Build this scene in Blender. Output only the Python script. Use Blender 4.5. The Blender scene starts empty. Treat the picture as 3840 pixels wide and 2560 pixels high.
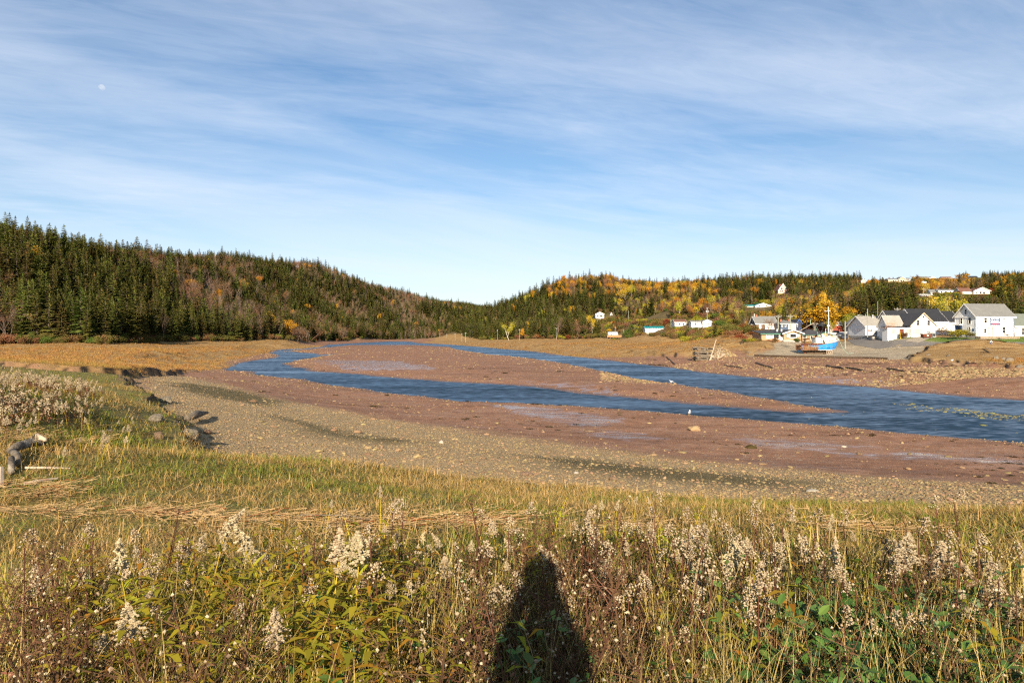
import bpy, bmesh, math, random
import numpy as np
from mathutils import Vector, Matrix, Euler

# ------------------------------------------------------------------ camera, sky, sun, exposure
SC = bpy.context.scene
COL = SC.collection
H = 6.5            # eye height above the river
FPX = 2560.0       # focal length in photograph pixels (3840 wide, 24 mm lens)
CX, HY = 1920.0, 1258.0
cam = bpy.data.cameras.new('camera'); cam.lens = 24; cam.sensor_width = 36
cam.shift_y = -(1280 - HY) / 3840.0
cam.clip_start = 0.05; cam.clip_end = 30000
cam_o = bpy.data.objects.new('camera', cam); COL.objects.link(cam_o)
cam_o.location = (0, 0, H); cam_o.rotation_euler = (math.pi / 2, 0, 0)
SC.camera = cam_o

SUN_EL, SUN_AZ = math.radians(19.6), math.radians(2.1)   # light travels towards azimuth +2.8 deg
SC.view_settings.view_transform = 'Standard'
SC.view_settings.look = 'None'
SC.view_settings.exposure = 1.12
SC.view_settings.gamma = 1.0
SC.view_settings.use_curve_mapping = False
SC.cycles.max_bounces = 4
SC.cycles.diffuse_bounces = 2
SC.cycles.glossy_bounces = 2
SC.cycles.transparent_max_bounces = 8
SC.cycles.use_denoising = False
SC.cycles.use_adaptive_sampling = True
SC.cycles.adaptive_threshold = 0.02
SC.cycles.use_light_tree = False
SC.cycles.sample_clamp_indirect = 4.0
SC.cycles.filter_width = 1.3

W = bpy.data.worlds.new('World'); SC.world = W; W.use_nodes = True
nt = W.node_tree; nt.nodes.clear()
def N(t, ty, **k):
    n = t.nodes.new(ty)
    for a, b in k.items(): setattr(n, a, b)
    return n
def mathn(t, op, a, b=None, clamp=False):
    n = t.nodes.new('ShaderNodeMath'); n.operation = op; n.use_clamp = clamp
    for i, v in enumerate((a, b)):
        if v is None: continue
        if isinstance(v, (int, float)): n.inputs[i].default_value = v
        else: t.links.new(v, n.inputs[i])
    return n.outputs[0]
def mixc(t, fac, a, b, mode='MIX'):
    n = t.nodes.new('ShaderNodeMix'); n.data_type = 'RGBA'; n.blend_type = mode
    for i, v in ((0, fac), (6, a), (7, b)):
        if isinstance(v, (int, float)): n.inputs[i].default_value = v
        elif isinstance(v, (tuple, list)): n.inputs[i].default_value = (*v[:3], 1)
        else: t.links.new(v, n.inputs[i])
    return n.outputs[2]
def ramp(t, fac, stops, interp='LINEAR'):
    n = t.nodes.new('ShaderNodeValToRGB'); n.color_ramp.interpolation = interp
    e = n.color_ramp.elements
    while len(e) > 1: e.remove(e[-1])
    e[0].position = stops[0][0]
    c = stops[0][1]; e[0].color = (c, c, c, 1) if isinstance(c, (int, float)) else (*c, 1)
    for p, c in stops[1:]:
        x = e.new(p); x.color = (c, c, c, 1) if isinstance(c, (int, float)) else (*c, 1)
    t.links.new(fac, n.inputs[0]); return n.outputs[0]
def noise_n(t, vec, scale, detail=4, rough=.55, dist=0.0):
    n = t.nodes.new('ShaderNodeTexNoise'); n.inputs['Scale'].default_value = scale
    n.inputs['Detail'].default_value = detail; n.inputs['Roughness'].default_value = rough
    n.inputs['Distortion'].default_value = dist
    if vec is not None: t.links.new(vec, n.inputs['Vector'])
    return n.outputs['Fac']
def mapping(t, vec, loc=(0, 0, 0), rot=(0, 0, 0), scale=(1, 1, 1), kind='POINT'):
    n = t.nodes.new('ShaderNodeMapping'); n.vector_type = kind
    n.inputs['Location'].default_value = loc; n.inputs['Rotation'].default_value = rot; n.inputs['Scale'].default_value = scale
    t.links.new(vec, n.inputs['Vector']); return n.outputs[0]

sky = N(nt, 'ShaderNodeTexSky', sky_type='NISHITA', sun_disc=False)
sky.sun_elevation = SUN_EL; sky.sun_rotation = math.pi + SUN_AZ
sky.altitude = 0; sky.air_density = 1.0; sky.dust_density = 0.1; sky.ozone_density = 3.0
tc = N(nt, 'ShaderNodeTexCoord')
sep = N(nt, 'ShaderNodeSeparateXYZ'); nt.links.new(tc.outputs['Generated'], sep.inputs[0])
zz = mathn(nt, 'MAXIMUM', sep.outputs[2], 0.0)
inv = mathn(nt, 'DIVIDE', 1.0, mathn(nt, 'ADD', zz, 0.10))
comb = N(nt, 'ShaderNodeCombineXYZ')
nt.links.new(mathn(nt, 'MULTIPLY', sep.outputs[0], inv), comb.inputs[0])
nt.links.new(mathn(nt, 'MULTIPLY', sep.outputs[1], inv), comb.inputs[1])
pl = mapping(nt, comb.outputs[0], loc=(1.7, .35, 0), rot=(0, 0, math.radians(-20)))
st = mapping(nt, pl, scale=(.48, 1.35, 1))
c1 = noise_n(nt, st, 1.15, 7, .6, .7)
c2 = noise_n(nt, mapping(nt, pl, loc=(4, 2, 0), scale=(.5, .8, 1)), .8, 5, .55, .3)
c3 = noise_n(nt, mapping(nt, pl, loc=(9, 1, 0), scale=(.9, 3.2, 1)), 3.0, 7, .66, 1.0)
cl = mathn(nt, 'ADD', mathn(nt, 'MULTIPLY', c1, .62), mathn(nt, 'MULTIPLY', c2, .55))
cl = mathn(nt, 'ADD', cl, mathn(nt, 'MULTIPLY', mathn(nt, 'SUBTRACT', c3, .5), .22))
cov = ramp(nt, cl, [(.40, 0.0), (.60, .40), (.80, .85)])
hz = ramp(nt, zz, [(0.0, .80), (.07, .52), (.20, .18), (.5, .03)])
hz = mathn(nt, 'MULTIPLY', hz, mathn(nt, 'ADD', .55, mathn(nt, 'MULTIPLY', cl, .75)), True)
# long low streaks of cirrus towards the horizon
cb2 = N(nt, 'ShaderNodeCombineXYZ'); nt.links.new(mathn(nt, 'MULTIPLY', sep.outputs[0], 1.1), cb2.inputs[0]); nt.links.new(mathn(nt, 'ADD', mathn(nt, 'MULTIPLY', sep.outputs[2], 9.0), mathn(nt, 'MULTIPLY', sep.outputs[0], 1.3)), cb2.inputs[1]); nt.links.new(mathn(nt, 'MULTIPLY', sep.outputs[1], .6), cb2.inputs[2])
c4 = noise_n(nt, cb2.outputs[0], 1.25, 7, .6, .6)
low = mathn(nt, 'MULTIPLY', ramp(nt, c4, [(.40, 0.0), (.58, .38), (.74, .66)]), ramp(nt, zz, [(.0, .75), (.08, .9), (.22, .6), (.42, .0)]))
cov = mathn(nt, 'MAXIMUM', mathn(nt, 'MULTIPLY', cov, .66), hz)
cov = mathn(nt, 'ADD', cov, mathn(nt, 'MULTIPLY', low, mathn(nt, 'SUBTRACT', 1.0, cov)), True)
hsv = N(nt, 'ShaderNodeHueSaturation'); hsv.inputs['Saturation'].default_value = 1.18; hsv.inputs['Value'].default_value = 1.08; nt.links.new(sky.outputs[0], hsv.inputs['Color'])
cloudc = mixc(nt, cov, hsv.outputs[0], (7.6, 8.2, 9.2))
bg = N(nt, 'ShaderNodeBackground'); bg.inputs['Strength'].default_value = .055
nt.links.new(cloudc, bg.inputs['Color'])
wo = N(nt, 'ShaderNodeOutputWorld'); nt.links.new(bg.outputs[0], wo.inputs[0])

sl = bpy.data.lights.new('sun', 'SUN'); sl.energy = 5.0; sl.angle = math.radians(.55); sl.color = (1.0, .86, .68)
so = bpy.data.objects.new('sun', sl); COL.objects.link(so)
ldir = Vector((math.sin(SUN_AZ) * math.cos(SUN_EL), math.cos(SUN_AZ) * math.cos(SUN_EL), -math.sin(SUN_EL)))
so.rotation_euler = ldir.to_track_quat('-Z', 'Y').to_euler(); so.location = (0, -40, 60)

# ------------------------------------------------------------------ helpers
R = random.Random(7)
NR = np.random.default_rng(11)
def tag(o, label=None, cat=None, group=None, kind=None):
    if label: o['label'] = label
    if cat: o['category'] = cat
    if group: o['group'] = group
    if kind: o['kind'] = kind
    return o
def empty(name, loc=(0, 0, 0), rz=0.0, label=None, cat=None, group=None):
    o = bpy.data.objects.new(name, None); COL.objects.link(o); o.empty_display_size = .2
    o.location = loc; o.rotation_euler = (0, 0, rz)
    return tag(o, label, cat, group)
def link(name, me, parent=None, loc=None):
    o = bpy.data.objects.new(name, me); COL.objects.link(o)
    if parent is not None: o.parent = parent
    if loc is not None: o.location = loc
    return o
def copy_tree(o, parent=None):
    c = o.copy(); COL.objects.link(c); c.parent = parent
    for ch in o.children: copy_tree(ch, c)
    return c
class MB:
    def __init__(s): s.v = []; s.f = []; s.m = []
    def face(s, pts, m=0):
        b = len(s.v); s.v += [tuple(p) for p in pts]; s.f.append(tuple(range(b, b + len(pts)))); s.m.append(m)
    def box(s, x0, x1, y0, y1, z0, z1, m=0, M=None):
        c = [(x0, y0, z0), (x1, y0, z0), (x1, y1, z0), (x0, y1, z0), (x0, y0, z1), (x1, y0, z1), (x1, y1, z1), (x0, y1, z1)]
        if M is not None: c = [tuple(M @ Vector(p)) for p in c]
        b = len(s.v); s.v += c
        for q in ((3, 2, 1, 0), (4, 5, 6, 7), (0, 1, 5, 4), (1, 2, 6, 5), (2, 3, 7, 6), (3, 0, 4, 7)):
            s.f.append(tuple(b + i for i in q)); s.m.append(m)
    def prism(s, poly, d, m=0):
        """poly: list of 3-D points (one planar outline), d: extrusion vector"""
        n = len(poly); b = len(s.v); d = Vector(d)
        s.v += [tuple(p) for p in poly] + [tuple(Vector(p) + d) for p in poly]
        s.f.append(tuple(b + i for i in range(n))); s.m.append(m)
        s.f.append(tuple(b + n + i for i in reversed(range(n)))); s.m.append(m)
        for i in range(n):
            j = (i + 1) % n
            s.f.append((b + j, b + i, b + n + i, b + n + j)); s.m.append(m)
    def tube(s, pts, rad, n=6, m=0, cap=True):
        pts = [Vector(p) for p in pts]; k = len(pts)
        if isinstance(rad, (int, float)): rad = [rad] * k
        b = len(s.v); up = Vector((0.13, .31, .94)); prev = None
        for i, p in enumerate(pts):
            d = (pts[min(i + 1, k - 1)] - pts[max(i - 1, 0)])
            if d.length < 1e-9: d = Vector((0, 0, 1))
            d.normalize()
            if prev is None:
                a = d.cross(up)
                if a.length < .1: a = d.cross(Vector((1, 0, 0)))
            else:
                a = prev - d * prev.dot(d)
                if a.length < 1e-6: a = d.cross(up)
            a.normalize(); prev = a; c = d.cross(a)
            for j in range(n):
                t = 2 * math.pi * j / n
                s.v.append(tuple(p + a * (math.cos(t) * rad[i]) + c * (math.sin(t) * rad[i])))
        for i in range(k - 1):
            for j in range(n):
                j2 = (j + 1) % n
                s.f.append((b + i * n + j, b + i * n + j2, b + (i + 1) * n + j2, b + (i + 1) * n + j)); s.m.append(m)
        if cap:
            s.f.append(tuple(b + j for j in reversed(range(n)))); s.m.append(m)
            s.f.append(tuple(b + (k - 1) * n + j for j in range(n))); s.m.append(m)
    def loft(s, rings, m=0, cap=True):
        n = len(rings[0]); b = len(s.v)
        for r in rings: s.v += [tuple(p) for p in r]
        for i in range(len(rings) - 1):
            for j in range(n):
                j2 = (j + 1) % n
                s.f.append((b + i * n + j, b + i * n + j2, b + (i + 1) * n + j2, b + (i + 1) * n + j)); s.m.append(m)
        if cap:
            s.f.append(tuple(b + j for j in reversed(range(n)))); s.m.append(m)
            s.f.append(tuple(b + (len(rings) - 1) * n + j for j in range(n))); s.m.append(m)
    def mesh(s, name, mats, smooth=False):
        me = bpy.data.meshes.new(name); me.from_pydata(s.v, [], s.f)
        for x in (mats if isinstance(mats, (list, tuple)) else [mats]): me.materials.append(x)
        if len(set(s.m)) > 1: me.polygons.foreach_set('material_index', s.m)
        if smooth: me.polygons.foreach_set('use_smooth', [True] * len(s.f))
        me.update(); return me
    def build(s, name, mats, parent=None, smooth=False, loc=None):
        return link(name, s.mesh(name, mats, smooth), parent, loc)

# ------------------------------------------------------------------ materials
def new_mat(name):
    m = bpy.data.materials.new(name); m.use_nodes = True
    t = m.node_tree; b = t.nodes['Principled BSDF']; return m, t, b
def mat(name, c0, c1=None, scale=4.0, rough=.8, bump=0.0, bscale=None, rnd=0.0, island=0.0, spec=.3, metal=0.0, stretch=(1, 1, 1), c2=None, transl=0.0, coord='Object', detail=5):
    """noise mix of two or three colours; rnd: brightness variation by object, island: by loose piece"""
    m, t, b = new_mat(name)
    tcn = N(t, 'ShaderNodeTexCoord')
    v = mapping(t, tcn.outputs[coord], scale=stretch)
    if c1 is None: c1 = tuple(x * .85 for x in c0)
    f = noise_n(t, v, scale, detail, .6)
    st_ = [(.32, c0), (.68, c1)] if c2 is None else [(.28, c0), (.5, c1), (.72, c2)]
    col = ramp(t, f, st_)
    if rnd:
        oi = N(t, 'ShaderNodeObjectInfo')
        k = N(t, 'ShaderNodeMapRange'); k.inputs[3].default_value = 1 - rnd; k.inputs[4].default_value = 1 + rnd
        t.links.new(oi.outputs['Random'], k.inputs[0])
        hs = N(t, 'ShaderNodeHueSaturation'); t.links.new(k.outputs[0], hs.inputs['Value'])
        h2 = N(t, 'ShaderNodeMapRange'); h2.inputs[3].default_value = .5 - rnd * .06; h2.inputs[4].default_value = .5 + rnd * .06
        t.links.new(mathn(t, 'FRACT', mathn(t, 'MULTIPLY', oi.outputs['Random'], 7.31)), h2.inputs[0])
        t.links.new(h2.outputs[0], hs.inputs['Hue']); t.links.new(col, hs.inputs['Color']); col = hs.outputs[0]
    if island:
        g = N(t, 'ShaderNodeNewGeometry')
        k = N(t, 'ShaderNodeMapRange'); k.inputs[3].default_value = 1 - island; k.inputs[4].default_value = 1 + island
        t.links.new(g.outputs['Random Per Island'], k.inputs[0])
        hs = N(t, 'ShaderNodeHueSaturation'); t.links.new(k.outputs[0], hs.inputs['Value'])
        h2 = N(t, 'ShaderNodeMapRange'); h2.inputs[3].default_value = .5 - island * .05; h2.inputs[4].default_value = .5 + island * .05
        t.links.new(mathn(t, 'FRACT', mathn(t, 'MULTIPLY', g.outputs['Random Per Island'], 5.17)), h2.inputs[0])
        t.links.new(h2.outputs[0], hs.inputs['Hue']); t.links.new(col, hs.inputs['Color']); col = hs.outputs[0]
    t.links.new(col, b.inputs['Base Color'])
    b.inputs['Roughness'].default_value = rough; b.inputs['Specular IOR Level'].default_value = spec; b.inputs['Metallic'].default_value = metal
    if bump:
        bn = N(t, 'ShaderNodeBump'); bn.inputs['Strength'].default_value = bump; bn.inputs['Distance'].default_value = .05
        t.links.new(noise_n(t, v, bscale or scale * 4, 5, .6), bn.inputs['Height']); t.links.new(bn.outputs[0], b.inputs['Normal'])
    if transl:
        tr = N(t, 'ShaderNodeBsdfTranslucent'); t.links.new(col, tr.inputs[0])
        mx = N(t, 'ShaderNodeMixShader'); mx.inputs[0].default_value = transl
        out = [n for n in t.nodes if n.type == 'OUTPUT_MATERIAL'][0]
        t.links.new(b.outputs[0], mx.inputs[1]); t.links.new(tr.outputs[0], mx.inputs[2]); t.links.new(mx.outputs[0], out.inputs[0])
    return m
def leafy(name, c0, c1, c2=None, rough=.75, rnd=.15, spec=.15, transl=0.0):
    """cheap foliage material: colour picked by loose piece, brightness varied by object"""
    m, t, b = new_mat(name)
    g = N(t, 'ShaderNodeNewGeometry'); oi = N(t, 'ShaderNodeObjectInfo')
    col = ramp(t, g.outputs['Random Per Island'], [(0, c0), (1, c1)] if c2 is None else [(0, c0), (.5, c1), (1, c2)])
    k = N(t, 'ShaderNodeMapRange'); k.inputs[3].default_value = 1 - rnd; k.inputs[4].default_value = 1 + rnd
    t.links.new(oi.outputs['Random'], k.inputs[0])
    hs = N(t, 'ShaderNodeHueSaturation'); t.links.new(k.outputs[0], hs.inputs['Value'])
    h2 = N(t, 'ShaderNodeMapRange'); h2.inputs[3].default_value = .5 - rnd * .08; h2.inputs[4].default_value = .5 + rnd * .08
    t.links.new(mathn(t, 'FRACT', mathn(t, 'MULTIPLY', oi.outputs['Random'], 7.31)), h2.inputs[0])
    t.links.new(h2.outputs[0], hs.inputs['Hue']); t.links.new(col, hs.inputs['Color']); col = hs.outputs[0]
    out = [n for n in t.nodes if n.type == 'OUTPUT_MATERIAL'][0]
    if spec < .2:
        t.nodes.remove(b); d = N(t, 'ShaderNodeBsdfDiffuse'); t.links.new(col, d.inputs[0]); sh = d.outputs[0]
    else:
        t.links.new(col, b.inputs['Base Color']); b.inputs['Roughness'].default_value = rough; b.inputs['Specular IOR Level'].default_value = spec; sh = b.outputs[0]
    if transl:
        tr = N(t, 'ShaderNodeBsdfTranslucent'); t.links.new(col, tr.inputs[0])
        mx = N(t, 'ShaderNodeMixShader'); mx.inputs[0].default_value = transl
        t.links.new(sh, mx.inputs[1]); t.links.new(tr.outputs[0], mx.inputs[2]); sh = mx.outputs[0]
    t.links.new(sh, out.inputs[0])
    return m
def siding(name, c, line=.12):
    """painted clapboard: dark horizontal lines in the colour stand in for board relief along local z, faint weathering"""
    m, t, b = new_mat(name)
    tcn = N(t, 'ShaderNodeTexCoord')
    w = N(t, 'ShaderNodeTexWave', wave_type='BANDS', bands_direction='Z', wave_profile='SAW')
    w.inputs['Scale'].default_value = .314 / line; t.links.new(tcn.outputs['Object'], w.inputs['Vector'])
    bn = N(t, 'ShaderNodeBump'); bn.inputs['Strength'].default_value = .2; bn.inputs['Distance'].default_value = .02
    t.nodes.remove(bn)
    f = noise_n(t, mapping(t, tcn.outputs['Object'], scale=(1, 1, .35)), 1.3, 4, .65)
    bc = ramp(t, f, [(.3, tuple(x * .84 for x in c)), (.6, c)])
    t.links.new(mixc(t, ramp(t, w.outputs['Fac'], [(.0, .22), (.14, 0.0)]), bc, tuple(x * .45 for x in c)), b.inputs['Base Color'])
    b.inputs['Roughness'].default_value = .6; b.inputs['Specular IOR Level'].default_value = .3
    return m
def shingles(name, c):
    m, t, b = new_mat(name)
    tcn = N(t, 'ShaderNodeTexCoord')
    br = N(t, 'ShaderNodeTexBrick'); br.inputs['Scale'].default_value = 1.0
    br.inputs['Brick Width'].default_value = .3; br.inputs['Row Height'].default_value = .14; br.inputs['Mortar Size'].default_value = .008
    br.inputs['Color1'].default_value = (*[x * 1.15 for x in c], 1); br.inputs['Color2'].default_value = (*[x * .82 for x in c], 1); br.inputs['Mortar'].default_value = (*[x * .5 for x in c], 1)
    t.links.new(mapping(t, tcn.outputs['Object'], scale=(1, 1, 1.0)), br.inputs['Vector'])
    f = noise_n(t, tcn.outputs['Object'], .9, 6, .65)
    t.links.new(mixc(t, .55, br.outputs['Color'], ramp(t, f, [(.3, tuple(x * .75 for x in c)), (.7, tuple(x * 1.2 for x in c))])), b.inputs['Base Color'])
    b.inputs['Roughness'].default_value = .85; b.inputs['Specular IOR Level'].default_value = .2
    return m
MT = {}
MT['white'] = siding('white_siding', (.80, .79, .76))
MT['cream'] = siding('cream_siding', (.74, .68, .56))
MT['grey'] = siding('grey_siding', (.23, .24, .25))
MT['darkwall'] = siding('dark_siding', (.035, .037, .042))
MT['bluewall'] = siding('blue_siding', (.055, .085, .14))
MT['navy'] = siding('navy_siding', (.02, .028, .055))
MT['red'] = siding('red_siding', (.26, .05, .03))
MT['tan'] = siding('tan_siding', (.38, .31, .21))
MT['pinkwall'] = siding('pink_siding', (.62, .40, .32))
MT['brownwall'] = siding('brown_siding', (.15, .09, .055))
MT['brick'] = mat('brick_wall', (.36, .20, .11), (.46, .27, .15), 6, .85, .3, 30)
MT['r_black'] = shingles('black_shingles', (.028, .029, .034))
MT['r_grey'] = shingles('grey_shingles', (.17, .17, .16))
MT['r_pale'] = shingles('pale_grey_shingles', (.30, .28, .24))
MT['r_green'] = shingles('green_grey_shingles', (.15, .17, .14))
MT['r_dark'] = shingles('charcoal_shingles', (.06, .06, .065))
MT['r_brown'] = shingles('brown_shingles', (.17, .085, .06))
MT['r_teal'] = mat('teal_metal_roof', (.0, .16, .17), (.0, .20, .20), 3, .45, .1)
MT['r_metal'] = mat('grey_metal_roof', (.38, .41, .44), (.30, .33, .37), 3, .4, .1)
MT['trim'] = mat('white_trim', (.80, .78, .73), (.72, .70, .65), 3, .55)
MT['tantrim'] = mat('tan_trim', (.55, .42, .28), (.48, .36, .24), 3, .6)
MT['greentrim'] = mat('green_trim', (.06, .18, .12), (.05, .14, .10), 3, .6)
MT['glass'] = mat('window_glass', (.012, .015, .02), (.03, .035, .04), 1.2, .06, spec=.6)
MT['curtain'] = mat('curtained_glass', (.42, .44, .42), (.28, .31, .32), 3, .12, spec=.5)
MT['chimney'] = mat('chimney_brick', (.36, .13, .07), (.27, .10, .06), 9, .9, .3)
MT['concrete'] = mat('concrete', (.38, .36, .32), (.28, .26, .23), 3, .9, .2)
MT['wood'] = mat('weathered_wood', (.30, .24, .17), (.19, .14, .09), 6, .9, .4, stretch=(1, 1, .25))
MT['driftwood'] = mat('driftwood', (.24, .195, .14), (.10, .078, .055), 5, .9, .6, stretch=(1, 1, 1), c2=(.30, .26, .20))
MT['wetlog'] = mat('wet_dark_log', (.06, .04, .024), (.11, .072, .042), 4, .8, .8)
MT['deck'] = mat('new_deck_wood', (.42, .21, .09), (.33, .16, .07), 4, .8)
MT['pole'] = mat('pole_wood', (.30, .31, .24), (.22, .22, .17), 3, .9, .2, rnd=.15)
MT['pole_b'] = mat('brown_pole_wood', (.22, .17, .12), (.17, .13, .09), 3, .9, .2)
MT['galv'] = mat('galvanised_metal', (.50, .51, .52), (.40, .41, .43), 4, .45, metal=.4)
MT['wire'] = mat('wire_black', (.05, .05, .05), (.07, .07, .07), 3, .6)
MT['yellow'] = mat('yellow_plastic', (.72, .48, .02), (.66, .42, .02), 3, .5)
MT['rust'] = mat('rusty_steel', (.16, .045, .02), (.09, .03, .018), 5, .85, .3)
MT['darksteel'] = mat('dark_steel', (.035, .025, .02), (.07, .04, .025), 6, .75, .2)
MT['black'] = mat('matt_black', (.02, .02, .02), (.03, .03, .03), 4, .6)
MT['redpaint'] = mat('red_paint', (.34, .05, .04), (.28, .04, .03), 4, .6)
MT['bluepaint'] = mat('blue_paint', (.03, .10, .32), (.04, .12, .36), 3, .5)
MT['signblue'] = mat('sign_blue', (.015, .06, .16), (.02, .07, .18), 2, .5)
MT['signwhite'] = mat('sign_white', (.8, .8, .8), (.76, .76, .76), 2, .5)
MT['signred'] = mat('sign_red', (.45, .04, .03), (.42, .04, .03), 2, .5)
# ------------------------------------------------------------------ terrain
def XYZ(px, py, Y):                       # a point at depth Y seen at photograph pixel (px, py)
    return ((px - CX) / FPX * Y, Y, H - (py - HY) / FPX * Y)
def K(px, py, z, sub=0.0):                # where the sight line meets height z
    Y = (H - z) * FPX / (py - HY); return ((px - CX) / FPX * Y, Y, z - sub)
def F(px, Y, z, sub=0.0): return ((px - CX) / FPX * Y, Y, z - sub)
def vnoise(x, y, seed=0):
    xi = np.floor(x).astype(np.int64); yi = np.floor(y).astype(np.int64); fx = x - xi; fy = y - yi
    def h(a, b):
        n = (a * 374761393 + b * 668265263 + seed * 974634599) & 0xffffffff
        n = ((n ^ (n >> 13)) * 1274126177) & 0xffffffff
        return ((n ^ (n >> 16)) & 0xffff) / 65535.0
    u = fx * fx * (3 - 2 * fx); v = fy * fy * (3 - 2 * fy)
    return (h(xi, yi) * (1 - u) + h(xi + 1, yi) * u) * (1 - v) + (h(xi, yi + 1) * (1 - u) + h(xi + 1, yi + 1) * u) * v
def fbm(x, y, oct=4, seed=0):
    s = 0; a = .5; 
    for i in range(oct):
        s = s + a * (vnoise(x, y, seed + i) - .5); x = x * 2.03 + 11.7; y = y * 2.03 + 5.3; a *= .5
    return s * 2
def sdist(poly, X, Y):
    """signed distance to a closed polygon, positive inside"""
    P = np.asarray(poly, float)[:, :2]; Q = np.roll(P, -1, 0)
    d = np.full(X.shape, 1e18); ins = np.zeros(X.shape, bool)
    for (ax, ay), (bx, by) in zip(P, Q):
        ex, ey = bx - ax, by - ay
        t = np.clip(((X - ax) * ex + (Y - ay) * ey) / (ex * ex + ey * ey + 1e-12), 0, 1)
        d = np.minimum(d, (X - ax - t * ex) ** 2 + (Y - ay - t * ey) ** 2)
        if ay != by:
            ins ^= ((ay > Y) != (by > Y)) & (X < (bx - ax) * (Y - ay) / (by - ay) + ax)
    d = np.sqrt(d); return np.where(ins, d, -d)
def sstep(a, b, x):
    t = np.clip((x - a) / (b - a), 0, 1); return t * t * (3 - 2 * t)
def W0(pts, z=0.0): return [K(a, b, z) for a, b in pts]

WATER = W0([(841, 1385), (871, 1392), (948, 1394), (958, 1403), (1014, 1411), (1132, 1423), (1285, 1449), (1463, 1474), (1642, 1492), (1731, 1505), (1927, 1510), (2171, 1522),
            (2449, 1543), (2645, 1562), (2829, 1574), (3012, 1588), (3257, 1611), (3502, 1633), (3840, 1661), (4700, 1730), (4700, 1560), (3840, 1502), (3624, 1487), (3441, 1470), (3257, 1452),
            (3012, 1434), (2890, 1424), (2829, 1416), (2645, 1397), (2492, 1375), (2400, 1366), (2250, 1348), (2106, 1331), (2000, 1316), (1922, 1311), (1810, 1301), (1693, 1292), (1565, 1286.5),
            (1540, 1281), (1460, 1280), (1402, 1283), (1310, 1288), (1228, 1293), (1198, 1301), (1126, 1308), (1055, 1308.5), (1009, 1316), (1004, 1322), (1050, 1332), (1024, 1343), (953, 1352), (887, 1366)])
ISLAND = W0([(1065, 1363), (1086, 1371), (1116, 1379), (1188, 1393), (1310, 1401), (1463, 1416), (1667, 1431), (1820, 1439), (2000, 1449), (2171, 1474), (2400, 1495), (2584, 1513), (2829, 1533),
             (3012, 1547), (3165, 1548), (3239, 1547), (3135, 1535), (3012, 1519), (2890, 1498), (2706, 1464), (2522, 1439), (2400, 1423), (2300, 1400), (2188, 1375), (2090, 1358), (2000, 1345),
             (1922, 1337), (1820, 1327), (1708, 1309), (1690, 1301), (1565, 1294), (1514, 1293), (1310, 1294), (1228, 1302), (1177, 1309), (1131, 1312), (1086, 1316), (1126, 1322), (1177, 1324),
             (1193, 1331), (1274, 1326), (1208, 1335), (1157, 1343), (1106, 1352)])
GRASS = [K(900, 1722, 3.4), K(816, 1704, 3.4), K(770, 1680, 3.4), K(735, 1640, 3.45), K(690, 1600, 3.5), K(640, 1560, 3.5), K(600, 1510, 3.5), K(540, 1475, 3.4), K(490, 1440, 3.3), K(470, 1415, 3.2),
         K(200, 1415, 3.4), K(-900, 1415, 3.6), (-30, 10, 0), (-12, -12, 0), (12, -12, 0), (26, 6, 0), K(4700, 1960, 3.6), K(3840, 1927, 3.5), K(3102, 1894, 3.5), K(2612, 1870, 3.5), K(2122, 1837, 3.45), K(1850, 1812, 3.4), K(1600, 1780, 3.4), K(1400, 1752, 3.4), K(1241, 1733, 3.4), K(1050, 1722, 3.4)]
MARSHL = [K(-1200, 1417, 3.4), K(300, 1417, 3.2), K(480, 1417, 3.0), K(570, 1395, 2.7), K(650, 1372, 2.5), K(700, 1358, 2.4), K(800, 1346, 2.2), K(866, 1338, 2.1), K(850, 1327, 2.1), K(960, 1313, 2.1), K(1000, 1303, 2.2), K(1100, 1298, 2.2),
          K(1215, 1290, 2.2), F(1240, 430, 3), F(900, 400, 3), F(400, 260, 3), F(-1200, 260, 3)]
MARSHR = [K(1580, 1276, 2.2), K(1700, 1281, 2.2), K(1810, 1289, 2.2), K(1871, 1297, 2.2), K(1940, 1305, 2.2), K(2000, 1306, 2.2), K(2119, 1311, 2.2), K(2208, 1313, 2.2), K(2298, 1316, 2.2), K(2417, 1319, 2.2), K(2506, 1322, 2.2), K(2600, 1325, 2.2), F(2640, 172, 2.6), F(2700, 178, 3), F(2780, 180, 4), F(2790, 200, 4.5),
          F(2700, 260, 4), F(2400, 380, 4), F(2000, 560, 4), F(1700, 860, 4)]
VERGE = [K(3395, 1328, 3.0), K(3440, 1336, 2.7), K(3500, 1341, 2.6), K(3590, 1347, 2.5), K(3700, 1354, 2.4), K(3840, 1362, 2.3), K(4700, 1385, 2.2), F(4700, 158, 4.5), F(3840, 156, 4.5), F(3600, 162, 4.6), F(3480, 160, 4.2)]
NUB = [F(2700, 172, 3.4), K(2760, 1306, 3.3), K(2815, 1311, 3.2), K(2860, 1305, 3.4), K(2905, 1296, 3.8), K(2895, 1288, 4.1), F(2800, 190, 4.4), F(2700, 200, 4.4)]
SLIP = [K(2810, 1334, 1.9), K(3022, 1338, 1.9), K(3240, 1342, 1.9), K(3335, 1346, 1.9), K(3420, 1330, 2.8), F(3480, 158, 4.2), F(3600, 164, 4.7), F(3840, 158, 4.6), F(4200, 160, 4.6), F(4200, 164, 4.7), F(3500, 172, 4.8), F(3330, 188, 4.9), F(3150, 196, 4.8), F(2830, 192, 4.6), K(2905, 1297, 3.8), K(2860, 1308, 3.3), K(2790, 1318, 2.6)]
LAWN = [F(3470, 168, 4.9), F(3560, 163, 4.85), F(3700, 160.5, 4.85), F(3950, 160, 4.9), F(3950, 176, 6.4), F(3500, 176, 6.2), F(3440, 174, 5.6)]
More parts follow.
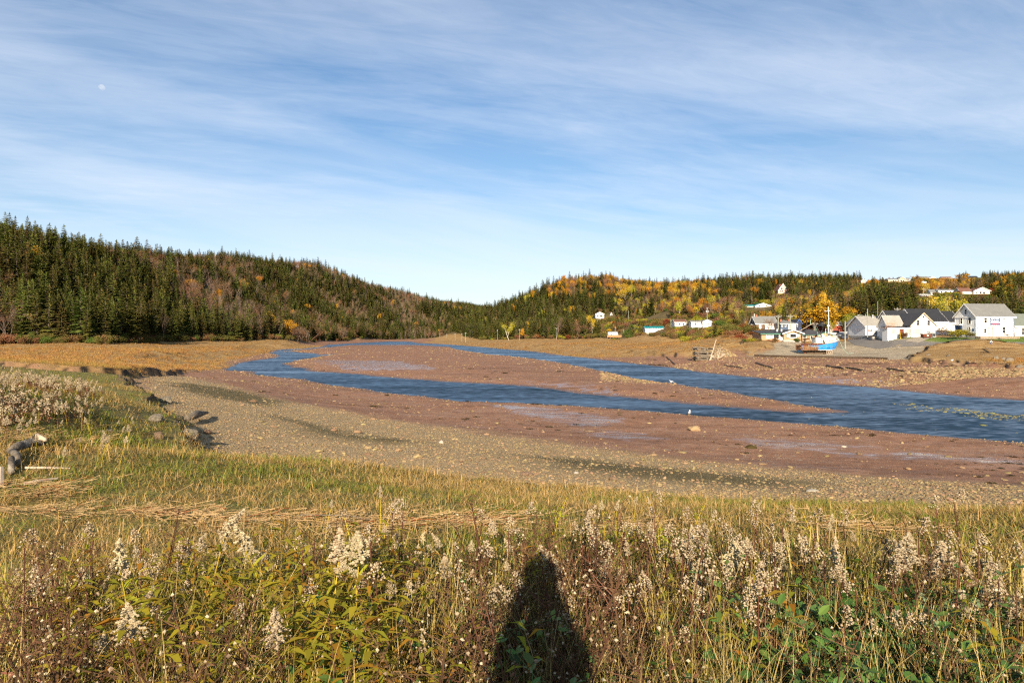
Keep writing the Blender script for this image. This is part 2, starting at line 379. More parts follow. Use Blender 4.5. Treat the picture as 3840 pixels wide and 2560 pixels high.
LAWN2 = [F(3262, 184, 5.2), F(3330, 177, 5), F(3400, 172, 4.95), F(3425, 174, 5.3), F(3425, 186, 6), F(3260, 196, 6.3), F(3235, 194, 6)]
GRAVEL = [K(500, 1440, 3.0), K(560, 1405, 2.6), K(640, 1385, 2.3), K(700, 1400, 1.9), K(800, 1440, 1.7), K(1000, 1490, 1.5), K(1300, 1540, 1.3), K(1700, 1602, 1.2), K(2100, 1655, 1.2), K(2700, 1742, 1.4), K(3200, 1792, 1.5), K(3840, 1832, 1.5), K(4700, 1860, 1.6),
          K(4700, 1990, 3.6), K(3840, 1950, 3.6), K(2600, 1890, 3.6), K(1600, 1800, 3.5), K(816, 1730, 3.5), K(640, 1640, 3.6), K(520, 1480, 3.5)]
ALGAE = [[K(1010, 1560, 2.2), K(1200, 1585, 2.0), K(1420, 1625, 2.0), K(1640, 1660, 1.9), K(1560, 1680, 2.0), K(1300, 1668, 2.3), K(1100, 1625, 2.4)],
         [K(1850, 1700, 1.9), K(2200, 1720, 1.8), K(2600, 1775, 1.8), K(3100, 1825, 2.0), K(3000, 1850, 2.3), K(2500, 1830, 2.3), K(2050, 1760, 2.3)],
         [K(640, 1440, 2.2), K(860, 1460, 1.7), K(1080, 1505, 1.5), K(1000, 1530, 1.9), K(780, 1500, 2.3), K(660, 1470, 2.5)]]
WET = [[K(2740, 1640, .55), K(2960, 1640, .5), K(3250, 1668, .45), K(3050, 1690, .6), K(2850, 1672, .65)], [K(3050, 1695, .6), K(3400, 1700, .4), K(3840, 1730, .35), K(4400, 1765, .35), K(4400, 1790, .5), K(3800, 1752, .5), K(3400, 1728, .6)],
       [K(1820, 1515, .3), K(2000, 1520, .3), K(2250, 1545, .4), K(2350, 1570, .6), K(2200, 1590, .7), K(1950, 1550, .5)], [K(2150, 1600, .8), K(2400, 1610, .7), K(2500, 1640, .8), K(2300, 1630, .9)],
       [K(1180, 1350, .5), K(1500, 1352, .5), K(1650, 1385, .5), K(1300, 1390, .4)], [K(2150, 1455, .4), K(2360, 1478, .4), K(2200, 1440, .5), K(2000, 1425, .5)], [K(2950, 1408, .5), K(3250, 1436, .4), K(3500, 1460, .4), K(3300, 1422, .6)]]
FORL = [F(-1500, 205, 3), F(0, 212, 3), F(380, 222, 3), F(600, 280, 3), F(900, 355, 3), F(1130, 430, 3), F(1200, 520, 3), F(1300, 640, 2.5), F(1420, 770, 2.5), F(1520, 850, 2.5), F(1640, 900, 3), F(1700, 930, 4), F(1740, 1150, 4), F(1790, 2000, 60), F(1700, 3500, 90), F(-1500, 3000, 80)]
FORR = [F(1680, 900, 4), F(1695, 770, 4), F(1740, 680, 4), F(1800, 632, 3.5), F(1950, 548, 3.5), F(2120, 472, 3.5), F(2300, 410, 4.5), F(2570, 330, 4), F(2700, 255, 5), F(2820, 230, 6), F(3000, 262, 9), F(3200, 262, 9), F(3300, 236, 8), F(3430, 225, 7.5), F(3600, 205, 7.5), F(3840, 200, 8), F(5200, 195, 8), F(5200, 2500, 60), F(1760, 3000, 60)]

ctl = []
for px in (-900, 300, 1300, 1920, 2600, 3500, 4700):
    ctl += [F(px, .8, 4.9, .35), F(px, 2.6, 4.88, .35)]
for px in (-500, 400, 1300, 2200, 3100, 4300): ctl.append(K(px, 1965, 4.55, .35))
ctl += [K(816, 1712, 3.5, .35), K(1241, 1745, 3.5, .35), K(1600, 1800, 3.5, .35), K(2122, 1850, 3.55, .35), K(2612, 1885, 3.6, .35), K(3102, 1908, 3.6, .35), K(3840, 1942, 3.6, .35), K(4600, 1975, 3.7, .35)]
ctl += [F(0, 18, 4.95, .35), F(250, 22, 4.5, .35), F(-500, 18, 5.1, .35), K(100, 1560, 4.6, .35), K(400, 1520, 4.3, .35), K(300, 1440, 3.9, .35), K(560, 1480, 3.75, .35), K(640, 1580, 3.75, .35), K(400, 1700, 4.4, .35), K(700, 1725, 3.9, .35), K(-300, 1700, 4.6, .35), K(-800, 1500, 4.6, .35)]
ctl += [K(800, 1640, 3.0), K(720, 1500, 2.75), K(620, 1420, 2.45), K(800, 1420, 1.5), K(1000, 1480, 1.5), K(1000, 1600, 2.5), K(1300, 1640, 2.3), K(1300, 1560, 1.3), K(1700, 1700, 2.3), K(1700, 1610, 1.1), K(2100, 1760, 2.4), K(2100, 1660, 1.0), K(2700, 1800, 2.3), K(2700, 1740, 1.4), K(2700, 1640, .5),
        K(3300, 1840, 2.4), K(3300, 1760, 1.2), K(3300, 1680, .4), K(3840, 1860, 2.4), K(3840, 1790, 1.2), K(3840, 1700, .3), K(4600, 1890, 2.4), K(4600, 1770, .6)]
ctl += [K(900, 1410, .5), K(1000, 1430, .4), K(1463, 1492, .25), K(1927, 1528, .28), K(2449, 1562, .25), K(3012, 1605, .2), K(3502, 1650, .2)]
ctl += [K(1300, 1350, .5), K(1700, 1380, .5), K(1400, 1310, .5), K(2100, 1440, .5), K(2600, 1490, .35), K(2900, 1525, .25), K(1650, 1300, .4)]
ctl += [K(920, 1345, .6), K(950, 1330, 1.0), K(780, 1372, 1.2), K(1050, 1304, .9), K(1150, 1300, .8)]
ctl += [F(-900, 130, 3.2, .8), F(0, 120, 3.0, .8), F(400, 110, 2.8, .8), F(600, 160, 2.9, .8), F(0, 200, 3.0, .8), F(500, 225, 3.0, .8), F(850, 320, 2.9, .8), F(1050, 380, 2.9, .8), F(200, 75, 3.2, .6), F(-600, 75, 3.6, .6)]
ctl += [K(2400, 1358, .3), K(2700, 1395, .25), K(3012, 1427, .25), K(3441, 1462, .25), K(3840, 1494, .25), K(3012, 1388, .9), K(3441, 1420, .9), K(3840, 1450, .9), K(3840, 1390, 1.4), K(3600, 1375, 1.4), K(2100, 1320, .7), K(2298, 1328, 1.1), K(2500, 1336, 1.2), K(1900, 1305, .8), K(2640, 1352, 1.1), K(2760, 1350, 1.4)]
ctl += [F(3600, 128, 2.8, .8), F(3840, 128, 2.9, .8), F(3700, 144, 3.6, .8), F(3840, 152, 4.2, .8), F(3500, 150, 3.4, .8), F(4500, 130, 2.8, .8), F(4500, 152, 4.2, .8)]
ctl += [K(3040, 1327, 2.05), K(2840, 1331, 1.95), K(3240, 1339, 1.95), K(3329, 1342, 1.95), K(3100, 1300, 3.4), F(3000, 190, 4.55), F(3300, 172, 3.5), F(3300, 177, 4.75), K(2830, 1360, 1.2), K(3200, 1368, 1.2), F(2790, 182, 4.2, .5), F(2700, 190, 3.9, .6), K(2760, 1312, 2.9)]
ctl += [F(2940, 197, 4.7), F(2720, 205, 4.6), F(2840, 205, 4.8), F(3690, 176, 6.4), F(3450, 178, 6.1), F(3840, 178, 6.4), F(3690, 161, 4.9), F(3690, 157, 4.72), F(3500, 166, 4.72), F(3300, 197, 6.4), F(3260, 189, 5.9), F(3340, 181, 6.1), F(3400, 178, 6.15), F(3345, 189, 6.3), F(3280, 194, 6.2), F(3425, 175, 6.15), F(3350, 172, 4.95), F(3420, 168, 4.85), F(3260, 181, 4.95), F(3200, 205, 5.6), F(3210, 235, 6.6), F(3120, 215, 6.2), F(2860, 228, 7.8), F(2960, 225, 7.0), F(3010, 235, 7.2), F(4500, 160, 4.9), F(4500, 180, 6.6)]
ctl += [F(3500, 300, 16), F(3700, 300, 18), F(3840, 260, 14), F(3100, 300, 16), F(3300, 270, 11), F(2850, 400, 21.5), F(2925, 480, 35.5), F(3545, 450, 33.6), F(3665, 430, 32), F(3470, 440, 30.8), F(3375, 600, 51.5), F(3655, 700, 63), F(2455, 380, 8.3), F(2640, 350, 11), F(2250, 560, 20.5), F(2550, 370, 11.4), F(2300, 420, 4.9), F(2450, 450, 18.5)]
ctl += [F(1600, 700, 2.6, .9), F(1800, 640, 3.2, .9), F(1950, 530, 3.2, .9), F(2100, 465, 3.2, .9), F(2300, 400, 3.6, .9), F(2570, 320, 3.7, .9), F(2200, 300, 2.9, .9), F(2500, 240, 3.0, .9), F(2000, 340, 2.5, .9)]
ctl += [F(-900, 206, 3.2), F(0, 214, 3.2), F(400, 226, 3.2), F(600, 284, 3.2), F(900, 360, 3.2), F(1130, 436, 3.2), F(1200, 530, 3.0), F(1300, 655, 2.6), F(1420, 785, 2.6), F(1520, 865, 2.6), F(1640, 920, 3)]
ridge = [(-900, 760, 330, 14), (0, 825, 350, 14), (330, 905, 430, 14), (600, 940, 520, 14), (1000, 985, 700, 14), (1250, 1060, 850, 14), (1400, 1085, 950, 14), (1600, 1110, 1100, 14), (1760, 1136, 1300, 14),
         (1770, 1187, 860, 13), (1850, 1140, 820, 13), (2000, 1080, 740, 13), (2080, 1057, 700, 13), (2400, 1046, 700, 11), (2700, 1032, 600, 12), (3000, 1034, 560, 12), (3400, 1046, 690, 8), (3840, 1032, 480, 12), (4600, 1020, 480, 12)]
for px, py, D, th in ridge:
    z = H + (HY - py) / FPX * D - th; ctl.append(F(px, D, z))
    if not (1600 < px < 1860): ctl.append(F(px, D * 1.6, z + 3))
ctl += [F(1500, 2200, 100), F(1680, 2200, 108), F(1800, 2200, 93), F(1900, 2200, 78), F(1720, 1000, 4), F(1800, 1050, 14), F(200, 290, 28), F(700, 400, 27), F(1000, 520, 30), F(1230, 720, 26), F(1450, 900, 24), F(2100, 2200, 58), F(2500, 2200, 55), F(3000, 2200, 55), F(3500, 2200, 55), F(4200, 2200, 55), F(1990, 1500, 44), F(1900, 1200, 36), F(1850, 1600, 50), F(1000, 2200, 72), F(300, 2200, 70), F(-600, 2200, 70)]
for px in (-900, 0, 1200, 2400, 3600, 4600): ctl.append(F(px, 5000, 70))
CT = np.array(ctl); LP = np.stack([np.arctan2(CT[:, 0], CT[:, 1]), np.log(np.hypot(CT[:, 0], CT[:, 1]))], 1)
def tpsk(d2): return np.where(d2 > 1e-12, .5 * d2 * np.log(d2 + 1e-12), 0)
n_ = len(CT); A_ = np.zeros((n_ + 3, n_ + 3))
A_[:n_, :n_] = tpsk(((LP[:, None] - LP[None]) ** 2).sum(-1)) + np.eye(n_) * 1e-5
A_[:n_, n_:] = np.c_[np.ones(n_), LP]; A_[n_:, :n_] = A_[:n_, n_:].T
TW = np.linalg.solve(A_, np.r_[np.clip(CT[:, 2], .15, None) ** .5, 0, 0, 0])   # heights splined as square roots: no overshoot below zero
TH_MAX = math.radians(49)
def ground_z(X, Y, detail=True):
    X = np.atleast_1d(np.asarray(X, float)); Y = np.atleast_1d(np.asarray(Y, float))
    th0 = np.arctan2(X, Y); r = np.maximum(np.hypot(X, Y), .7); th = np.clip(th0, -TH_MAX, TH_MAX); lr = np.log(np.minimum(r, 4500))
    z = np.empty(X.shape)
    for s in range(0, X.size, 60000):
        e = slice(s, s + 60000); q = np.stack([th[e], lr[e]], 1)
        d2 = ((q ** 2).sum(1)[:, None] + (LP ** 2).sum(1)[None] - 2 * q @ LP.T).clip(0)
        z[e] = tpsk(d2) @ TW[:n_] + TW[n_] + q @ TW[n_ + 1:]
    z = np.clip(z, .38, 12) ** 2
    t = np.clip((np.abs(th0) - TH_MAX) / (math.pi - TH_MAX), 0, 1); z = z * (1 - t) + 4.6 * t
    s = np.minimum(r, 60) / 60
    wob = fbm(X * .35, Y * .35, 3, 5) * np.clip(r * .03, .25, 2.2)
    for poly, hh, wd in ((GRASS, .42, .42), (MARSHL, .8, 1.1), (MARSHR, .9, 1.0), (VERGE, .8, 1.0), (NUB, .5, 1.2)):
        sd = sdist(poly, X, Y) + wob; z = z + hh * sstep(-wd * .35, wd * .65, sd)
    # timber-edged slip stands a little over the mud below it
    sw = np.minimum(sdist(WATER, X, Y), -sdist(ISLAND, X, Y))         # positive in the water
    wb = fbm(X * .22, Y * .22, 3, 21) * np.clip(r * .012, .2, 1.6)
    sw = sw + wb
    dd = np.maximum(-sw, 0); dry = np.minimum(z, .03 + dd * .075 + .06 * np.maximum(dd - 8, 0) ** 1.5)
    z = np.where(sw > 0, -np.minimum(.6, sw * .08), dry)
    if detail:
        hill = sstep(6, 14, z)
        z = z + np.where(sw > 0, 0, 1) * (fbm(X * 1.3, Y * 1.3, 3, 3) * .05 + fbm(X * .22, Y * .22, 3, 9) * .12 * sstep(.05, 1, z)) + hill * fbm(X * .02, Y * .02, 4, 31) * 5
    return z
def gz(x, y): return float(ground_z([x], [y])[0])

def build_ground():
    fr = np.linspace(-math.radians(41), math.radians(41), 660)
    bk = np.linspace(math.radians(41), 2 * math.pi - math.radians(41), 72)[1:-1]
    th = np.r_[fr, bk]; nt_ = len(th)
    r = np.exp(np.linspace(math.log(.35), math.log(9000), 560)); nr = len(r)
    TT, RR = np.meshgrid(th, r); X = (np.sin(TT) * RR).ravel(); Y = (np.cos(TT) * RR).ravel()
    Z = ground_z(X, Y)
    i, j = np.meshgrid(np.arange(nr - 1), np.arange(nt_), indexing='ij'); j2 = (j + 1) % nt_
    q = np.stack([i * nt_ + j, (i + 1) * nt_ + j, (i + 1) * nt_ + j2, i * nt_ + j2], -1).reshape(-1, 4)[:, ::-1]
    me = bpy.data.meshes.new('ground')
    V = np.c_[X, Y, Z]; nv = len(V)
    tri = np.array([[0, 0, 0]])
    me.vertices.add(nv); me.vertices.foreach_set('co', V.astype(np.float32).ravel())
    me.loops.add(q.size); me.loops.foreach_set('vertex_index', q.astype(np.int32).ravel())
    me.polygons.add(len(q)); me.polygons.foreach_set('loop_start', np.arange(0, q.size, 4, dtype=np.int32))
    me.update(calc_edges=True); me.validate()
    me.polygons.foreach_set('use_smooth', np.ones(len(me.polygons), bool))
    Za, Zb = zones(X, Y, Z)
    for nm, arr in (('za', Za), ('zb', Zb)):
        a = me.attributes.new(nm, 'FLOAT_COLOR', 'POINT'); a.data.foreach_set('color', arr.astype(np.float32).ravel())
    me.materials.append(ground_material())
    o = link('ground', me); tag(o, 'tidal flats, gravel shore, grassy banks and wooded hills of the valley', 'ground', kind='structure')
    return o
def zones(X, Y, Z):
    r = np.hypot(X, Y); nz = fbm(X * .8, Y * .8, 4, 40) * np.clip(r * .035, .15, 3.0)
    n2 = fbm(X * .15, Y * .15, 3, 44) * np.clip(r * .05, .3, 6)
    def zone(poly, w0, w1, k=1.0): return sstep(-w0, w1, sdist(poly, X, Y) + nz * k)
    g = zone(GRASS, .15, .35); m = np.maximum(zone(MARSHL, .6, .8, .5), zone(MARSHR, .6, .8, .5))
    m = np.maximum(m, zone(NUB, .5, .8)); v = zone(VERGE, .5, .8)
    gr = sstep(-2.0, 2.0, sdist(GRAVEL, X, Y) + nz * .9 + n2 * .4)
    al = 0
    for p in ALGAE: al = np.maximum(al, sstep(-1.5, 2.2, sdist(p, X, Y) + nz + n2 * .5))
    wt = 0
    for p in WET: wt = np.maximum(wt, sstep(-.6, .8, sdist(p, X, Y) + nz * 1.3 + n2 * .25))
    slp = zone(SLIP, .6, .8, .4)
    rough = sstep(2.7, 3.3, Z) * (Y > 110) * (1 - slp)
    m = np.maximum(m, rough)
    f = np.maximum(sstep(0, 3, sdist(FORL, X, Y)), sstep(0, 3, sdist(FORR, X, Y)))
    f = np.maximum(f, sstep(7, 9, Z))
    lw = np.maximum(zone(LAWN, .4, .4, .1), zone(LAWN2, .4, .4, .1))
    return np.stack([g, np.maximum(m, v), gr, al], 1), np.stack([slp, f, lw, wt], 1)

def ground_material():
    m, t, b = new_mat('ground_cover')
    geo = N(t, 'ShaderNodeNewGeometry'); P = geo.outputs['Position']
    za = N(t, 'ShaderNodeAttribute', attribute_name='za'); zb = N(t, 'ShaderNodeAttribute', attribute_name='zb')
    sa = N(t, 'ShaderNodeSeparateColor'); t.links.new(za.outputs['Color'], sa.inputs[0])
    sb = N(t, 'ShaderNodeSeparateColor'); t.links.new(zb.outputs['Color'], sb.inputs[0])
    g, ms, gr = sa.outputs; slp, fo, lw = sb.outputs; al = za.outputs['Alpha']; wt = zb.outputs['Alpha']
    nf = noise_n(t, P, 9, 3, .65); nm_ = noise_n(t, P, 1.1, 4, .6); nl = noise_n(t, P, .13, 3, .6)
    # reddish tidal mud with pebbles bedded in it
    mud = ramp(t, nm_, [(.3, (.21, .102, .055)), (.5, (.28, .143, .080)), (.7, (.34, .185, .11))])
    def cobble(scale, c, rnd_=.95):
        vo = N(t, 'ShaderNodeTexVoronoi', feature='F1'); vo.inputs['Scale'].default_value = scale; vo.inputs['Randomness'].default_value = rnd_
        t.links.new(P, vo.inputs['Vector']); return vo
    v1 = cobble(7, 0); v2 = cobble(17, 0); v3 = cobble(2.6, 0)
    def pick(v, lo):   # a share of the cells, and only their middles
        sc = N(t, 'ShaderNodeSeparateColor'); t.links.new(v.outputs['Color'], sc.inputs[0])
        return mathn(t, 'MULTIPLY', mathn(t, 'GREATER_THAN', sc.outputs[0], lo), mathn(t, 'LESS_THAN', v.outputs['Distance'], .42)), sc
    p1, s1 = pick(v1, .74); p3, s3 = pick(v3, .86)
    stonec = ramp(t, s1.outputs[1], [(.0, (.25, .16, .105)), (.4, (.33, .235, .155)), (.75, (.26, .225, .18)), (1, (.44, .34, .23))])
    patchy = ramp(t, nl, [(.38, .0), (.60, 1.0)])
    mud = mixc(t, mathn(t, 'MULTIPLY', p1, patchy), mud, stonec)
    mud = mixc(t, mathn(t, 'MULTIPLY', p3, mathn(t, 'MULTIPLY', patchy, .8)), mud, stonec)
    # darker and lighter sheets of mud drawn out along the flow, and the dark wet rim at the waterline
    fl_ = noise_n(t, mapping(t, P, rot=(0, 0, math.radians(14)), scale=(.12, .75, 1)), .55, 5, .62, .8)
    mud = mixc(t, ramp(t, fl_, [(.36, .55), (.5, 0.0)]), mud, (.13, .066, .038)); mud = mixc(t, ramp(t, fl_, [(.56, 0.0), (.72, .5)]), mud, (.37, .22, .13))
    sp_ = N(t, 'ShaderNodeSeparateXYZ'); t.links.new(P, sp_.inputs[0]); rim_ = ramp(t, sp_.outputs[2], [(.04, .75), (.16, 0.0)])
    mud = mixc(t, rim_, mud, (.10, .055, .034))
    # shingle
    s2 = N(t, 'ShaderNodeSeparateColor'); t.links.new(v2.outputs['Color'], s2.inputs[0])
    shin = ramp(t, s2.outputs[0], [(0, (.23, .142, .062)), (.3, (.38, .258, .124)), (.6, (.46, .325, .165)), (.85, (.32, .24, .13)), (1, (.56, .415, .23))])
    shin = mixc(t, ramp(t, nm_, [(.35, .45), (.65, 0.0)]), shin, (.26, .195, .11))
    col = mixc(t, gr, mud, shin)
    alg = ramp(t, nf, [(.3, (.05, .042, .015)), (.6, (.095, .08, .03)), (.8, (.16, .13, .06))])
    col = mixc(t, mathn(t, 'MULTIPLY', al, .82), col, alg)
    sl_ = ramp(t, nm_, [(.3, (.28, .22, .14)), (.5, (.37, .30, .20)), (.72, (.44, .37, .26))])
    sl_ = mixc(t, ramp(t, nl, [(.45, 0.0), (.62, .55)]), sl_, (.19, .15, .09))
    col = mixc(t, slp, col, sl_)
    mar = ramp(t, noise_n(t, mapping(t, P, scale=(.35, 1, 1)), .35, 4, .65), [(.28, (.19, .105, .035)), (.5, (.33, .20, .075)), (.72, (.42, .28, .12))])
    col = mixc(t, ms, col, mar)
    grs = ramp(t, noise_n(t, P, 1.6, 5, .72), [(.28, (.12, .095, .028)), (.46, (.21, .16, .05)), (.6, (.165, .165, .038)), (.75, (.30, .22, .08))])
    col = mixc(t, g, col, grs)
    ffl = ramp(t, nl, [(.3, (.09, .07, .03)), (.6, (.15, .11, .045)), (.75, (.20, .145, .06))])
    col = mixc(t, fo, col, ffl)
    law = ramp(t, noise_n(t, P, .5, 3, .65), [(.3, (.075, .13, .018)), (.55, (.11, .165, .025)), (.75, (.17, .17, .045))])
    col = mixc(t, lw, col, law)
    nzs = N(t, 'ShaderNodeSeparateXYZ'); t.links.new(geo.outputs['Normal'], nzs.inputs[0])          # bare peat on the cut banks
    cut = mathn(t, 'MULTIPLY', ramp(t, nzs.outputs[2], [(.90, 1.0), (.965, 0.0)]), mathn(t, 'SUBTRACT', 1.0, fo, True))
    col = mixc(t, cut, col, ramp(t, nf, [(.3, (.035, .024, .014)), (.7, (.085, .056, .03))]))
    t.links.new(col, b.inputs['Base Color'])
    # wet sheen where water lies on the mud
    mudmask = mathn(t, 'SUBTRACT', 1.0, mathn(t, 'MAXIMUM', mathn(t, 'MAXIMUM', g, ms), mathn(t, 'MAXIMUM', mathn(t, 'MAXIMUM', gr, slp), mathn(t, 'MAXIMUM', fo, lw))), True)
    wetn = mathn(t, 'MULTIPLY', mudmask, ramp(t, noise_n(t, mapping(t, P, scale=(.35, 1.5, 1)), .5, 3, .65), [(.5, 0.0), (.62, .5)]))
    wet = mathn(t, 'MAXIMUM', mathn(t, 'MULTIPLY', mathn(t, 'MULTIPLY', wt, mudmask), ramp(t, noise_n(t, mapping(t, P, scale=(.5, 2.0, 1)), .9, 3, .6), [(.36, 0.0), (.54, 1.0)])), mathn(t, 'MULTIPLY', wetn, .5), True)
    wet = mathn(t, 'MAXIMUM', wet, mathn(t, 'MULTIPLY', rim_, mathn(t, 'MULTIPLY', mudmask, .8)))
    wet = mathn(t, 'MULTIPLY', wet, mathn(t, 'SUBTRACT', 1.0, mathn(t, 'MULTIPLY', p1, .4), True))
    t.links.new(mathn(t, 'SUBTRACT', .88, mathn(t, 'MULTIPLY', wet, .68)), b.inputs['Roughness'])
    t.links.new(mathn(t, 'ADD', .12, mathn(t, 'MULTIPLY', wet, .5)), b.inputs['Specular IOR Level'])
    hgt = mathn(t, 'ADD', mathn(t, 'MULTIPLY', v2.outputs['Distance'], mathn(t, 'MULTIPLY', gr, -.5)), mathn(t, 'ADD', mathn(t, 'MULTIPLY', nf, .55), mathn(t, 'MULTIPLY', p1, .5)))
    hgt = mathn(t, 'MULTIPLY', hgt, mathn(t, 'SUBTRACT', 1.0, mathn(t, 'MULTIPLY', wet, 1.0), True))
    bn = N(t, 'ShaderNodeBump'); bn.inputs['Strength'].default_value = .75; bn.inputs['Distance'].default_value = .10
    t.links.new(hgt, bn.inputs['Height']); t.links.new(bn.outputs[0], b.inputs['Normal'])
    return m
GROUND = build_ground()

def build_water():
    m, t, b = new_mat('river_water')
    geo = N(t, 'ShaderNodeNewGeometry'); P = geo.outputs['Position']
    b.inputs['Base Color'].default_value = (.010, .022, .034, 1); b.inputs['Roughness'].default_value = .07; b.inputs['IOR'].default_value = 1.33
    b.inputs['Specular IOR Level'].default_value = .5
    # wind ripples: steep faces turned towards the near bank, sideways wobble small; calmer and rougher reaches
    def vec(sc, scale, det):
        n = N(t, 'ShaderNodeTexNoise'); n.inputs['Scale'].default_value = scale; n.inputs['Detail'].default_value = det; n.inputs['Roughness'].default_value = .6
        t.links.new(mapping(t, P, rot=(0, 0, math.radians(10)), scale=sc), n.inputs['Vector'])
        s_ = N(t, 'ShaderNodeSeparateColor'); t.links.new(n.outputs['Color'], s_.inputs[0]); return s_.outputs
    a1 = vec((.45, 1.4, 1), 1.6, 3); a2 = vec((.3, 1.0, 1), .35, 3)
    amp = ramp(t, noise_n(t, mapping(t, P, rot=(0, 0, math.radians(12)), scale=(.25, 1, 1)), .07, 3, .6), [(.36, .35), (.6, 1.0)])
    sl = mathn(t, 'ADD', mathn(t, 'MULTIPLY', a1[0], .75), mathn(t, 'MULTIPLY', a2[0], .35))
    sl = mathn(t, 'MULTIPLY', ramp(t, sl, [(.38, .0), (.55, .28), (.78, 1.0)]), mathn(t, 'MULTIPLY', amp, -.62))
    nx = mathn(t, 'MULTIPLY', mathn(t, 'SUBTRACT', a1[1], .5), .22)
    cb = N(t, 'ShaderNodeCombineXYZ'); t.links.new(nx, cb.inputs[0]); t.links.new(mathn(t, 'ADD', sl, -.035), cb.inputs[1]); cb.inputs[2].default_value = 1
    nz_ = N(t, 'ShaderNodeVectorMath', operation='NORMALIZE'); t.links.new(cb.outputs[0], nz_.inputs[0]); t.links.new(nz_.outputs[0], b.inputs['Normal'])
    mb = MB(); mb.face([(-400, 20, 0), (700, 20, 0), (700, 1000, 0), (-400, 1000, 0)])
    o = mb.build('river', m); tag(o, 'blue rippled tidal river winding between mud banks', 'river', kind='structure')
build_water()
# ------------------------------------------------------------------ scatter by geometry nodes
def scatter(name, P, rot, scl, idx, protos, label, cat):
    P = np.asarray(P, np.float32); n = len(P)
    me = bpy.data.meshes.new(name); me.vertices.add(n); me.vertices.foreach_set('co', P.ravel())
    a = me.attributes.new('rot', 'FLOAT_VECTOR', 'POINT'); a.data.foreach_set('vector', np.asarray(rot, np.float32).ravel())
    scl = np.asarray(scl, np.float32); scl = np.repeat(scl[:, None], 3, 1) if scl.ndim == 1 else scl
    a = me.attributes.new('scl', 'FLOAT_VECTOR', 'POINT'); a.data.foreach_set('vector', scl.ravel())
    a = me.attributes.new('idx', 'INT', 'POINT'); a.data.foreach_set('value', np.asarray(idx, np.int32))
    col = bpy.data.collections.new(name + '_kinds')
    for i, m in enumerate(protos):
        o = bpy.data.objects.new('%s_kind_%02d' % (name, i), m); col.objects.link(o)
    o = link(name, me); tag(o, label, cat, kind='stuff')
    g = bpy.data.node_groups.new(name + '_scatter', 'GeometryNodeTree')
    g.interface.new_socket('Geometry', in_out='INPUT', socket_type='NodeSocketGeometry'); g.interface.new_socket('Geometry', in_out='OUTPUT', socket_type='NodeSocketGeometry')
    gi = g.nodes.new('NodeGroupInput'); go = g.nodes.new('NodeGroupOutput')
    mp = g.nodes.new('GeometryNodeMeshToPoints')
    ip = g.nodes.new('GeometryNodeInstanceOnPoints'); ci = g.nodes.new('GeometryNodeCollectionInfo')
    ci.inputs['Collection'].default_value = col; ci.inputs['Separate Children'].default_value = True; ci.inputs['Reset Children'].default_value = True
    def att(nm, ty):
        x = g.nodes.new('GeometryNodeInputNamedAttribute'); x.data_type = ty; x.inputs['Name'].default_value = nm; return x.outputs['Attribute']
    L = g.links.new
    L(gi.outputs[0], mp.inputs['Mesh']); L(mp.outputs[0], ip.inputs['Points']); L(ci.outputs[0], ip.inputs['Instance'])
    ip.inputs['Pick Instance'].default_value = True
    L(att('idx', 'INT'), ip.inputs['Instance Index']); L(att('scl', 'FLOAT_VECTOR'), ip.inputs['Scale'])
    er = g.nodes.new('FunctionNodeEulerToRotation'); L(att('rot', 'FLOAT_VECTOR'), er.inputs[0]); L(er.outputs[0], ip.inputs['Rotation'])
    L(ip.outputs[0], go.inputs[0])
    md = o.modifiers.new('scatter', 'NODES'); md.node_group = g
    return o
def joined(name, P, rot, scl, idx, protos, label, cat):
    """the same as scatter, but merged into one real mesh (tracing dense overlapping blades is far quicker so)"""
    P = np.asarray(P, float); scl = np.asarray(scl, float); scl = np.repeat(scl[:, None], 3, 1) if scl.ndim == 1 else scl; idx = np.asarray(idx); rot = np.asarray(rot, float)
    mats = []; VV = []; LL = []; PS = []; MI = []; vo = 0
    for i, m in enumerate(protos):
        k = np.where(idx == i)[0]
        if not len(k): continue
        nv = len(m.vertices); v = np.empty(nv * 3); m.vertices.foreach_get('co', v); v = v.reshape(-1, 3)
        lp = np.empty(len(m.loops), np.int32); m.loops.foreach_get('vertex_index', lp)
        lt = np.empty(len(m.polygons), np.int32); m.polygons.foreach_get('loop_total', lt)
        mi = np.empty(len(m.polygons), np.int32); m.polygons.foreach_get('material_index', mi)
        rem = []
        for x in m.materials:
            if x not in mats: mats.append(x)
            rem.append(mats.index(x))
        mi = np.array(rem)[mi]
        q = v[None] * scl[k][:, None]
        for ax in range(3):
            a = rot[k][:, ax][:, None]; c, s_ = np.cos(a), np.sin(a); u, w = ((1, 2), (2, 0), (0, 1))[ax]
            qu, qw = q[:, :, u].copy(), q[:, :, w].copy(); q[:, :, u] = c * qu - s_ * qw; q[:, :, w] = s_ * qu + c * qw
        q += P[k][:, None]
        VV.append(q.reshape(-1, 3)); n = len(k)
        LL.append((lp[None] + (np.arange(n) * nv)[:, None] + vo).ravel()); PS.append(np.tile(lt, n)); MI.append(np.tile(mi, n)); vo += n * nv
    V = np.concatenate(VV); Lp = np.concatenate(LL); Lt = np.concatenate(PS); Mi = np.concatenate(MI)
    me = bpy.data.meshes.new(name); me.vertices.add(len(V)); me.vertices.foreach_set('co', V.astype(np.float32).ravel())
    me.loops.add(len(Lp)); me.loops.foreach_set('vertex_index', Lp.astype(np.int32))
    me.polygons.add(len(Lt)); me.polygons.foreach_set('loop_start', np.r_[0, np.cumsum(Lt)[:-1]].astype(np.int32))
    for x in mats: me.materials.append(x)
    me.polygons.foreach_set('material_index', Mi.astype(np.int32)); me.update(calc_edges=True)
    return tag(link(name, me), label, cat, kind='stuff')
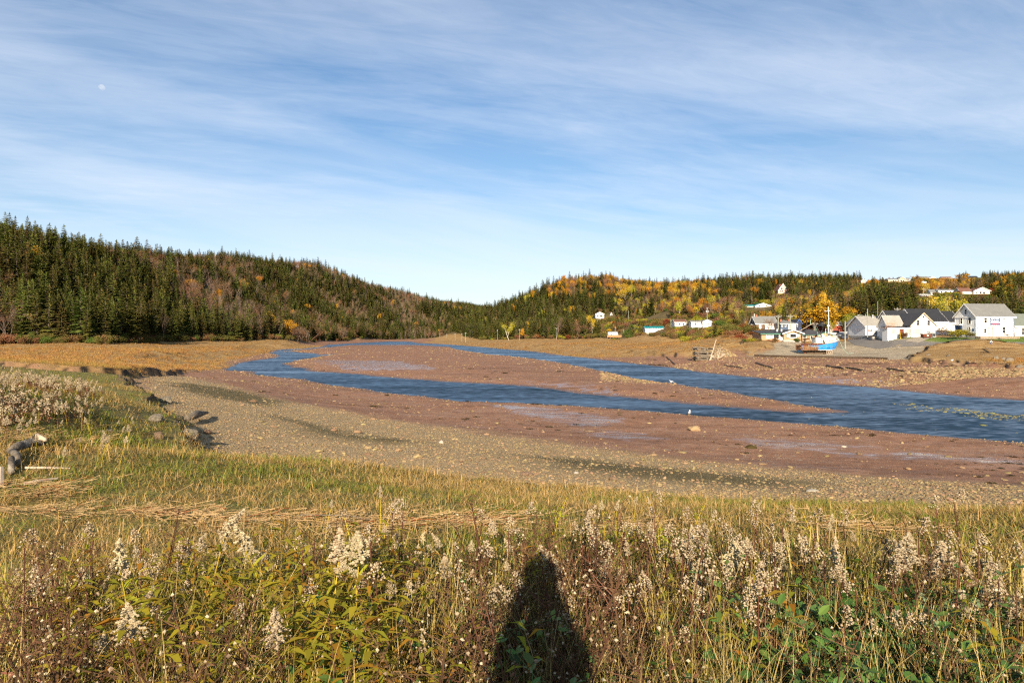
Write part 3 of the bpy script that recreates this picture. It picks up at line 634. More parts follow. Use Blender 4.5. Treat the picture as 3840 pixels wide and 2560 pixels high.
def logpolar(n, r0, r1, pxa=-150, pxb=3990):
    """points spread evenly as seen from the viewer: many near, few far"""
    Y = np.exp(NR.uniform(math.log(r0), math.log(r1), n)); px = NR.uniform(pxa, pxb, n)
    return (px - CX) / FPX * Y, Y
def zrot(n): return np.c_[np.zeros(n), np.zeros(n), NR.uniform(0, 2 * math.pi, n)]

def ground_hit(px, py):
    """where the sight line through a pixel meets the ground"""
    Y = np.exp(np.linspace(math.log(2.2), math.log(60), 500)); X = (px - CX) / FPX * Y; d = H - (py - HY) / FPX * Y - ground_z(X, Y)
    i = int(np.argmax(d < 0)) if (d < 0).any() else len(Y) - 1
    return (float(X[i]), float(Y[i]), float(H - (py - HY) / FPX * Y[i]))
# ------------------------------------------------------------------ stones
def rock_mesh(name, seed, m, flat=.6, sub=2, rough=.25, angular=True):
    bm = bmesh.new(); bmesh.ops.create_icosphere(bm, subdivisions=sub, radius=.5)
    rr = random.Random(seed); ax = [Vector((rr.gauss(0, 1), rr.gauss(0, 1), rr.gauss(0, 1))).normalized() for _ in range(9)]
    of = [rr.uniform(.30, .48) for _ in ax]
    for v in bm.verts:
        p = v.co.copy()
        if angular:
            for a, o in zip(ax, of):
                d = p.dot(a)
                if d > o: p -= a * (d - o) * .85
        n = p.normalized()
        k = 1 + rough * .5 * (math.sin(n.x * 5 + seed) * math.cos(n.y * 4 + seed * 2) + .5 * math.sin(n.z * 9 + n.x * 7 + seed))
        p *= k; v.co = Vector((p.x * 1.15, p.y * .9, p.z * flat))
    me = bpy.data.meshes.new(name); bm.to_mesh(me); bm.free(); me.materials.append(m); return me
MT['stone'] = leafy('shore_stone', (.115, .072, .038), (.20, .135, .068), (.27, .19, .10), rnd=.35)
MT['stone_g'] = mat('grey_boulder', (.12, .098, .07), (.18, .148, .105), 3.5, .9, 1.0, 9, rnd=.15, c2=(.08, .07, .05))
MT['stone_b'] = mat('brown_boulder', (.15, .095, .055), (.21, .14, .085), 3.5, .9, .9, 9, rnd=.15)
MT['stone_w'] = mat('pale_stone', (.36, .32, .25), (.27, .235, .185), 3, .85, .4, 12, rnd=.15)
MT['stone_y'] = leafy('algae_stone', (.13, .125, .045), (.22, .20, .085), rnd=.3)
MT['weed'] = leafy('brown_seaweed', (.03, .025, .01), (.06, .045, .018), rnd=.3)
ROCKS = [rock_mesh('stone', i, MT['stone'], R.uniform(.4, .7), 1 if i < 5 else 2) for i in range(9)]
ROCKY = [rock_mesh('stone', 20 + i, MT['stone_y'], .5, 1) for i in range(4)]

def zone_at(X, Y):
    Z = ground_z(X, Y); a, b = zones(X, Y, Z); sw = np.minimum(sdist(WATER, X, Y), -sdist(ISLAND, X, Y)); return Z, a, b, sw
def stones():
    # shingle and mud flat, near side and island
    X, Y = logpolar(150000, 10.5, 330)
    Z, a, b, sw = zone_at(X, Y)
    r = np.hypot(X, Y); cl = fbm(X * .12, Y * .12, 4, 60); cl2 = fbm(X * .5, Y * .5, 3, 66)
    rim = np.exp(-np.abs(sw + 1.5) / np.clip(r * .035, 1.0, 6))                       # stony rims along the water
    dens = np.where(a[:, 2] > .5, .80 * (1 - .72 * a[:, 3]), np.clip(.07 + .42 * cl + .25 * cl2 + .5 * rim, .02, .8))
    dens = dens * (a[:, 0] < .35) * (a[:, 1] < .35) * (b[:, 1] < .3) * (b[:, 2] < .3) * (b[:, 0] < .4) * (Z > .02) * (1 - .75 * b[:, 3])
    k = NR.uniform(0, 1, len(X)) < dens
    X, Y, Z, a, r = X[k], Y[k], Z[k], a[k], r[k]; n = len(X)
    s = np.exp(NR.normal(math.log(.042), .55, n)); s = np.clip(np.maximum(s, r * .0012 * np.exp(NR.normal(0, .45, n))), .03, .55)
    s = np.where((a[:, 2] > .5), np.minimum(s, .14), s)
    rot = np.c_[NR.normal(0, .18, n), NR.normal(0, .18, n), NR.uniform(0, 6.28, n)]
    scatter('shore_stones', np.c_[X, Y, Z + s * .08], rot, s, NR.integers(0, 9, n), ROCKS, 'countless small tan stones strewn over the gravel shore and mud flats', 'stones')
    # algae-covered stones breaking the surface of the river at the right
    bar = [K(3300, 1505, 0), K(3500, 1520, 0), K(3840, 1560, 0), K(4100, 1590, 0), K(3900, 1590, 0), K(3600, 1555, 0), K(3400, 1528, 0)]
    X, Y = logpolar(26000, 35, 80, 3000, 4100); sd = sdist(bar, X, Y) + fbm(X * .3, Y * .3, 3, 8) * 3
    k = NR.uniform(0, 1, len(X)) < np.where(sd > 0, .30, .002); k &= (sdist(WATER, X, Y) > .5)
    X, Y = X[k], Y[k]; n = len(X); s = np.clip(np.exp(NR.normal(math.log(.2), .4, n)), .1, .55)
    scatter('river_stones', np.c_[X, Y, np.full(n, -.02)], zrot(n), s, NR.integers(0, 4, n), ROCKY, 'yellowish algae covered stones breaking the surface of the shallow river', 'stones')
    # seaweed wads on the mud
    def wad(seed):
        rr = random.Random(seed); mb = MB()
        for i in range(26):
            a0 = rr.uniform(0, 6.28); l = rr.uniform(.2, .55); x, y = rr.gauss(0, .15), rr.gauss(0, .15); w = rr.uniform(.03, .07)
            c, s_ = math.cos(a0), math.sin(a0); z0 = rr.uniform(.02, .14)
            p = [(x, y, z0), (x + c * l * .5 - s_ * w, y + s_ * l * .5 + c * w, z0 * .8 + .05), (x + c * l, y + s_ * l, .01), (x + c * l * .5 + s_ * w, y + s_ * l * .5 - c * w, z0 * .8 + .02)]
            mb.face(p)
        return mb.mesh('seaweed_wad', MT['weed'])
    X, Y = logpolar(9000, 20, 140); Z, a, b, sw = zone_at(X, Y); cl = fbm(X * .1, Y * .16, 4, 91)
    k = (a.max(1) < .5) & (b[:, :3].max(1) < .3) & (sw < -1) & (Z < 1.9) & (NR.uniform(0, 1, len(X)) < np.clip(cl * 1.1 - .08, .004, .5))
    X, Y, Z = X[k], Y[k], Z[k]; n = len(X)
    s = np.exp(NR.normal(math.log(.33), .45, n)) * np.clip(np.hypot(X, Y) / 60, .6, 1.5)
    scatter('seaweed', np.c_[X, Y, Z], zrot(n), np.c_[s, s, s * .7], NR.integers(0, 4, n), [wad(i) for i in range(4)], 'dark brown seaweed left lying in wads on the mud', 'seaweed')
stones()

def place_stone(px, py, z, wpx, hpx, m, label, group=None, seed=1, name='boulder', sink=.18, sub=3):
    x, y, z0 = K(px, py, z); zt = gz(x, y)
    w = wpx / FPX * y; h = hpx / FPX * y
    me = rock_mesh(name, seed, m, .8, sub, .18)
    o = link(name, me); dx, dy, dz = o.dimensions if False else (1.05, .85, .72)
    o.scale = (w * .92, w * .9, h / .66); o.rotation_euler = (0, 0, R.uniform(-.5, .5)); o.location = (x, y, zt + h * (.42 - sink))
    return tag(o, label, 'boulder' if name == 'boulder' else 'stone', group)
place_stone(711, 1672, 3.3, 66, 44, MT['stone_g'], 'large pointed grey boulder at the edge of the grass bank', seed=3)
place_stone(596, 1676, 3.6, 45, 34, MT['stone_b'], 'rounded tan boulder in the grass left of the large grey one', seed=4)
place_stone(582, 1632, 3.55, 58, 36, MT['stone_g'], 'flat slanting lichen grey rock in the grass bank above the tan boulder', seed=5)
place_stone(624, 1514, 3.2, 50, 32, MT['stone_g'], 'pale rock at the top corner of the grass bank', seed=6)
place_stone(777, 1626, 3.0, 34, 20, MT['stone_b'], 'small tan rock on the gravel right of the driftwood slab', seed=7)
place_stone(410, 1622, 4.1, 32, 12, MT['stone_w'], 'small white flat stone lying higher in the left grass', seed=8, name='stone')
place_stone(377, 1636, 4.1, 42, 13, MT['stone_w'], 'wider white flat stone lying lower in the left grass', seed=9, name='stone')
place_stone(3578, 1374, 1.4, 46, 24, MT['stone_b'], 'big brown boulder under the far bank with a gull on it', seed=10)
for i, (px, py, w, h, t) in enumerate([(3556, 1362, 16, 10, 'small boulder tucked behind the gull boulder'), (3737, 1370, 22, 15, 'leftmost grey boulder of the row under the far bank at right'), (3763, 1372, 18, 11, 'low grey boulder second from left in the far bank row'),
                                       (3787, 1377, 34, 18, 'widest grey boulder in the row under the far bank'), (3822, 1384, 26, 20, 'rightmost grey boulder in the row under the far bank'), (3480, 1358, 18, 8, 'flat tan rock under the far bank left of the gull boulder')]):
    place_stone(px, py, 1.4, w, h, MT['stone_g'], t, seed=30 + i)
for i, (px, py, z, w, h, m, t) in enumerate([(2605, 1600, .6, 50, 26, 'stone', 'pile of tan stones with seaweed on the red mud near the river'), (2816, 1674, .8, 40, 17, 'weed', 'dark seaweed covered rock on the mud by the wet pool'), (2560, 1700, 1.0, 30, 9, 'stone', 'flat tan rock on the mud left of the wet pool'),
        (3165, 1673, .5, 20, 8, 'stone_w', 'pale stone on the mud beyond the wet pool'), (3222, 1706, .6, 24, 12, 'stone_b', 'brown rock between the two wet pools'), (2299, 1809, 2.5, 38, 20, 'stone_b', 'round dark brown boulder on the upper gravel'),
        (3048, 1842, 2.5, 50, 14, 'stone_w', 'long pale rock on the upper gravel at right'), (1655, 1660, 2.0, 20, 16, 'stone_w', 'round pale stone on the dark gravel strip'), (1382, 1684, 2.4, 32, 13, 'stone', 'oval tan stone on gravel left of the round pale one'), (1340, 1626, 1.9, 30, 13, 'stone', 'tan stone on the algae strip of the gravel'),
        (1398, 1567, 1.4, 22, 9, 'stone', 'pale stone on the mud gravel border'), (2210, 1609, .7, 48, 10, 'stone_b', 'long brown stone lying on smooth wet mud'), (1825, 1622, 1.2, 24, 10, 'stone', 'tan stone at the edge of the mud, centre'), (1838, 1785, 2.9, 44, 14, 'stone_g', 'grey slab at the top of the gravel, centre'),
        (1975, 1776, 2.6, 48, 16, 'stone_b', 'tan slab on the top gravel right of the grey slab'), (950, 1512, 1.9, 26, 10, 'stone', 'pale stone on the left gravel near the algae'), (2730, 1816, 2.3, 24, 7, 'stone', 'flat stone on gravel below the pools'), (3700, 1786, 1.1, 18, 10, 'stone', 'tan stone on mud at far right'), (2160, 1782, 2.4, 20, 10, 'stone_w', 'pale stone on gravel left of the brown boulder')]):
    place_stone(px, py, z, w, h, MT[m], t, seed=50 + i, name='stone', sink=.22, sub=2)
# individual stones of the mud flat, alike
X, Y = logpolar(1500, 22, 62); Z, a, b, sw = zone_at(X, Y); kk = np.where((a[:, :2].max(1) < .2) & (sw < -1.5) & (Z < 2.8))[0][:150]
for j in kk:
    o = link('stone', ROCKS[5 + int(j) % 4]); s = R.uniform(.10, .27); o.scale = (s * 1.2, s, s * R.uniform(.7, 1.1)); o.rotation_euler = (R.gauss(0, .15), R.gauss(0, .15), R.uniform(0, 6.28)); o.location = (X[j], Y[j], Z[j] + s * .1)
    tag(o, 'loose tan stone lying on the gravel and mud flat', 'stone', 'larger loose stones on the near flat')

# ------------------------------------------------------------------ far cobbles below the slip and bank
X, Y = logpolar(52000, 85, 175, 2250, 3990); Z, a, b, sw = zone_at(X, Y)
dn = np.clip(.18 + fbm(X * .06, Y * .06, 3, 77) * .9 + .5 * sstep(3200, 3800, X / Y * FPX + CX), .03, .8)
k = (a.max(1) < .4) & (b[:, :3].max(1) < .3) & (sw < -.5) & (Z < 2.8) & (NR.uniform(0, 1, len(X)) < dn)
X, Y, Z = X[k], Y[k], Z[k]; n = len(X); s = np.clip(np.exp(NR.normal(math.log(.24), .45, n)), .1, .8)
scatter('far_cobbles', np.c_[X, Y, Z], np.c_[NR.normal(0, .2, n), NR.normal(0, .2, n), NR.uniform(0, 6.28, n)], s, NR.integers(0, 9, n), ROCKS, 'cobbles strewn over the mud below the far bank and slipway', 'stones')
# ------------------------------------------------------------------ grass
def blades(name, seed, n, h, spread, lean, w, m, seg=3, curl=.5, hvar=.4, mats=None):
    rr = random.Random(seed); mb = MB()
    for i in range(n):
        a = rr.uniform(0, 6.28); r0 = spread * math.sqrt(rr.random()); x, y = r0 * math.cos(a), r0 * math.sin(a)
        az = rr.uniform(0, 6.28); ln = abs(rr.gauss(lean, lean * .5)); hh = h * rr.uniform(1 - hvar, 1 + hvar * .6); ww = w * rr.uniform(.6, 1.3)
        fx, fy = math.cos(az), math.sin(az); ta = az + math.pi / 2 + rr.uniform(-.9, .9); sx, sy = math.cos(ta), math.sin(ta)
        pts = []
        for s in range(seg + 1):
            t = s / seg; ang = ln * (1 + curl * t * 1.6); d = hh * t
            pts.append((x + fx * d * math.sin(min(ang, 1.5)) , y + fy * d * math.sin(min(ang, 1.5)), d * math.cos(min(ang, 1.5))))
        mi = rr.choices(range(len(mats)), [q[1] for q in mats])[0] if mats else 0
        b = len(mb.v)
        for s, p in enumerate(pts[:-1]):
            k = ww * (1 - .55 * s / seg); mb.v += [(p[0] - sx * k, p[1] - sy * k, p[2]), (p[0] + sx * k, p[1] + sy * k, p[2])]
        mb.v.append(pts[-1])
        for s in range(seg - 1): mb.f.append((b + 2 * s, b + 2 * s + 1, b + 2 * s + 3, b + 2 * s + 2)); mb.m.append(mi)
        mb.f.append((b + 2 * seg - 2, b + 2 * seg - 1, b + 2 * seg)); mb.m.append(mi)
    return mb.mesh(name, [q[0] for q in mats] if mats else m)
G = {}
G['tan'] = leafy('dry_grass', (.26, .18, .062), (.43, .31, .125), rnd=.2)
G['gold'] = leafy('golden_grass', (.20, .145, .033), (.34, .25, .065), rnd=.2)
G['olive'] = leafy('olive_grass', (.115, .115, .024), (.21, .20, .043), rnd=.2)
G['green'] = leafy('green_grass', (.075, .11, .02), (.13, .18, .03), rnd=.2)
G['brown'] = leafy('dead_brown_weed', (.055, .03, .018), (.13, .07, .038), rnd=.25)
G['straw'] = leafy('pale_straw', (.34, .22, .10), (.52, .36, .17), rnd=.15)
G['marsh'] = leafy('marsh_grass', (.22, .115, .035), (.36, .205, .07), rnd=.22)
G['rustleaf'] = leafy('rust_leaf', (.20, .05, .015), (.30, .09, .025), rnd=.2)
G['fluff'] = leafy('seed_fluff', (.36, .285, .165), (.58, .48, .31), rnd=.12, transl=.2)
G['fluffdark'] = leafy('brown_seed', (.17, .115, .065), (.36, .27, .17), rnd=.12)
G['stem_y'] = leafy('yellow_stem', (.36, .27, .03), (.36, .27, .03), rnd=.2)
G['leaf_y'] = leafy('yellow_leaf', (.44, .38, .03), (.28, .30, .03), (.44, .23, .025), rnd=.25, transl=.25)
G['leaf_g'] = leafy('green_leaf', (.06, .115, .02), (.115, .19, .032), rnd=.35, rough=.45, spec=.35, transl=.2)
G['leaf_b'] = leafy('withered_leaf', (.15, .075, .04), (.075, .04, .022), rnd=.25)
SHORT = [(G['olive'], 4), (G['tan'], 2.6), (G['green'], 2.8), (G['gold'], 3.4)]
P_short = [blades('short_grass', i, 20, .16, .19, .95, .0046, None, 2, .35, .4, SHORT) for i in range(5)]
P_green = [blades('green_tuft', 50 + i, 20, .17, .18, .7, .0048, None, 2, .4, .4, [(G['green'], 5), (G['olive'], 3), (G['gold'], 1)]) for i in range(3)]
P_gold = [blades('gold_tuft', 60 + i, 20, .19, .17, .75, .0042, None, 2, .5, .4, [(G['gold'], 4), (G['tan'], 5), (G['olive'], 2)]) for i in range(4)]
P_tall = [blades('tall_grass', 70 + i, 26, .58, .13, .25, .0019, None, 4, .9, .45, [(G['tan'], 5), (G['straw'], 3), (G['gold'], 3), (G['olive'], 2)]) for i in range(5)]
P_under = [blades('undergrowth', 90 + i, 26, .30, .17, .6, .0042, None, 2, .9, .5, [(G['olive'], 4), (G['green'], 2.5), (G['brown'], 3), (G['tan'], 3), (G['gold'], 3)]) for i in range(4)]
def straw_mesh(seed):
    rr = random.Random(seed); mb = MB()
    for i in range(46):
        a = rr.gauss(0, .8); l = rr.uniform(.05, .26); x, y = rr.gauss(0, .28), rr.gauss(0, .11); z = rr.uniform(.0, .035); w = rr.uniform(.0009, .0019)
        c, s = math.cos(a), math.sin(a); z2 = z + rr.uniform(-.02, .035)
        mb.face([(x - s * w, y + c * w, z), (x + s * w, y - c * w, z), (x + c * l + s * w, y + s * l - c * w, z2), (x + c * l - s * w, y + s * l + c * w, z2 + .004)], 0 if rr.random() < .9 else 1)
    return mb.mesh('straw', [G['straw'], G['rustleaf']])
P_straw = [straw_mesh(i) for i in range(4)]
P_marsh = [blades('marsh_tuft', 110 + i, 60, .50, .55, .42, .011, G['marsh'], 3, .9, .4) for i in range(4)]
P_marshn = [blades('marsh_tuft_near', 130 + i, 60, .34, .35, .7, .006, None, 3, .7, .4, [(G['marsh'], 6), (G['gold'], 3), (G['olive'], 2)]) for i in range(4)]

def grass_all():
    # terrace turf
    X, Y = logpolar(36000, 3.4, 66); Z, a, b, sw = zone_at(X, Y)
    patch = fbm(X * .55, Y * .55, 4, 120); p2 = fbm(X * .17, Y * .17, 3, 125)
    k = (a[:, 0] > .5) & (NR.uniform(0, 1, len(X)) < np.clip(.75 + patch * .5, .3, 1))
    X, Y, Z, patch, p2 = X[k], Y[k], Z[k], patch[k], p2[k]; n = len(X); r = np.hypot(X, Y)
    u = NR.uniform(-.25, .25, n) + patch + p2 * .6
    idx = np.where(u > .17, 5 + NR.integers(0, 3, n), np.where(u < -.10, 8 + NR.integers(0, 4, n), NR.integers(0, 5, n)))
    s = np.clip(NR.normal(.95, .22, n), .5, 1.5) * np.clip(r / 11, .8, 1.5)
    joined('meadow_grass', np.c_[X, Y, Z - .01], zrot(n), np.c_[s, s, s * NR.uniform(.45, .85, n)], idx, P_short + P_green + P_gold, 'matted green and tan grass covering the near bank', 'grass')
    # tall dry grass of the front bank, thickest right of the middle
    X, Y = logpolar(15000, 1.25, 6.2); px = X / Y * FPX + CX; Z, a, b, sw = zone_at(X, Y); cl = fbm(X * 1.1, Y * 1.1, 3, 140)
    yy = HY + FPX * (H - Z) / Y
    band = sstep(4.7, 2.9, Y); rightb = .45 + .55 * sstep(1300, 1900, px) * sstep(3300, 2600, px) + .25 * sstep(3000, 3800, px)
    k = (NR.uniform(0, 1, len(X)) < np.clip(.145 * band * rightb * (1 + cl * 2.4), .004, 1)) & (a[:, 0] > .4)
    X, Y, Z = X[k], Y[k], Z[k]; n = len(X)
    joined('tall_dry_grass', np.c_[X, Y, Z - .01], np.c_[NR.normal(0, .10, n), NR.normal(0, .10, n), NR.uniform(0, 6.28, n)], NR.uniform(.5, .95, n), NR.integers(0, 5, n), P_tall, 'tall dry straw coloured grass standing in the foreground bank', 'grass')
    X, Y = logpolar(8000, 1.2, 5.0); Z, a, b, sw = zone_at(X, Y); cl = fbm(X * .9, Y * .9, 3, 150)
    k = NR.uniform(0, 1, len(X)) < np.clip((.55 + cl) * sstep(4.9, 3.2, Y), 0, 1)
    X, Y, Z = X[k], Y[k], Z[k]; n = len(X)
    joined('undergrowth', np.c_[X, Y, Z - .01], zrot(n), NR.uniform(.6, 1.3, n), NR.integers(0, 4, n), P_under, 'green and brown undergrowth between the foreground stalks', 'grass')
    # straw of the tide wrack, two lines
    pts = []
    for line, wdt, cnt in (([(-200, 1945), (100, 1938), (400, 1950), (700, 1962), (900, 1985), (1150, 1985), (1400, 1998), (1650, 1992), (1900, 1990), (2300, 2000), (2700, 2003), (3050, 2010), (3300, 2020), (3700, 2030), (4000, 2040)], .13, 58),
                           ([(-150, 1840), (60, 1850), (150, 1900), (0, 1935)], .2, 12), ([(-100, 1640), (120, 1650), (260, 1670), (420, 1640), (300, 1610), (100, 1600)], .5, 30)):
        L = [ground_hit(a, b) for a, b in line]
        for i in range(cnt):
            t = R.random() * (len(L) - 1); j = int(t); f = t - j; d = Vector(L[j + 1]) - Vector(L[j]); p = Vector(L[j]).lerp(Vector(L[j + 1]), f)
            if CX + p.x / p.y * FPX > 2000 and R.random() < .5: continue
            pts.append((p.x + R.gauss(0, .1), p.y + .12 + R.gauss(0, wdt * .55) * (.6 + 1.0 * abs(math.sin(t * 3.1))), math.atan2(d.y, d.x)))
    A = np.array(pts); n = len(A); Z = ground_z(A[:, 0], A[:, 1])
    joined('tide_wrack', np.c_[A[:, :2], Z + .04], np.c_[NR.normal(0, .08, n), NR.normal(0, .08, n), A[:, 2] + NR.normal(0, .35, n)], NR.uniform(.7, 1.25, n), NR.integers(0, 4, n), P_straw, 'line of pale straw and rust leaves left by the tide across the grass', 'straw')
    # marshes
    X, Y = logpolar(44000, 34, 520, -200, 4000); x2_, y2_ = logpolar(5000, 36, 80, -200, 1100); X, Y = np.r_[X, x2_], np.r_[Y, y2_]; Z, a, b, sw = zone_at(X, Y); cl = fbm(X * .06, Y * .12, 4, 160)
    k = (a[:, 1] > .55) & (b[:, 1] < .4) & (NR.uniform(0, 1, len(X)) < np.clip(.85 + cl * .9, .2, 1))
    X, Y, Z, cl = X[k], Y[k], Z[k], cl[k]; n = len(X); r = np.hypot(X, Y)
    s = NR.uniform(.7, 1.15, n) * np.clip(r / 140, .62, 2.2)
    idx = np.where(r < 75, 4 + NR.integers(0, 4, n), NR.integers(0, 4, n))
    hz_ = NR.uniform(.6, 1.1, n) * np.clip(1 / np.clip(r / 140, .62, 2.2), .3, 1.3) * (1 + cl * .5) * np.where((a[k][:, 1] > 0) & (X > 60) & (Y > 118) & (Y < 190), .30, 1)
    scatter('marsh_grass', np.c_[X, Y, Z - .03], zrot(n), np.c_[s, s, s * hz_], idx, P_marsh + P_marshn, 'tan salt marsh grass covering the flat marshes beside the river', 'grass')
grass_all()
# ------------------------------------------------------------------ trees
T = {}
T['needle'] = leafy('spruce_needles', (.046, .066, .014), (.105, .122, .025), (.165, .150, .036), rnd=.42)
T['needle2'] = leafy('spruce_needles_rusty', (.052, .062, .016), (.108, .104, .027), (.185, .118, .038), rnd=.32)
T['bark'] = leafy('grey_bark', (.075, .06, .045), (.11, .09, .07), rnd=.25)
T['birch'] = leafy('pale_bark', (.42, .38, .31), (.50, .46, .39), rnd=.15)
T['twig'] = leafy('bare_twigs', (.115, .082, .062), (.20, .15, .115), rnd=.25)
T['twigred'] = leafy('reddish_twigs', (.12, .068, .045), (.20, .12, .08), rnd=.25)
T['orange'] = leafy('orange_leaves', (.35, .165, .018), (.46, .25, .02), (.27, .11, .02), rnd=.2)
T['yellow'] = leafy('yellow_leaves', (.40, .245, .022), (.48, .31, .03), (.29, .20, .03), rnd=.2)
T['ygreen'] = leafy('yellow_green_leaves', (.25, .22, .025), (.34, .30, .03), (.15, .16, .025), rnd=.15)
T['rust'] = leafy('rust_brown_leaves', (.16, .080, .036), (.22, .118, .05), (.12, .065, .036), rnd=.25)
T['redleaf'] = leafy('red_leaves', (.15, .035, .02), (.21, .065, .022), (.10, .03, .02), rnd=.2)
T['olivel'] = leafy('olive_leaves', (.09, .085, .022), (.15, .13, .032), (.065, .06, .02), rnd=.25)
T['greenl'] = leafy('green_leaves', (.05, .085, .018), (.10, .14, .025), (.04, .055, .015), rnd=.2)
T['deadbranch'] = leafy('grey_dead_branches', (.24, .22, .18), (.34, .31, .26), rnd=.15)

def spruce(seed, h=15.0, rad=2.7, lv=24, dead=0.0):
    rr = random.Random(seed); c = MB(); tr = MB()
    bend = [rr.gauss(0, .012) for _ in range(2)]
    ax = lambda z: (bend[0] * z * z / h, bend[1] * z * z / h)
    tr.tube([(*ax(z), z) for z in (0, h * .3, h * .65, h * .98)], [h * .014, h * .011, h * .006, .01], 5)
    for i in range(lv):
        t = .07 + .91 * (i / (lv - 1)) ** .92
        z = h * t; x0, y0 = ax(z)
        L0 = rad * ((1 - t) ** .68 * .97 + .10) * (1 if t > .16 else .72)
        nb = max(4, int(round(8.5 - 4 * t + rr.uniform(-.8, .8))))
        ph = rr.uniform(0, 6.28)
        for b in range(nb):
            a = ph + 6.283 * b / nb + rr.gauss(0, .22); L = L0 * rr.uniform(.62, 1.18)
            if rr.random() < .07: L *= .45
            zz0 = z + rr.gauss(0, h * .012); dr = rr.uniform(.18, .42) * (1.15 - t); up = rr.uniform(.05, .22)
            ca, sa = math.cos(a), math.sin(a)
            def pt(s, side=0.0, dz=0.0):
                d = s * L; return (x0 + ca * d - sa * side, y0 + sa * d + ca * side, zz0 - dr * d + up * s * s * L * .9 + dz)
            if rr.random() < dead * (1.2 - t):
                tr.tube([pt(0), pt(.6), pt(1)], [.05, .035, .012], 3, cap=False); continue
            w = L * .13 + .06
            c.face([pt(.05, -w * .6), pt(.05, w * .6), pt(.6, w), pt(1.0, 0), pt(.6, -w)])
            for s in (.26, .44, .62, .80):
                for sd in (-1, 1):
                    fl = (.58 - .28 * s) * L * rr.uniform(.7, 1.25); e = s + fl * .62 / L
                    p0 = pt(s - .07, sd * w * .2); p1 = pt(s + .09, sd * w * .2)
                    tip = pt(e, sd * fl * .72, -rr.uniform(.04, .26) * fl); md = pt((s + e) * .5 + .10, sd * fl * .36, -.04 * fl)
                    c.face([p0, tip, md, p1])
                    if sd > 0: c.face([pt(s - .1, -w * .5, -.02), pt(s + .12, 0, -.22 * L * (1 - s) - .12), pt(s + .12, w * .5)])
    for k in range(5):
        a = k * 1.256; c.face([(*ax(h * .93), h * .93), (ax(h)[0] + math.cos(a) * .22, ax(h)[1] + math.sin(a) * .22, h * .95), (*ax(h), h * 1.02)])
    return tr, c
def tree_rec(rr, limb, tips, p, d, L, r, depth, maxd, sides, wander=.22, spread=(.35, .75), kids=(3, 4)):
    n = 3; pts = [p]; q = p; dd = d.copy()
    for i in range(n):
        dd = (dd + Vector((rr.gauss(0, wander), rr.gauss(0, wander), rr.gauss(.05, wander * .6)))).normalized(); q = q + dd * (L / n); pts.append(q)
    limb.tube(pts, [r, r * .82, r * .66, r * .5], sides[min(depth, len(sides) - 1)], cap=False)
    if depth >= maxd - 1: tips += [pts[-1], pts[-2]]
    if depth >= maxd: return
    for i in range(rr.randint(*kids)):
        f = 1.0 if i == 0 else rr.uniform(.35, 1.0); k = min(int(f * n), n - 1); b = pts[k].lerp(pts[k + 1], f * n - k) if f < 1 else pts[-1]
        ang = rr.uniform(*spread) * (.4 if i == 0 else 1.0); az = rr.uniform(0, 6.283)
        t1 = dd.cross(Vector((0, 0, 1))); t1 = t1.normalized() if t1.length > .05 else Vector((1, 0, 0)); t2 = dd.cross(t1)
        nd = (dd * math.cos(ang) + (t1 * math.cos(az) + t2 * math.sin(az)) * math.sin(ang)); nd.z += .10; nd.normalize()
        tree_rec(rr, limb, tips, b, nd, L * rr.uniform(.55, .8), r * rr.uniform(.42, .6), depth + 1, maxd, sides, wander, spread, kids)
def broadleaf(seed, h=11.0, leaves=900, lsize=.26, stems=1, spread=(.35, .75), maxd=3, kids=(3, 4), trunkf=.36, r0=None, clump=.55):
    rr = random.Random(seed); limb = MB(); tips = []; r0 = r0 or h * .014
    for s in range(stems):
        d = Vector((rr.gauss(0, .08 if stems == 1 else .45), rr.gauss(0, .08 if stems == 1 else .45), 1)).normalized()
        tree_rec(rr, limb, tips, Vector((rr.gauss(0, .12 * (stems > 1)), rr.gauss(0, .12 * (stems > 1)), 0)), d, h * trunkf, r0, 0, maxd, (6, 4, 3, 3, 3), .13, spread, kids)
    zmax = max(v[2] for v in limb.v); k = h / zmax
    limb.v = [(x * k, y * k, z * k) for x, y, z in limb.v]; tips = [t * k for t in tips]
    lf = MB(); cl = h * .055 * clump / .55
    for i in range(leaves):
        p = rr.choice(tips) + Vector((rr.gauss(0, cl), rr.gauss(0, cl), rr.gauss(0, cl * .8)))
        n = Vector((rr.gauss(0, 1), rr.gauss(0, 1), rr.gauss(0, 1))).normalized(); u = n.orthogonal().normalized(); v = n.cross(u); s = lsize * rr.uniform(.5, 1.2)
        lf.face([p - u * s * .5, p + v * s * .35, p + u * s * .5, p - v * s * .35])
    return limb, lf
def combo(name, a, am, b, bm_):
    m = MB(); m.v = list(a.v); m.f = list(a.f); m.m = [0] * len(a.f); o = len(m.v)
    m.v += list(b.v); m.f += [tuple(i + o for i in f) for f in b.f]; m.m += [1] * len(b.f)
    return m.mesh(name, [am, bm_])
SPR = []
for i in range(8):
    tr, c = spruce(200 + i, 15, R.uniform(2.7, 3.6), 26, .08 if i < 6 else .4)
    nm = T['needle'] if i % 3 else T['needle2']
    SPR.append((tr.mesh('trunk', T['bark']), c.mesh('crown', nm), combo('spruce', tr, T['bark'], c, nm)))
print('spruce faces', len(SPR[0][2].polygons))
def kinds(n, seed, lm, fm, name, **kw):
    out = []
    for i in range(n):
        a, b = broadleaf(seed + i, **kw); out.append((a.mesh('trunk', lm), b.mesh('crown', fm), combo(name, a, lm, b, fm)))
    return out
BARE = kinds(4, 300, T['twig'], T['rust'], 'bare_tree', h=11, leaves=90, lsize=.22, maxd=4, kids=(3, 4), spread=(.3, .65))
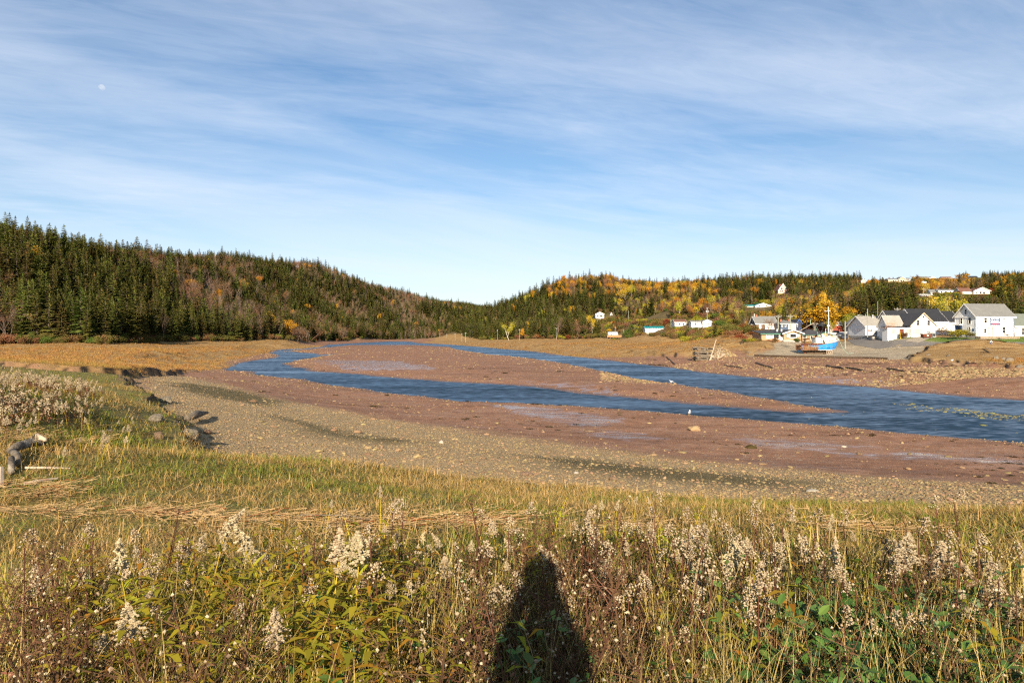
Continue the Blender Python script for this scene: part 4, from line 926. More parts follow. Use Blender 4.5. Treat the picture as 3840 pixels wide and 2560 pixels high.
BARER = kinds(3, 320, T['twigred'], T['rust'], 'bare_tree', h=9, leaves=500, lsize=.24, maxd=4, kids=(3, 4), stems=2, spread=(.3, .65))
ORA = kinds(3, 340, T['bark'], T['orange'], 'orange_tree', h=11, leaves=3200, lsize=.42)
YEL = kinds(3, 360, T['birch'], T['yellow'], 'yellow_tree', h=11, leaves=2400, lsize=.38)
YGR = kinds(2, 380, T['birch'], T['ygreen'], 'yellow_green_tree', h=11, leaves=2600, lsize=.38)
RUS = kinds(3, 400, T['twig'], T['rust'], 'rust_tree', h=10, leaves=1100, lsize=.32)
def shrubs(seed, fm, n=2, leaves=2300): return kinds(n, seed, T['twigred'], fm, 'shrub', h=3.0, leaves=leaves, lsize=.25, stems=7, maxd=2, kids=(3, 4), trunkf=.5, r0=.03, spread=(.3, .8), clump=1.3)
SH_O = shrubs(500, T['olivel']); SH_R = shrubs(520, T['rust']); SH_RED = shrubs(540, T['redleaf']); SH_G = shrubs(560, T['greenl']); SH_B = shrubs(580, T['rust'], 2, 380); SH_Y = shrubs(600, T['ygreen'])

def tree_thing(kind_, name, x, y, h, label, cat='tree', group=None, h0=None, rz=None, z=None, wide=1.0, crown='crown', trunk='trunk'):
    tm, cm, _ = kind_
    if h0 is None: h0 = max(v.co.z for v in cm.vertices) if len(cm.vertices) else 1
    s = h / h0; o = empty(name, (x, y, (gz(x, y) if z is None else z) - .1), R.uniform(0, 6.28) if rz is None else rz, label, cat, group)
    for nm, me in ((trunk, tm), (crown, cm)):
        p = link(nm, me, o); p.scale = (s * wide, s * wide, s)
    return o
HT = {}
def h_of(k):
    if id(k) not in HT: HT[id(k)] = max(v.co.z for v in k[2].vertices)
    return HT[id(k)]

# clearings in front of the hillside houses: (px0, px1, base py, depth of the house)
CLEAR = [(2796, 2898, 1164, 400), (2900, 2948, 1102, 480), (2592, 2674, 1228, 350), (2526, 2580, 1226, 370), (2414, 2494, 1248, 380), (2272, 2336, 1270, 420), (2228, 2272, 1193, 560), (2286, 2298, 1190, 560), (3326, 3420, 1056, 600), (3456, 3524, 1042, 760), (3528, 3578, 1042, 740), (3638, 3674, 1042, 700),
         (3446, 3478, 1059, 560), (3496, 3586, 1097, 450), (3440, 3500, 1113, 440), (3612, 3724, 1104, 430), (3224, 3252, 1060, 560), (2390, 2510, 1196, 452)]
def forest():
    pts = []          # x, y, kind, height
    r = 205.0
    def add(poly, side):
        Y = 195.0
        out = []
        while Y < 2600:
            sp = 4.3 if Y < 420 else (5.0 if Y < 800 else (6.0 if Y < 1400 else 9.0))
            xa, xb = (-170 - CX) / FPX * Y, (4010 - CX) / FPX * Y
            xs = np.arange(xa, xb, sp); out.append(np.c_[xs + NR.uniform(-.42, .42, len(xs)) * sp, np.full(len(xs), Y) + NR.uniform(-.42, .42, len(xs)) * sp]); Y += sp
        A = np.concatenate(out); return A[sdist(poly, A[:, 0], A[:, 1]) > 1.0]
    res = []
    for side, poly in (('L', FORL), ('R', FORR)):
        A = add(poly, side); X, Y = A[:, 0], A[:, 1]; Z = ground_z(X, Y); px = CX + X / Y * FPX
        # drop what the brow of the hill hides: keep where the crown top clears the running skyline
        top = HY - (Z + 14 - H) / Y * FPX
        order = np.argsort(Y); sky_ = np.full(700, 1e9); keep = np.zeros(len(X), bool)
        b = np.clip(((px + 180) / 6).astype(int), 1, 698)
        for i in order:
            lim = sky_[b[i]]
            if top[i] < lim - 1.0 or (Y[i] < 330): keep[i] = True
            basepy = HY - (Z[i] + 4 - H) / Y[i] * FPX
            sky_[b[i]] = min(lim, basepy)
        X, Y, Z, px = X[keep], Y[keep], Z[keep], px[keep]
        n = len(X); u = NR.uniform(0, 1, n); c1 = fbm(X * .018, Y * .018, 4, 210); c2 = fbm(X * .05, Y * .05, 3, 220); py = HY - (Z - H) / Y * FPX
        kind = np.zeros(n, int)       # 0 spruce 1 bare 2 bare reddish 3 orange 4 yellow 5 yellow-green 6 rust
        if side == 'L':
            pd = np.clip(.14 + (c1 + c2 * .6) * 1.1 + .36 * sstep(300, 480, Y), .03, .8); dec = u < pd; u2 = NR.uniform(0, 1, n)
            kind[dec] = np.select([u2[dec] < .70, u2[dec] < .93, u2[dec] < .98], [1, 2, 6], 3)
        else:
            pd = np.where(px < 2250, .05 + .45 * sstep(1105, 1075, py), np.clip(.42 + c1 * .9 + c2 * .5, .1, .85))
            pd = np.where((py < 1128) & (px > 2060) & (px < 2700), .70, pd)
            pd = np.where((py < 1104) & (px > 3230) & (px < 3660), .85, pd)
            pd = np.where((px > 2650) & (px < 3230) & (py < 1120), pd * .45, pd); pd = np.where((px > 3690) & (py < 1120), .25, pd); pd = np.where((px > 3240) & (px < 3440) & (py > 1095) & (py < 1240), .10, pd)
            dec = u < pd; u2 = NR.uniform(0, 1, n); hi = py < 1130
            kind[dec] = np.where(hi[dec], np.select([u2[dec] < .36, u2[dec] < .58, u2[dec] < .86, u2[dec] < .91], [6, 2, 3, 4], 1), np.select([u2[dec] < .38, u2[dec] < .62, u2[dec] < .72, u2[dec] < .80, u2[dec] < .86], [1, 2, 6, 3, 4], 5))
        hh = np.where(kind == 0, NR.normal(12.8, 2.8, n), NR.normal(10.0, 1.7, n)).clip(6, 20)
        if side == 'L': hh *= np.where(Y < 300, 1.12, 1.0)
        if side == 'R':
            hh *= np.where(px > 2300, .80, .95); hh *= np.where((px > 3230) & (py < 1085), .62, 1); hh *= np.where((px > 2250) & (py > 1195) & (px < 2760), .45, 1.0)
        k = np.ones(n, bool)
        for a, b_, bp, D in CLEAR:
            toppy = HY - (Z + hh - H) / Y * FPX; wpx = 2.2 / Y * FPX
            hit = (px > a - wpx) & (px < b_ + wpx) & (Y < D + 14) & (toppy < bp - 3)
            fit = (H - (bp - 1 - HY) / FPX * Y) - Z                     # the height that leaves the house in sight
            k &= ~(hit & (fit < 3.2)); hh = np.where(hit, np.minimum(hh, np.maximum(fit, 3.2)), hh)
        res.append((side, X[k], Y[k], Z[k], hh[k], kind[k], px[k]))
    return res
FK = [SPR, BARE, BARER, ORA, YEL, YGR, RUS]
NAMES = ['spruce_tree', 'bare_tree', 'bare_tree', 'orange_leaved_tree', 'yellow_leaved_tree', 'yellow_green_tree', 'rust_leaved_tree']
LOOK = ['dark green spruce', 'leafless grey brown hardwood', 'leafless reddish hardwood', 'orange leaved hardwood', 'yellow leaved hardwood', 'yellow green hardwood', 'rust brown hardwood']
budget = {'L': [150, 45, 20, 8, 0, 0, 10], 'R': [130, 45, 40, 30, 24, 16, 24]}
for side, X, Y, Z, hh, kind, px in forest():
    n = len(X); solo = np.zeros(n, bool)
    vis = (px > -60) & (px < 3900)
    for kd in range(7):
        c = np.where((kind == kd) & vis)[0]; c = c[np.argsort(-(hh[c] / Y[c]))][:budget[side][kd]]; solo[c] = True
        for i in c:
            kk = FK[kd][int(i) % len(FK[kd])]; where = 'left hill' if side == 'L' else 'right hill'
            tree_thing(kk, NAMES[kd], X[i], Y[i], hh[i], '%s standing in the front of the forest on the %s' % (LOOK[kd], where), 'tree', '%ss on the %s' % (LOOK[kd], where), h_of(kk), z=Z[i], wide=R.uniform(.85, 1.15))
    r = ~solo; protos = []; base = []; 
    for kd in range(7): base.append(len(protos)); protos += [q[2] for q in FK[kd]]
    idx = np.array([base[k] + (i * 7919) % len(FK[k]) for i, k in enumerate(kind)]); h0 = np.array([h_of(FK[k][(i * 7919) % len(FK[k])]) for i, k in enumerate(kind)])
    s = hh / h0; w = s * NR.uniform(.85, 1.18, n)
    scatter('forest', np.c_[X, Y, Z - .2][r], zrot(r.sum()), np.c_[w, w, s][r], idx[r], protos, 'dense mixed forest of spruce and bare hardwoods covering the %s' % ('left hill and far valley' if side == 'L' else 'right hill behind the village'), 'forest')
    print('forest', side, n)
# undergrowth at the forest foot
X, Y = logpolar(34000, 195, 700); Z = ground_z(X, Y); fl = sdist(FORL, X, Y); fr_ = sdist(FORR, X, Y); px = CX + X / Y * FPX; py = HY - (Z - H) / Y * FPX
k = ((fl > -1.5) & (fl < 9) & (NR.uniform(0, 1, len(X)) < .4)) | ((fr_ > -2) & (Y < 640) & (NR.uniform(0, 1, len(X)) < np.where(px < 2780, .8, .5)))
hmax = np.full(len(X), 3.4)
for a, b_, bp, D in CLEAR: hit = (px > a - 8) & (px < b_ + 8) & (Y < D + 10); hmax = np.where(hit, np.minimum(hmax, (H - (bp - 2 - HY) / FPX * Y) - Z), hmax)
k &= hmax > .6
X, Y, Z, px, fl, hmax = X[k], Y[k], Z[k], px[k], fl[k], hmax[k]; n = len(X)
SHK = SH_O + SH_R + SH_G + SH_B + SH_RED + SH_Y; u = NR.uniform(0, 1, n)
g_ = np.where(fl > -3, np.select([u < .35, u < .5, u < .6], [0, 1, 2], 3), np.select([u < .30, u < .54, u < .66, u < .90, u < .94], [0, 1, 2, 3, 4], 5))
s = np.minimum(NR.uniform(.5, 1.15, n), hmax / 3.2); sw_ = np.clip(s, .45, 2)
scatter('brush', np.c_[X, Y, Z - .1], zrot(n), np.c_[sw_ * 1.2, sw_ * 1.2, s], g_ * 2 + NR.integers(0, 2, n), [q[2] for q in SHK], 'low autumn brush along the foot of the wooded hills', 'brush')
# ------------------------------------------------------------------ village
class House:
    """near-left corner on the sight line px at depth Y; local x along the front, y away, z up"""
    def __init__(s, name, label, px, Y, a, base_py, pxr=None, pxl=None, L=None, Wd=None, cat='house', group=None, z=None):
        s.a = math.radians(a); s.Y = Y; s.P = Vector(((px - CX) / FPX * Y, Y, H - (base_py - HY) / FPX * Y if z is None else z))
        s.u = Vector((math.cos(s.a), math.sin(s.a), 0)); s.v = Vector((-math.sin(s.a), math.cos(s.a), 0))
        def solve(d, p):
            k = (p - CX) / FPX; return (k * s.P.y - s.P.x) / (d.x - k * d.y)
        s.L = L if L else solve(s.u, pxr); s.W = Wd if Wd else solve(s.v, pxl)
        s.root = empty(name, s.P, s.a, label, cat, group)
    def zpy(s, py, depth=0.0): return (H - (py - HY) / FPX * (s.Y + depth)) - s.P.z
    def on(s, face, px, py, off=0.0):
        """pixel to local coordinates on a wall: face 'front' (y=off) or 'left' (x=off)"""
        d = Vector(((px - CX) / FPX, 1, -(py - HY) / FPX)); o = Vector((0, 0, H)); n = s.v if face == 'front' else s.u
        q = s.P + n * off; t = (q - o).dot(n) / d.dot(n); w = o + d * t - s.P
        return (w.dot(s.u) if face == 'front' else w.dot(s.v)), w.z
    def foundation(s, depth=2.5, m=None):
        mb = MB(); mb.box(-.03, s.L + .03, -.03, s.W + .03, -depth, .0); mb.build('foundation', m or MT['concrete'], s.root)
    def block(s, x0, x1, y0, y1, z0, ze, zr, axis, wall, roof, ov=.35, th=.16, trim=None, wname='wall', rname='roof', hip=0.0):
        mb = MB(); z0 = z0 - 1.8
        if axis == 'x':
            ym = (y0 + y1) / 2; prof = [(x0, y0, z0), (x0, y1, z0), (x0, y1, ze), (x0, ym, zr), (x0, y0, ze)]
            if hip: prof = [(x0, y0, z0), (x0, y1, z0), (x0, y1, ze), (x0, y0, ze)]
            mb.prism(prof, (x1 - x0, 0, 0))
        elif axis == 'y':
            xm = (x0 + x1) / 2; prof = [(x0, y0, z0), (x1, y0, z0), (x1, y0, ze), (xm, y0, zr), (x0, y0, ze)]
            mb.prism(prof, (0, y1 - y0, 0))
        else: mb.box(x0, x1, y0, y1, z0, ze)
        mb.build(wname, wall, s.root)
        rb = MB()
        if axis == 'x' and not hip:
            sl = (zr - ze) / (ym - y0)
            for sg, ye in ((-1, y0), (1, y1)):
                yo = ye + sg * ov; zo = ze - sl * ov
                rb.prism([(x0 - ov, yo, zo + .01), (x0 - ov, ym, zr + .01), (x0 - ov, ym, zr + .01 + th), (x0 - ov, yo, zo + .01 + th)], (x1 - x0 + 2 * ov, 0, 0))
        elif axis == 'y':
            sl = (zr - ze) / (xm - x0)
            for sg, xe in ((-1, x0), (1, x1)):
                xo = xe + sg * ov; zo = ze - sl * ov
                rb.prism([(xo, y0 - ov, zo + .01), (xm, y0 - ov, zr + .01), (xm, y0 - ov, zr + .01 + th), (xo, y0 - ov, zo + .01 + th)], (0, y1 - y0 + 2 * ov, 0))
        elif hip:
            A = [(x0 - ov, y0 - ov, ze), (x1 + ov, y0 - ov, ze), (x1 + ov, y1 + ov, ze), (x0 - ov, y1 + ov, ze)]; ym = (y0 + y1) / 2
            if x1 - x0 > y1 - y0: B = [(x0 + hip, ym, zr), (x1 - hip, ym, zr)]
            else: xm = (x0 + x1) / 2; B = [(xm - .05, ym, zr), (xm + .05, ym, zr)]
            rb.face([A[0], A[1], B[1], B[0]]); rb.face([A[2], A[3], B[0], B[1]]); rb.face([A[3], A[0], B[0]]); rb.face([A[1], A[2], B[1]]); rb.face([A[3], A[2], A[1], A[0]])
        else:   # lean-to falling to the front
            rb.prism([(x0 - ov, y0 - ov, ze + .01), (x0 - ov, y1, zr), (x0 - ov, y1, zr + th), (x0 - ov, y0 - ov, ze + .01 + th)], (x1 - x0 + 2 * ov, 0, 0))
        ro = rb.build(rname, roof, s.root)
        if trim:
            tb = MB(); w = .16
            if axis == 'x' and not hip:
                yo = y0 - ov; tb.box(x0 - ov, x1 + ov, yo - .04, yo - .002, ze - sl * ov - .12, ze - sl * ov + th + .02)
                for xx in (x0 - ov - .04, x1 + ov):
                    for sg, ye in ((-1, y0), (1, y1)):
                        yo2 = ye + sg * ov; tb.prism([(xx, yo2, ze - sl * ov - .1), (xx, ym, zr - .1), (xx, ym, zr + th + .03), (xx, yo2, ze - sl * ov + th + .03)], (.038, 0, 0))
            elif axis == 'y':
                for sg, xe in ((-1, x0), (1, x1)):
                    xo = xe + sg * ov; tb.prism([(xo, y0 - ov - .04, ze - sl * ov - .1), (xm, y0 - ov - .04, zr - .1), (xm, y0 - ov - .04, zr + th + .03), (xo, y0 - ov - .04, ze - sl * ov + th + .03)], (0, .038, 0))
            elif axis != 'x': tb.box(x0 - ov, x1 + ov, y0 - ov - .04, y0 - ov - .002, ze - .14, ze + th + .03)
            else: tb.box(x0 - ov, x1 + ov, y0 - ov - .03, y0 - ov - .002, ze - .15, ze - .01)
            tb.build('roof_trim', trim, ro)
        return ro
    def win(s, face, x0, y0, x1, y1, off=0.0, frame=None, glass=None, name='window', bars=1, vbars=0, fw=.11):
        a, zt = s.on(face, x0, y0, off); b, zb = s.on(face, x1, y1, off); lo, hi = min(a, b), max(a, b)
        # heights taken at the middle of the opening so a receding wall keeps it upright
        mx = (x0 + x1) / 2; zt = s.on(face, mx, y0, off)[1]; zb = s.on(face, mx, y1, off)[1]
        def bx(mb, p0, p1, z0, z1, d0, d1):
            if face == 'front': mb.box(p0, p1, off - d1, off - d0, z0, z1)
            else: mb.box(off - d1, off - d0, p0, p1, z0, z1)
        f = MB(); fw = min(fw, (hi - lo) * .25, (zt - zb) * .2)
        bx(f, lo - fw, lo, zb - fw, zt + fw, .002, .07); bx(f, hi, hi + fw, zb - fw, zt + fw, .002, .07)
        bx(f, lo, hi, zt, zt + fw, .002, .072); bx(f, lo, hi, zb - fw, zb, .002, .09)
        for k in range(bars): zc = zb + (zt - zb) * (k + 1) / (bars + 1); bx(f, lo, hi, zc - .03, zc + .03, .03, .06)
        for k in range(vbars): pc = lo + (hi - lo) * (k + 1) / (vbars + 1); bx(f, pc - .03, pc + .03, zb, zt, .031, .061)
        fo = f.build(name, frame or MT['trim'], s.root)
        g = MB(); bx(g, lo, hi, zb, zt, .01, .025); g.build('pane', glass or MT['glass'], fo)
        return fo
    def panel(s, face, x0, y0, x1, y1, m, name, off=0.0, d0=.003, d1=.06, parent=None):
        a, zt = s.on(face, x0, y0, off); b, zb = s.on(face, x1, y1, off); lo, hi = min(a, b), max(a, b); mb = MB()
        if face == 'front': mb.box(lo, hi, off - d1, off - d0, zb, zt)
        else: mb.box(off - d1, off - d0, lo, hi, zb, zt)
        return mb.build(name, m, parent or s.root)
    def chimney(s, x, y, z0, z1, w=.55, m=None, name='chimney'):
        mb = MB(); mb.box(x - w / 2, x + w / 2, y - w / 2, y + w / 2, z0, z1); mb.box(x - w / 2 - .06, x + w / 2 + .06, y - w / 2 - .06, y + w / 2 + .06, z1 - .16, z1 + .01)
        return mb.build(name, m or MT['chimney'], s.root)
    def corners(s, z1, m=None):
        for x, y in ((0, 0), (s.L, 0), (0, s.W)):
            mb = MB(); mb.box(x - .06, x + .12 if x == 0 else x + .06, y - .06, y + .12 if y == 0 else y + .06, .1, z1)
            mb.build('corner_board', m or MT['trim'], s.root)

def c2(cx, cy): return 3240 + cx * .2551, 1000 + cy * .2551
def c1(cx, cy): return 2640 + cx * .2551, 1000 + cy * .2551
def r2(h, face, x0, y0, x1, y1, **k): a, b = c2(x0, y0); c, d = c2(x1, y1); return h.win(face, a, b, c, d, **k)
def r1(h, face, x0, y0, x1, y1, **k): a, b = c1(x0, y0); c, d = c1(x1, y1); return h.win(face, a, b, c, d, **k)

# --- big white two-storey shop building with the kayak sign
h = House('shop_building', 'large white two storey clapboard building with grey roof and blue kayak sign', 3660, 170, 8.5, 1261, pxr=3800, pxl=3582, cat='building')
h.foundation(); ze = h.zpy(1184); zr = h.zpy(1141, h.W / 2)
h.block(0, h.L, 0, h.W, 0, ze, zr, 'x', MT['white'], MT['r_grey'], .45, .18, MT['trim']); h.corners(ze)
mb = MB(); mb.box(-.14, -.003, -.1, h.W + .1, ze - .45, ze - .1); mb.build('gable_cornice', MT['trim'], h.root)
r2(h, 'left', 1485, 632, 1510, 695); r2(h, 'left', 1418, 750, 1448, 835); r2(h, 'left', 1538, 745, 1572, 832); r2(h, 'left', 1536, 888, 1568, 945)
a, b = c2(1348, 868); c, d = c2(1442, 1018); dr = h.panel('left', a, b, c, d, MT['bluepaint'], 'door'); a, b = c2(1365, 885); c, d = c2(1425, 1015); h.panel('left', a, b, c, d, MT['glass'], 'door_glass', d0=.06, d1=.08, parent=dr)
a, b = c2(1335, 848); c, d = c2(1450, 860); h.panel('left', a, b, c, d, MT['trim'], 'door_hood', d1=.9)
a, b = c2(1594, 910); c, d = c2(1618, 948); h.panel('left', a, b, c, d, MT['signblue'], 'notice_board')
r2(h, 'front', 1766, 742, 1803, 823); r2(h, 'front', 2040, 742, 2076, 823, glass=MT['curtain']); r2(h, 'front', 1763, 914, 1799, 970); r2(h, 'front', 2037, 888, 2073, 970)
a, b = c2(1855, 750); c, d = c2(1996, 871); sg = h.panel('front', a, b, c, d, MT['signblue'], 'sign_board', d1=.10)
x0, z1 = h.on('front', a, b); x1, z0 = h.on('front', c, d)
def text_mesh(body, w, hgt, m, name):
    cu = bpy.data.curves.new('lettering', 'FONT'); cu.body = body; cu.align_x = 'CENTER'; cu.align_y = 'CENTER'; cu.extrude = .012; cu.offset = .025
    to = bpy.data.objects.new('lettering', cu); COL.objects.link(to); bpy.context.view_layer.update()
    me = bpy.data.meshes.new_from_object(to); bpy.data.objects.remove(to); me.name = name
    xs = [v.co.x for v in me.vertices]; ys = [v.co.y for v in me.vertices]; kx = w / (max(xs) - min(xs)); ky = hgt / (max(ys) - min(ys)); mx = (max(xs) + min(xs)) / 2; my = (max(ys) + min(ys)) / 2
    for v in me.vertices: v.co = ((v.co.x - mx) * kx, -v.co.z, (v.co.y - my) * ky)
    me.materials.clear(); me.materials.append(m); return me
sw_, sh_ = x1 - x0, z1 - z0
for body, zf, hf, wf, m in (('KAYAK', .88, .16, .84, 'signwhite'), ('FUNDY', .64, .16, .80, 'signwhite'), ('TOURS  RENTALS', .27, .045, .80, 'signred'), ('SALES', .16, .045, .5, 'signred')):
    if body not in ('KAYAK', 'FUNDY'): # unreadable small red lines of the sign: plain red bars
        q = MB(); q.box(x0 + sw_ * (.5 - wf / 2), x0 + sw_ * (.5 + wf / 2), -.118, -.102, z0 + sh_ * (zf - .025), z0 + sh_ * (zf + .025)); q.build('red_line', MT['signred'], sg); continue
    link('lettering', text_mesh(body, sw_ * wf, sh_ * hf, MT[m], 'lettering'), sg, (x0 + sw_ / 2, -.113, z0 + sh_ * zf))
q = MB(); wv = [(x0 + sw_ * (.05 + .9 * i / 24), -.117, z0 + sh_ * (.46 + .035 * abs(math.sin(i * .9)))) for i in range(25)]
q.prism(wv + [(x0 + sw_ * .95, -.117, z0 + sh_ * .345), (x0 + sw_ * .05, -.117, z0 + sh_ * .345)], (0, .014, 0)); q.build('wave_band', MT['signwhite'], sg)
q = MB(); q.box(x0 + sw_ * .05, x0 + sw_ * .95, -.118, -.102, z0 + sh_ * .045, z0 + sh_ * .10); q.build('white_line', MT['signwhite'], sg)
pz = h.on('front', *c2(1850, 880), off=-1.1)[1]
q = MB(); q.box(0, 8.6, -1.15, -1.05, pz - .06, pz + .04); q.build('porch_beam', MT['grey'], h.root)
for cx in (1660, 1826, 1891, 2070):
    xx = h.on('front', *c2(cx, 950), off=-1.1)[0]; q = MB(); q.box(xx - .05, xx + .05, -1.14, -1.06, 0, pz - .06); q.build('porch_post', MT['black'], h.root)
q = MB(); q.box(-.1, h.L + .4, -1.5, -.03, -.7, .0); q.build('porch_deck', MT['wood'], h.root)
for cx in (1740, 1945, 2170): xx = h.on('front', *c2(cx, 985), off=-1.4)[0]; q = MB(); q.tube([(xx, -1.42, 0), (xx, -1.42, .95)], .03, 5); q.build('rail_post', MT['rust'], h.root)
q = MB(); q.tube([(0, -1.42, .92), (h.L, -1.42, .92)], .022, 5); q.build('rail', MT['rust'], h.root)
q = MB(); q.box(h.L - .05, h.L + .09, -.12, -.03, .1, ze); q.build('blue_corner_pipe', MT['bluepaint'], h.root)
q = MB(); q.box(.12, .30, -.14, -.05, .1, ze - .3); q.build('drainpipe', MT['greentrim'], h.root)

# --- annex at the right edge
h = House('shop_annex', 'low white annex with green grey roof at the right picture edge', 3806, 177, 8.5, 1259, L=7.5, Wd=7, cat='building')
h.foundation(); h.block(0, h.L, 0, h.W, 0, h.zpy(1220), h.zpy(1178, 3.5), 'x', MT['white'], MT['r_green'], .4, .16, MT['trim'])
r2(h, 'front', 2212, 890, 2245, 965, glass=MT['curtain']); r2(h, 'front', 2320, 900, 2350, 1000)

# --- white gable house
h = House('gable_house', 'white house with its tan trimmed gable facing the river and dark roof', 3416, 175, 4, 1263, pxr=3507, Wd=9.5)
h.foundation(); ze = h.zpy(1218); zr = h.zpy(1174)
h.block(0, h.L, 0, h.W, 0, ze, zr, 'y', MT['white'], MT['r_dark'], .35, .16, MT['tantrim'])
r2(h, 'front', 863, 724, 884, 748, frame=MT['tantrim'], bars=0); r2(h, 'front', 777, 790, 811, 858, frame=MT['tantrim']); r2(h, 'front', 932, 790, 964, 858, frame=MT['tantrim'])
r2(h, 'front', 724, 920, 844, 983, frame=MT['tantrim'], glass=MT['curtain'], bars=0, vbars=2); r2(h, 'front', 927, 917, 969, 985, frame=MT['tantrim'], glass=MT['curtain'])
# side wing and enclosed porch to the left
wx0 = -4.2; pw = 3.4
h.block(wx0, -.02, 3.0, 7.6, 0, ze - .3, zr - .55, 'x', MT['white'], MT['r_pale'], .3, .14, MT['trim'], 'wing_wall', 'wing_roof')
h.block(wx0 - 1.6, -.03, .6, 2.98, 0, h.zpy(1231), h.zpy(1224), 'lean', MT['white'], MT['r_dark'], .25, .12, MT['trim'], 'porch_wall', 'porch_roof')
for x0_, x1_ in ((612, 640), (650, 683)): r2(h, 'front', x0_, 925, x1_, 978, off=.6, frame=MT['tantrim'], glass=MT['curtain'])
for x0_, x1_ in ((412, 428), (432, 450)): r2(h, 'front', x0_, 925, x1_, 985, off=.6, frame=MT['tantrim'], glass=MT['curtain'])
a, b = c2(520, 915); c, d = c2(585, 985); h.panel('front', a, b, c, d, MT['rust'], 'porch_screen', off=.6)
q = MB(); zb_ = h.zpy(1231) + .35
for i in range(9): q.box(wx0 - 2.0 + i * .32, wx0 - 1.94 + i * .32, 1.0, 1.06, zb_ - .1, zb_ + .95)
q.box(wx0 - 2.1, wx0 + .8, .98, 1.08, zb_ + .95, zb_ + 1.04); q.box(wx0 - 2.1, wx0 + .8, .9, 2.9, zb_ - .22, zb_ - .1); q.build('deck_railing', MT['deck'], h.root)

# --- the long white house with black roofs behind it
h = House('long_house', 'long white house with black roof behind the gable house', 3432, 192, 4, 1262, pxr=3549, Wd=8.5)
h.foundation(4); ze = h.zpy(1204); zr = h.zpy(1160, 4)
h.block(0, h.L, 0, h.W, 0, ze, zr, 'x', MT['white'], MT['r_black'], .45, .2, MT['trim'])
h.block(h.L + .02, h.L + 4.6, .8, h.W - .6, 0, ze - .25, zr - .55, 'x', MT['white'], MT['r_black'], .3, .18, MT['trim'], 'wing_wall', 'wing_roof')
h.block(-6.6, -.02, 1.2, 7.2, 0, ze + .2, zr - .5, 'x', MT['white'], MT['r_black'], .35, .18, MT['trim'], 'west_wall', 'west_roof')
r2(h, 'left', 500, 768, 512, 800, off=-6.6)

# --- pale grey roofed hall left of the transformer pole
h = House('low_hall', 'low white hall with wide pale grey roof and red shuttered windows', 3246, 195, 3, 1259, pxr=3332, Wd=9)
h.foundation(); ze = h.zpy(1221); h.block(0, h.L, 0, h.W, 0, ze, h.zpy(1187, 4.5), 'x', MT['white'], MT['r_pale'], .5, .18, MT['trim'])
r2(h, 'front', 74, 924, 118, 953, vbars=1)
for x0_, x1_ in ((60, 67), (127, 137), (328, 336)): a, b = c2(x0_, 920); c, d = c2(x1_, 957); h.panel('front', a, b, c, d, MT['redpaint'], 'shutter')
a, b = c2(20, 915); h.panel('front', *c2(150, 928), *c2(325, 1000), MT['grey'], 'garage_or_shadow_panel')  # shadow on the hall wall put in as a grey panel, no garage door here
h.chimney(h.L * .62, 3.6, h.zpy(1192), h.zpy(1178), .3, MT['galv'], 'stovepipe')
# --- grey house behind
h = House('grey_house', 'dark grey two storey house beside the low hall', 3212, 222, 2, 1254, L=6, Wd=7)
h.foundation(3); ze = h.zpy(1212); h.block(0, h.L, 0, h.W, 0, ze, h.zpy(1190), 'y', MT['grey'], MT['r_grey'], .3, .15, MT['trim'])
for cx in (2152, 2237): h.win('front', 2950 + cx * .1276, 1150 + 495 * .1276, 2950 + (cx + 40) * .1276, 1150 + 595 * .1276, frame=MT['grey'])
h.win('front', 2950 + 2150 * .1276, 1150 + 665 * .1276, 2950 + 2190 * .1276, 1150 + 735 * .1276)
q = MB()
for i in range(6): q.box(i * .9, i * .9 + .1, -2.0, -1.9, .1, 1.2)
q.box(0, 5.2, -2.0, -1.9, 1.1, 1.2); q.build('porch_railing', MT['trim'], h.root)

# --- brick restaurant on the slip
h = House('waterfront_restaurant', 'low tan brick restaurant with white framed windows and wide gable', 2939, 193, 2, 1279, pxr=3004, Wd=8.5, cat='building')
h.foundation(2); ze = h.zpy(1249); zr = h.zpy(1237.5)
h.block(0, h.L, 0, h.W, 0, ze, zr, 'y', MT['brick'], MT['r_dark'], .75, .16, MT['trim'])
h.block(-6.0, -.02, .9, 7.6, 0, h.zpy(1252), h.zpy(1240), 'lean', MT['brick'], MT['r_dark'], .5, .14, MT['greentrim'], 'wing_wall', 'wing_roof')
r1(h, 'front', 1266, 988, 1352, 1038, bars=0, fw=.22); r1(h, 'front', 1212, 985, 1252, 1038, frame=MT['greentrim'], glass=MT['curtain'], bars=0); r1(h, 'front', 1366, 988, 1408, 1032, frame=MT['greentrim'], glass=MT['curtain'], bars=0)
r1(h, 'front', 1022, 1000, 1100, 1058, off=.9, bars=0, fw=.25); r1(h, 'front', 918, 1000, 965, 1050, off=.9, frame=MT['trim'], glass=MT['curtain'], vbars=1); r1(h, 'front', 972, 1000, 1006, 1050, off=.9, glass=MT['curtain'])
dr = h.panel('front', *c1(1118, 990), *c1(1166, 1084), MT['trim'], 'door', off=.9); h.panel('front', *c1(1130, 1000), *c1(1152, 1035), MT['glass'], 'door_glass', off=.9, d0=.061, d1=.075, parent=dr)
q = MB()
for i in range(4): q.box(-.6, 2.6, -.5 - .35 * (i + 1), -.5 - .35 * i, -.6, .35 - .2 * i)
q.build('front_steps', MT['concrete'], h.root)
for x in (.6, 1.9):
    q = MB(); q.tube([(x - 1.6, 2.2, h.zpy(1243)), (x - 1.6, 2.2, h.zpy(1233))], .28, 8); q.build('roof_vent', MT['galv'], h.root)
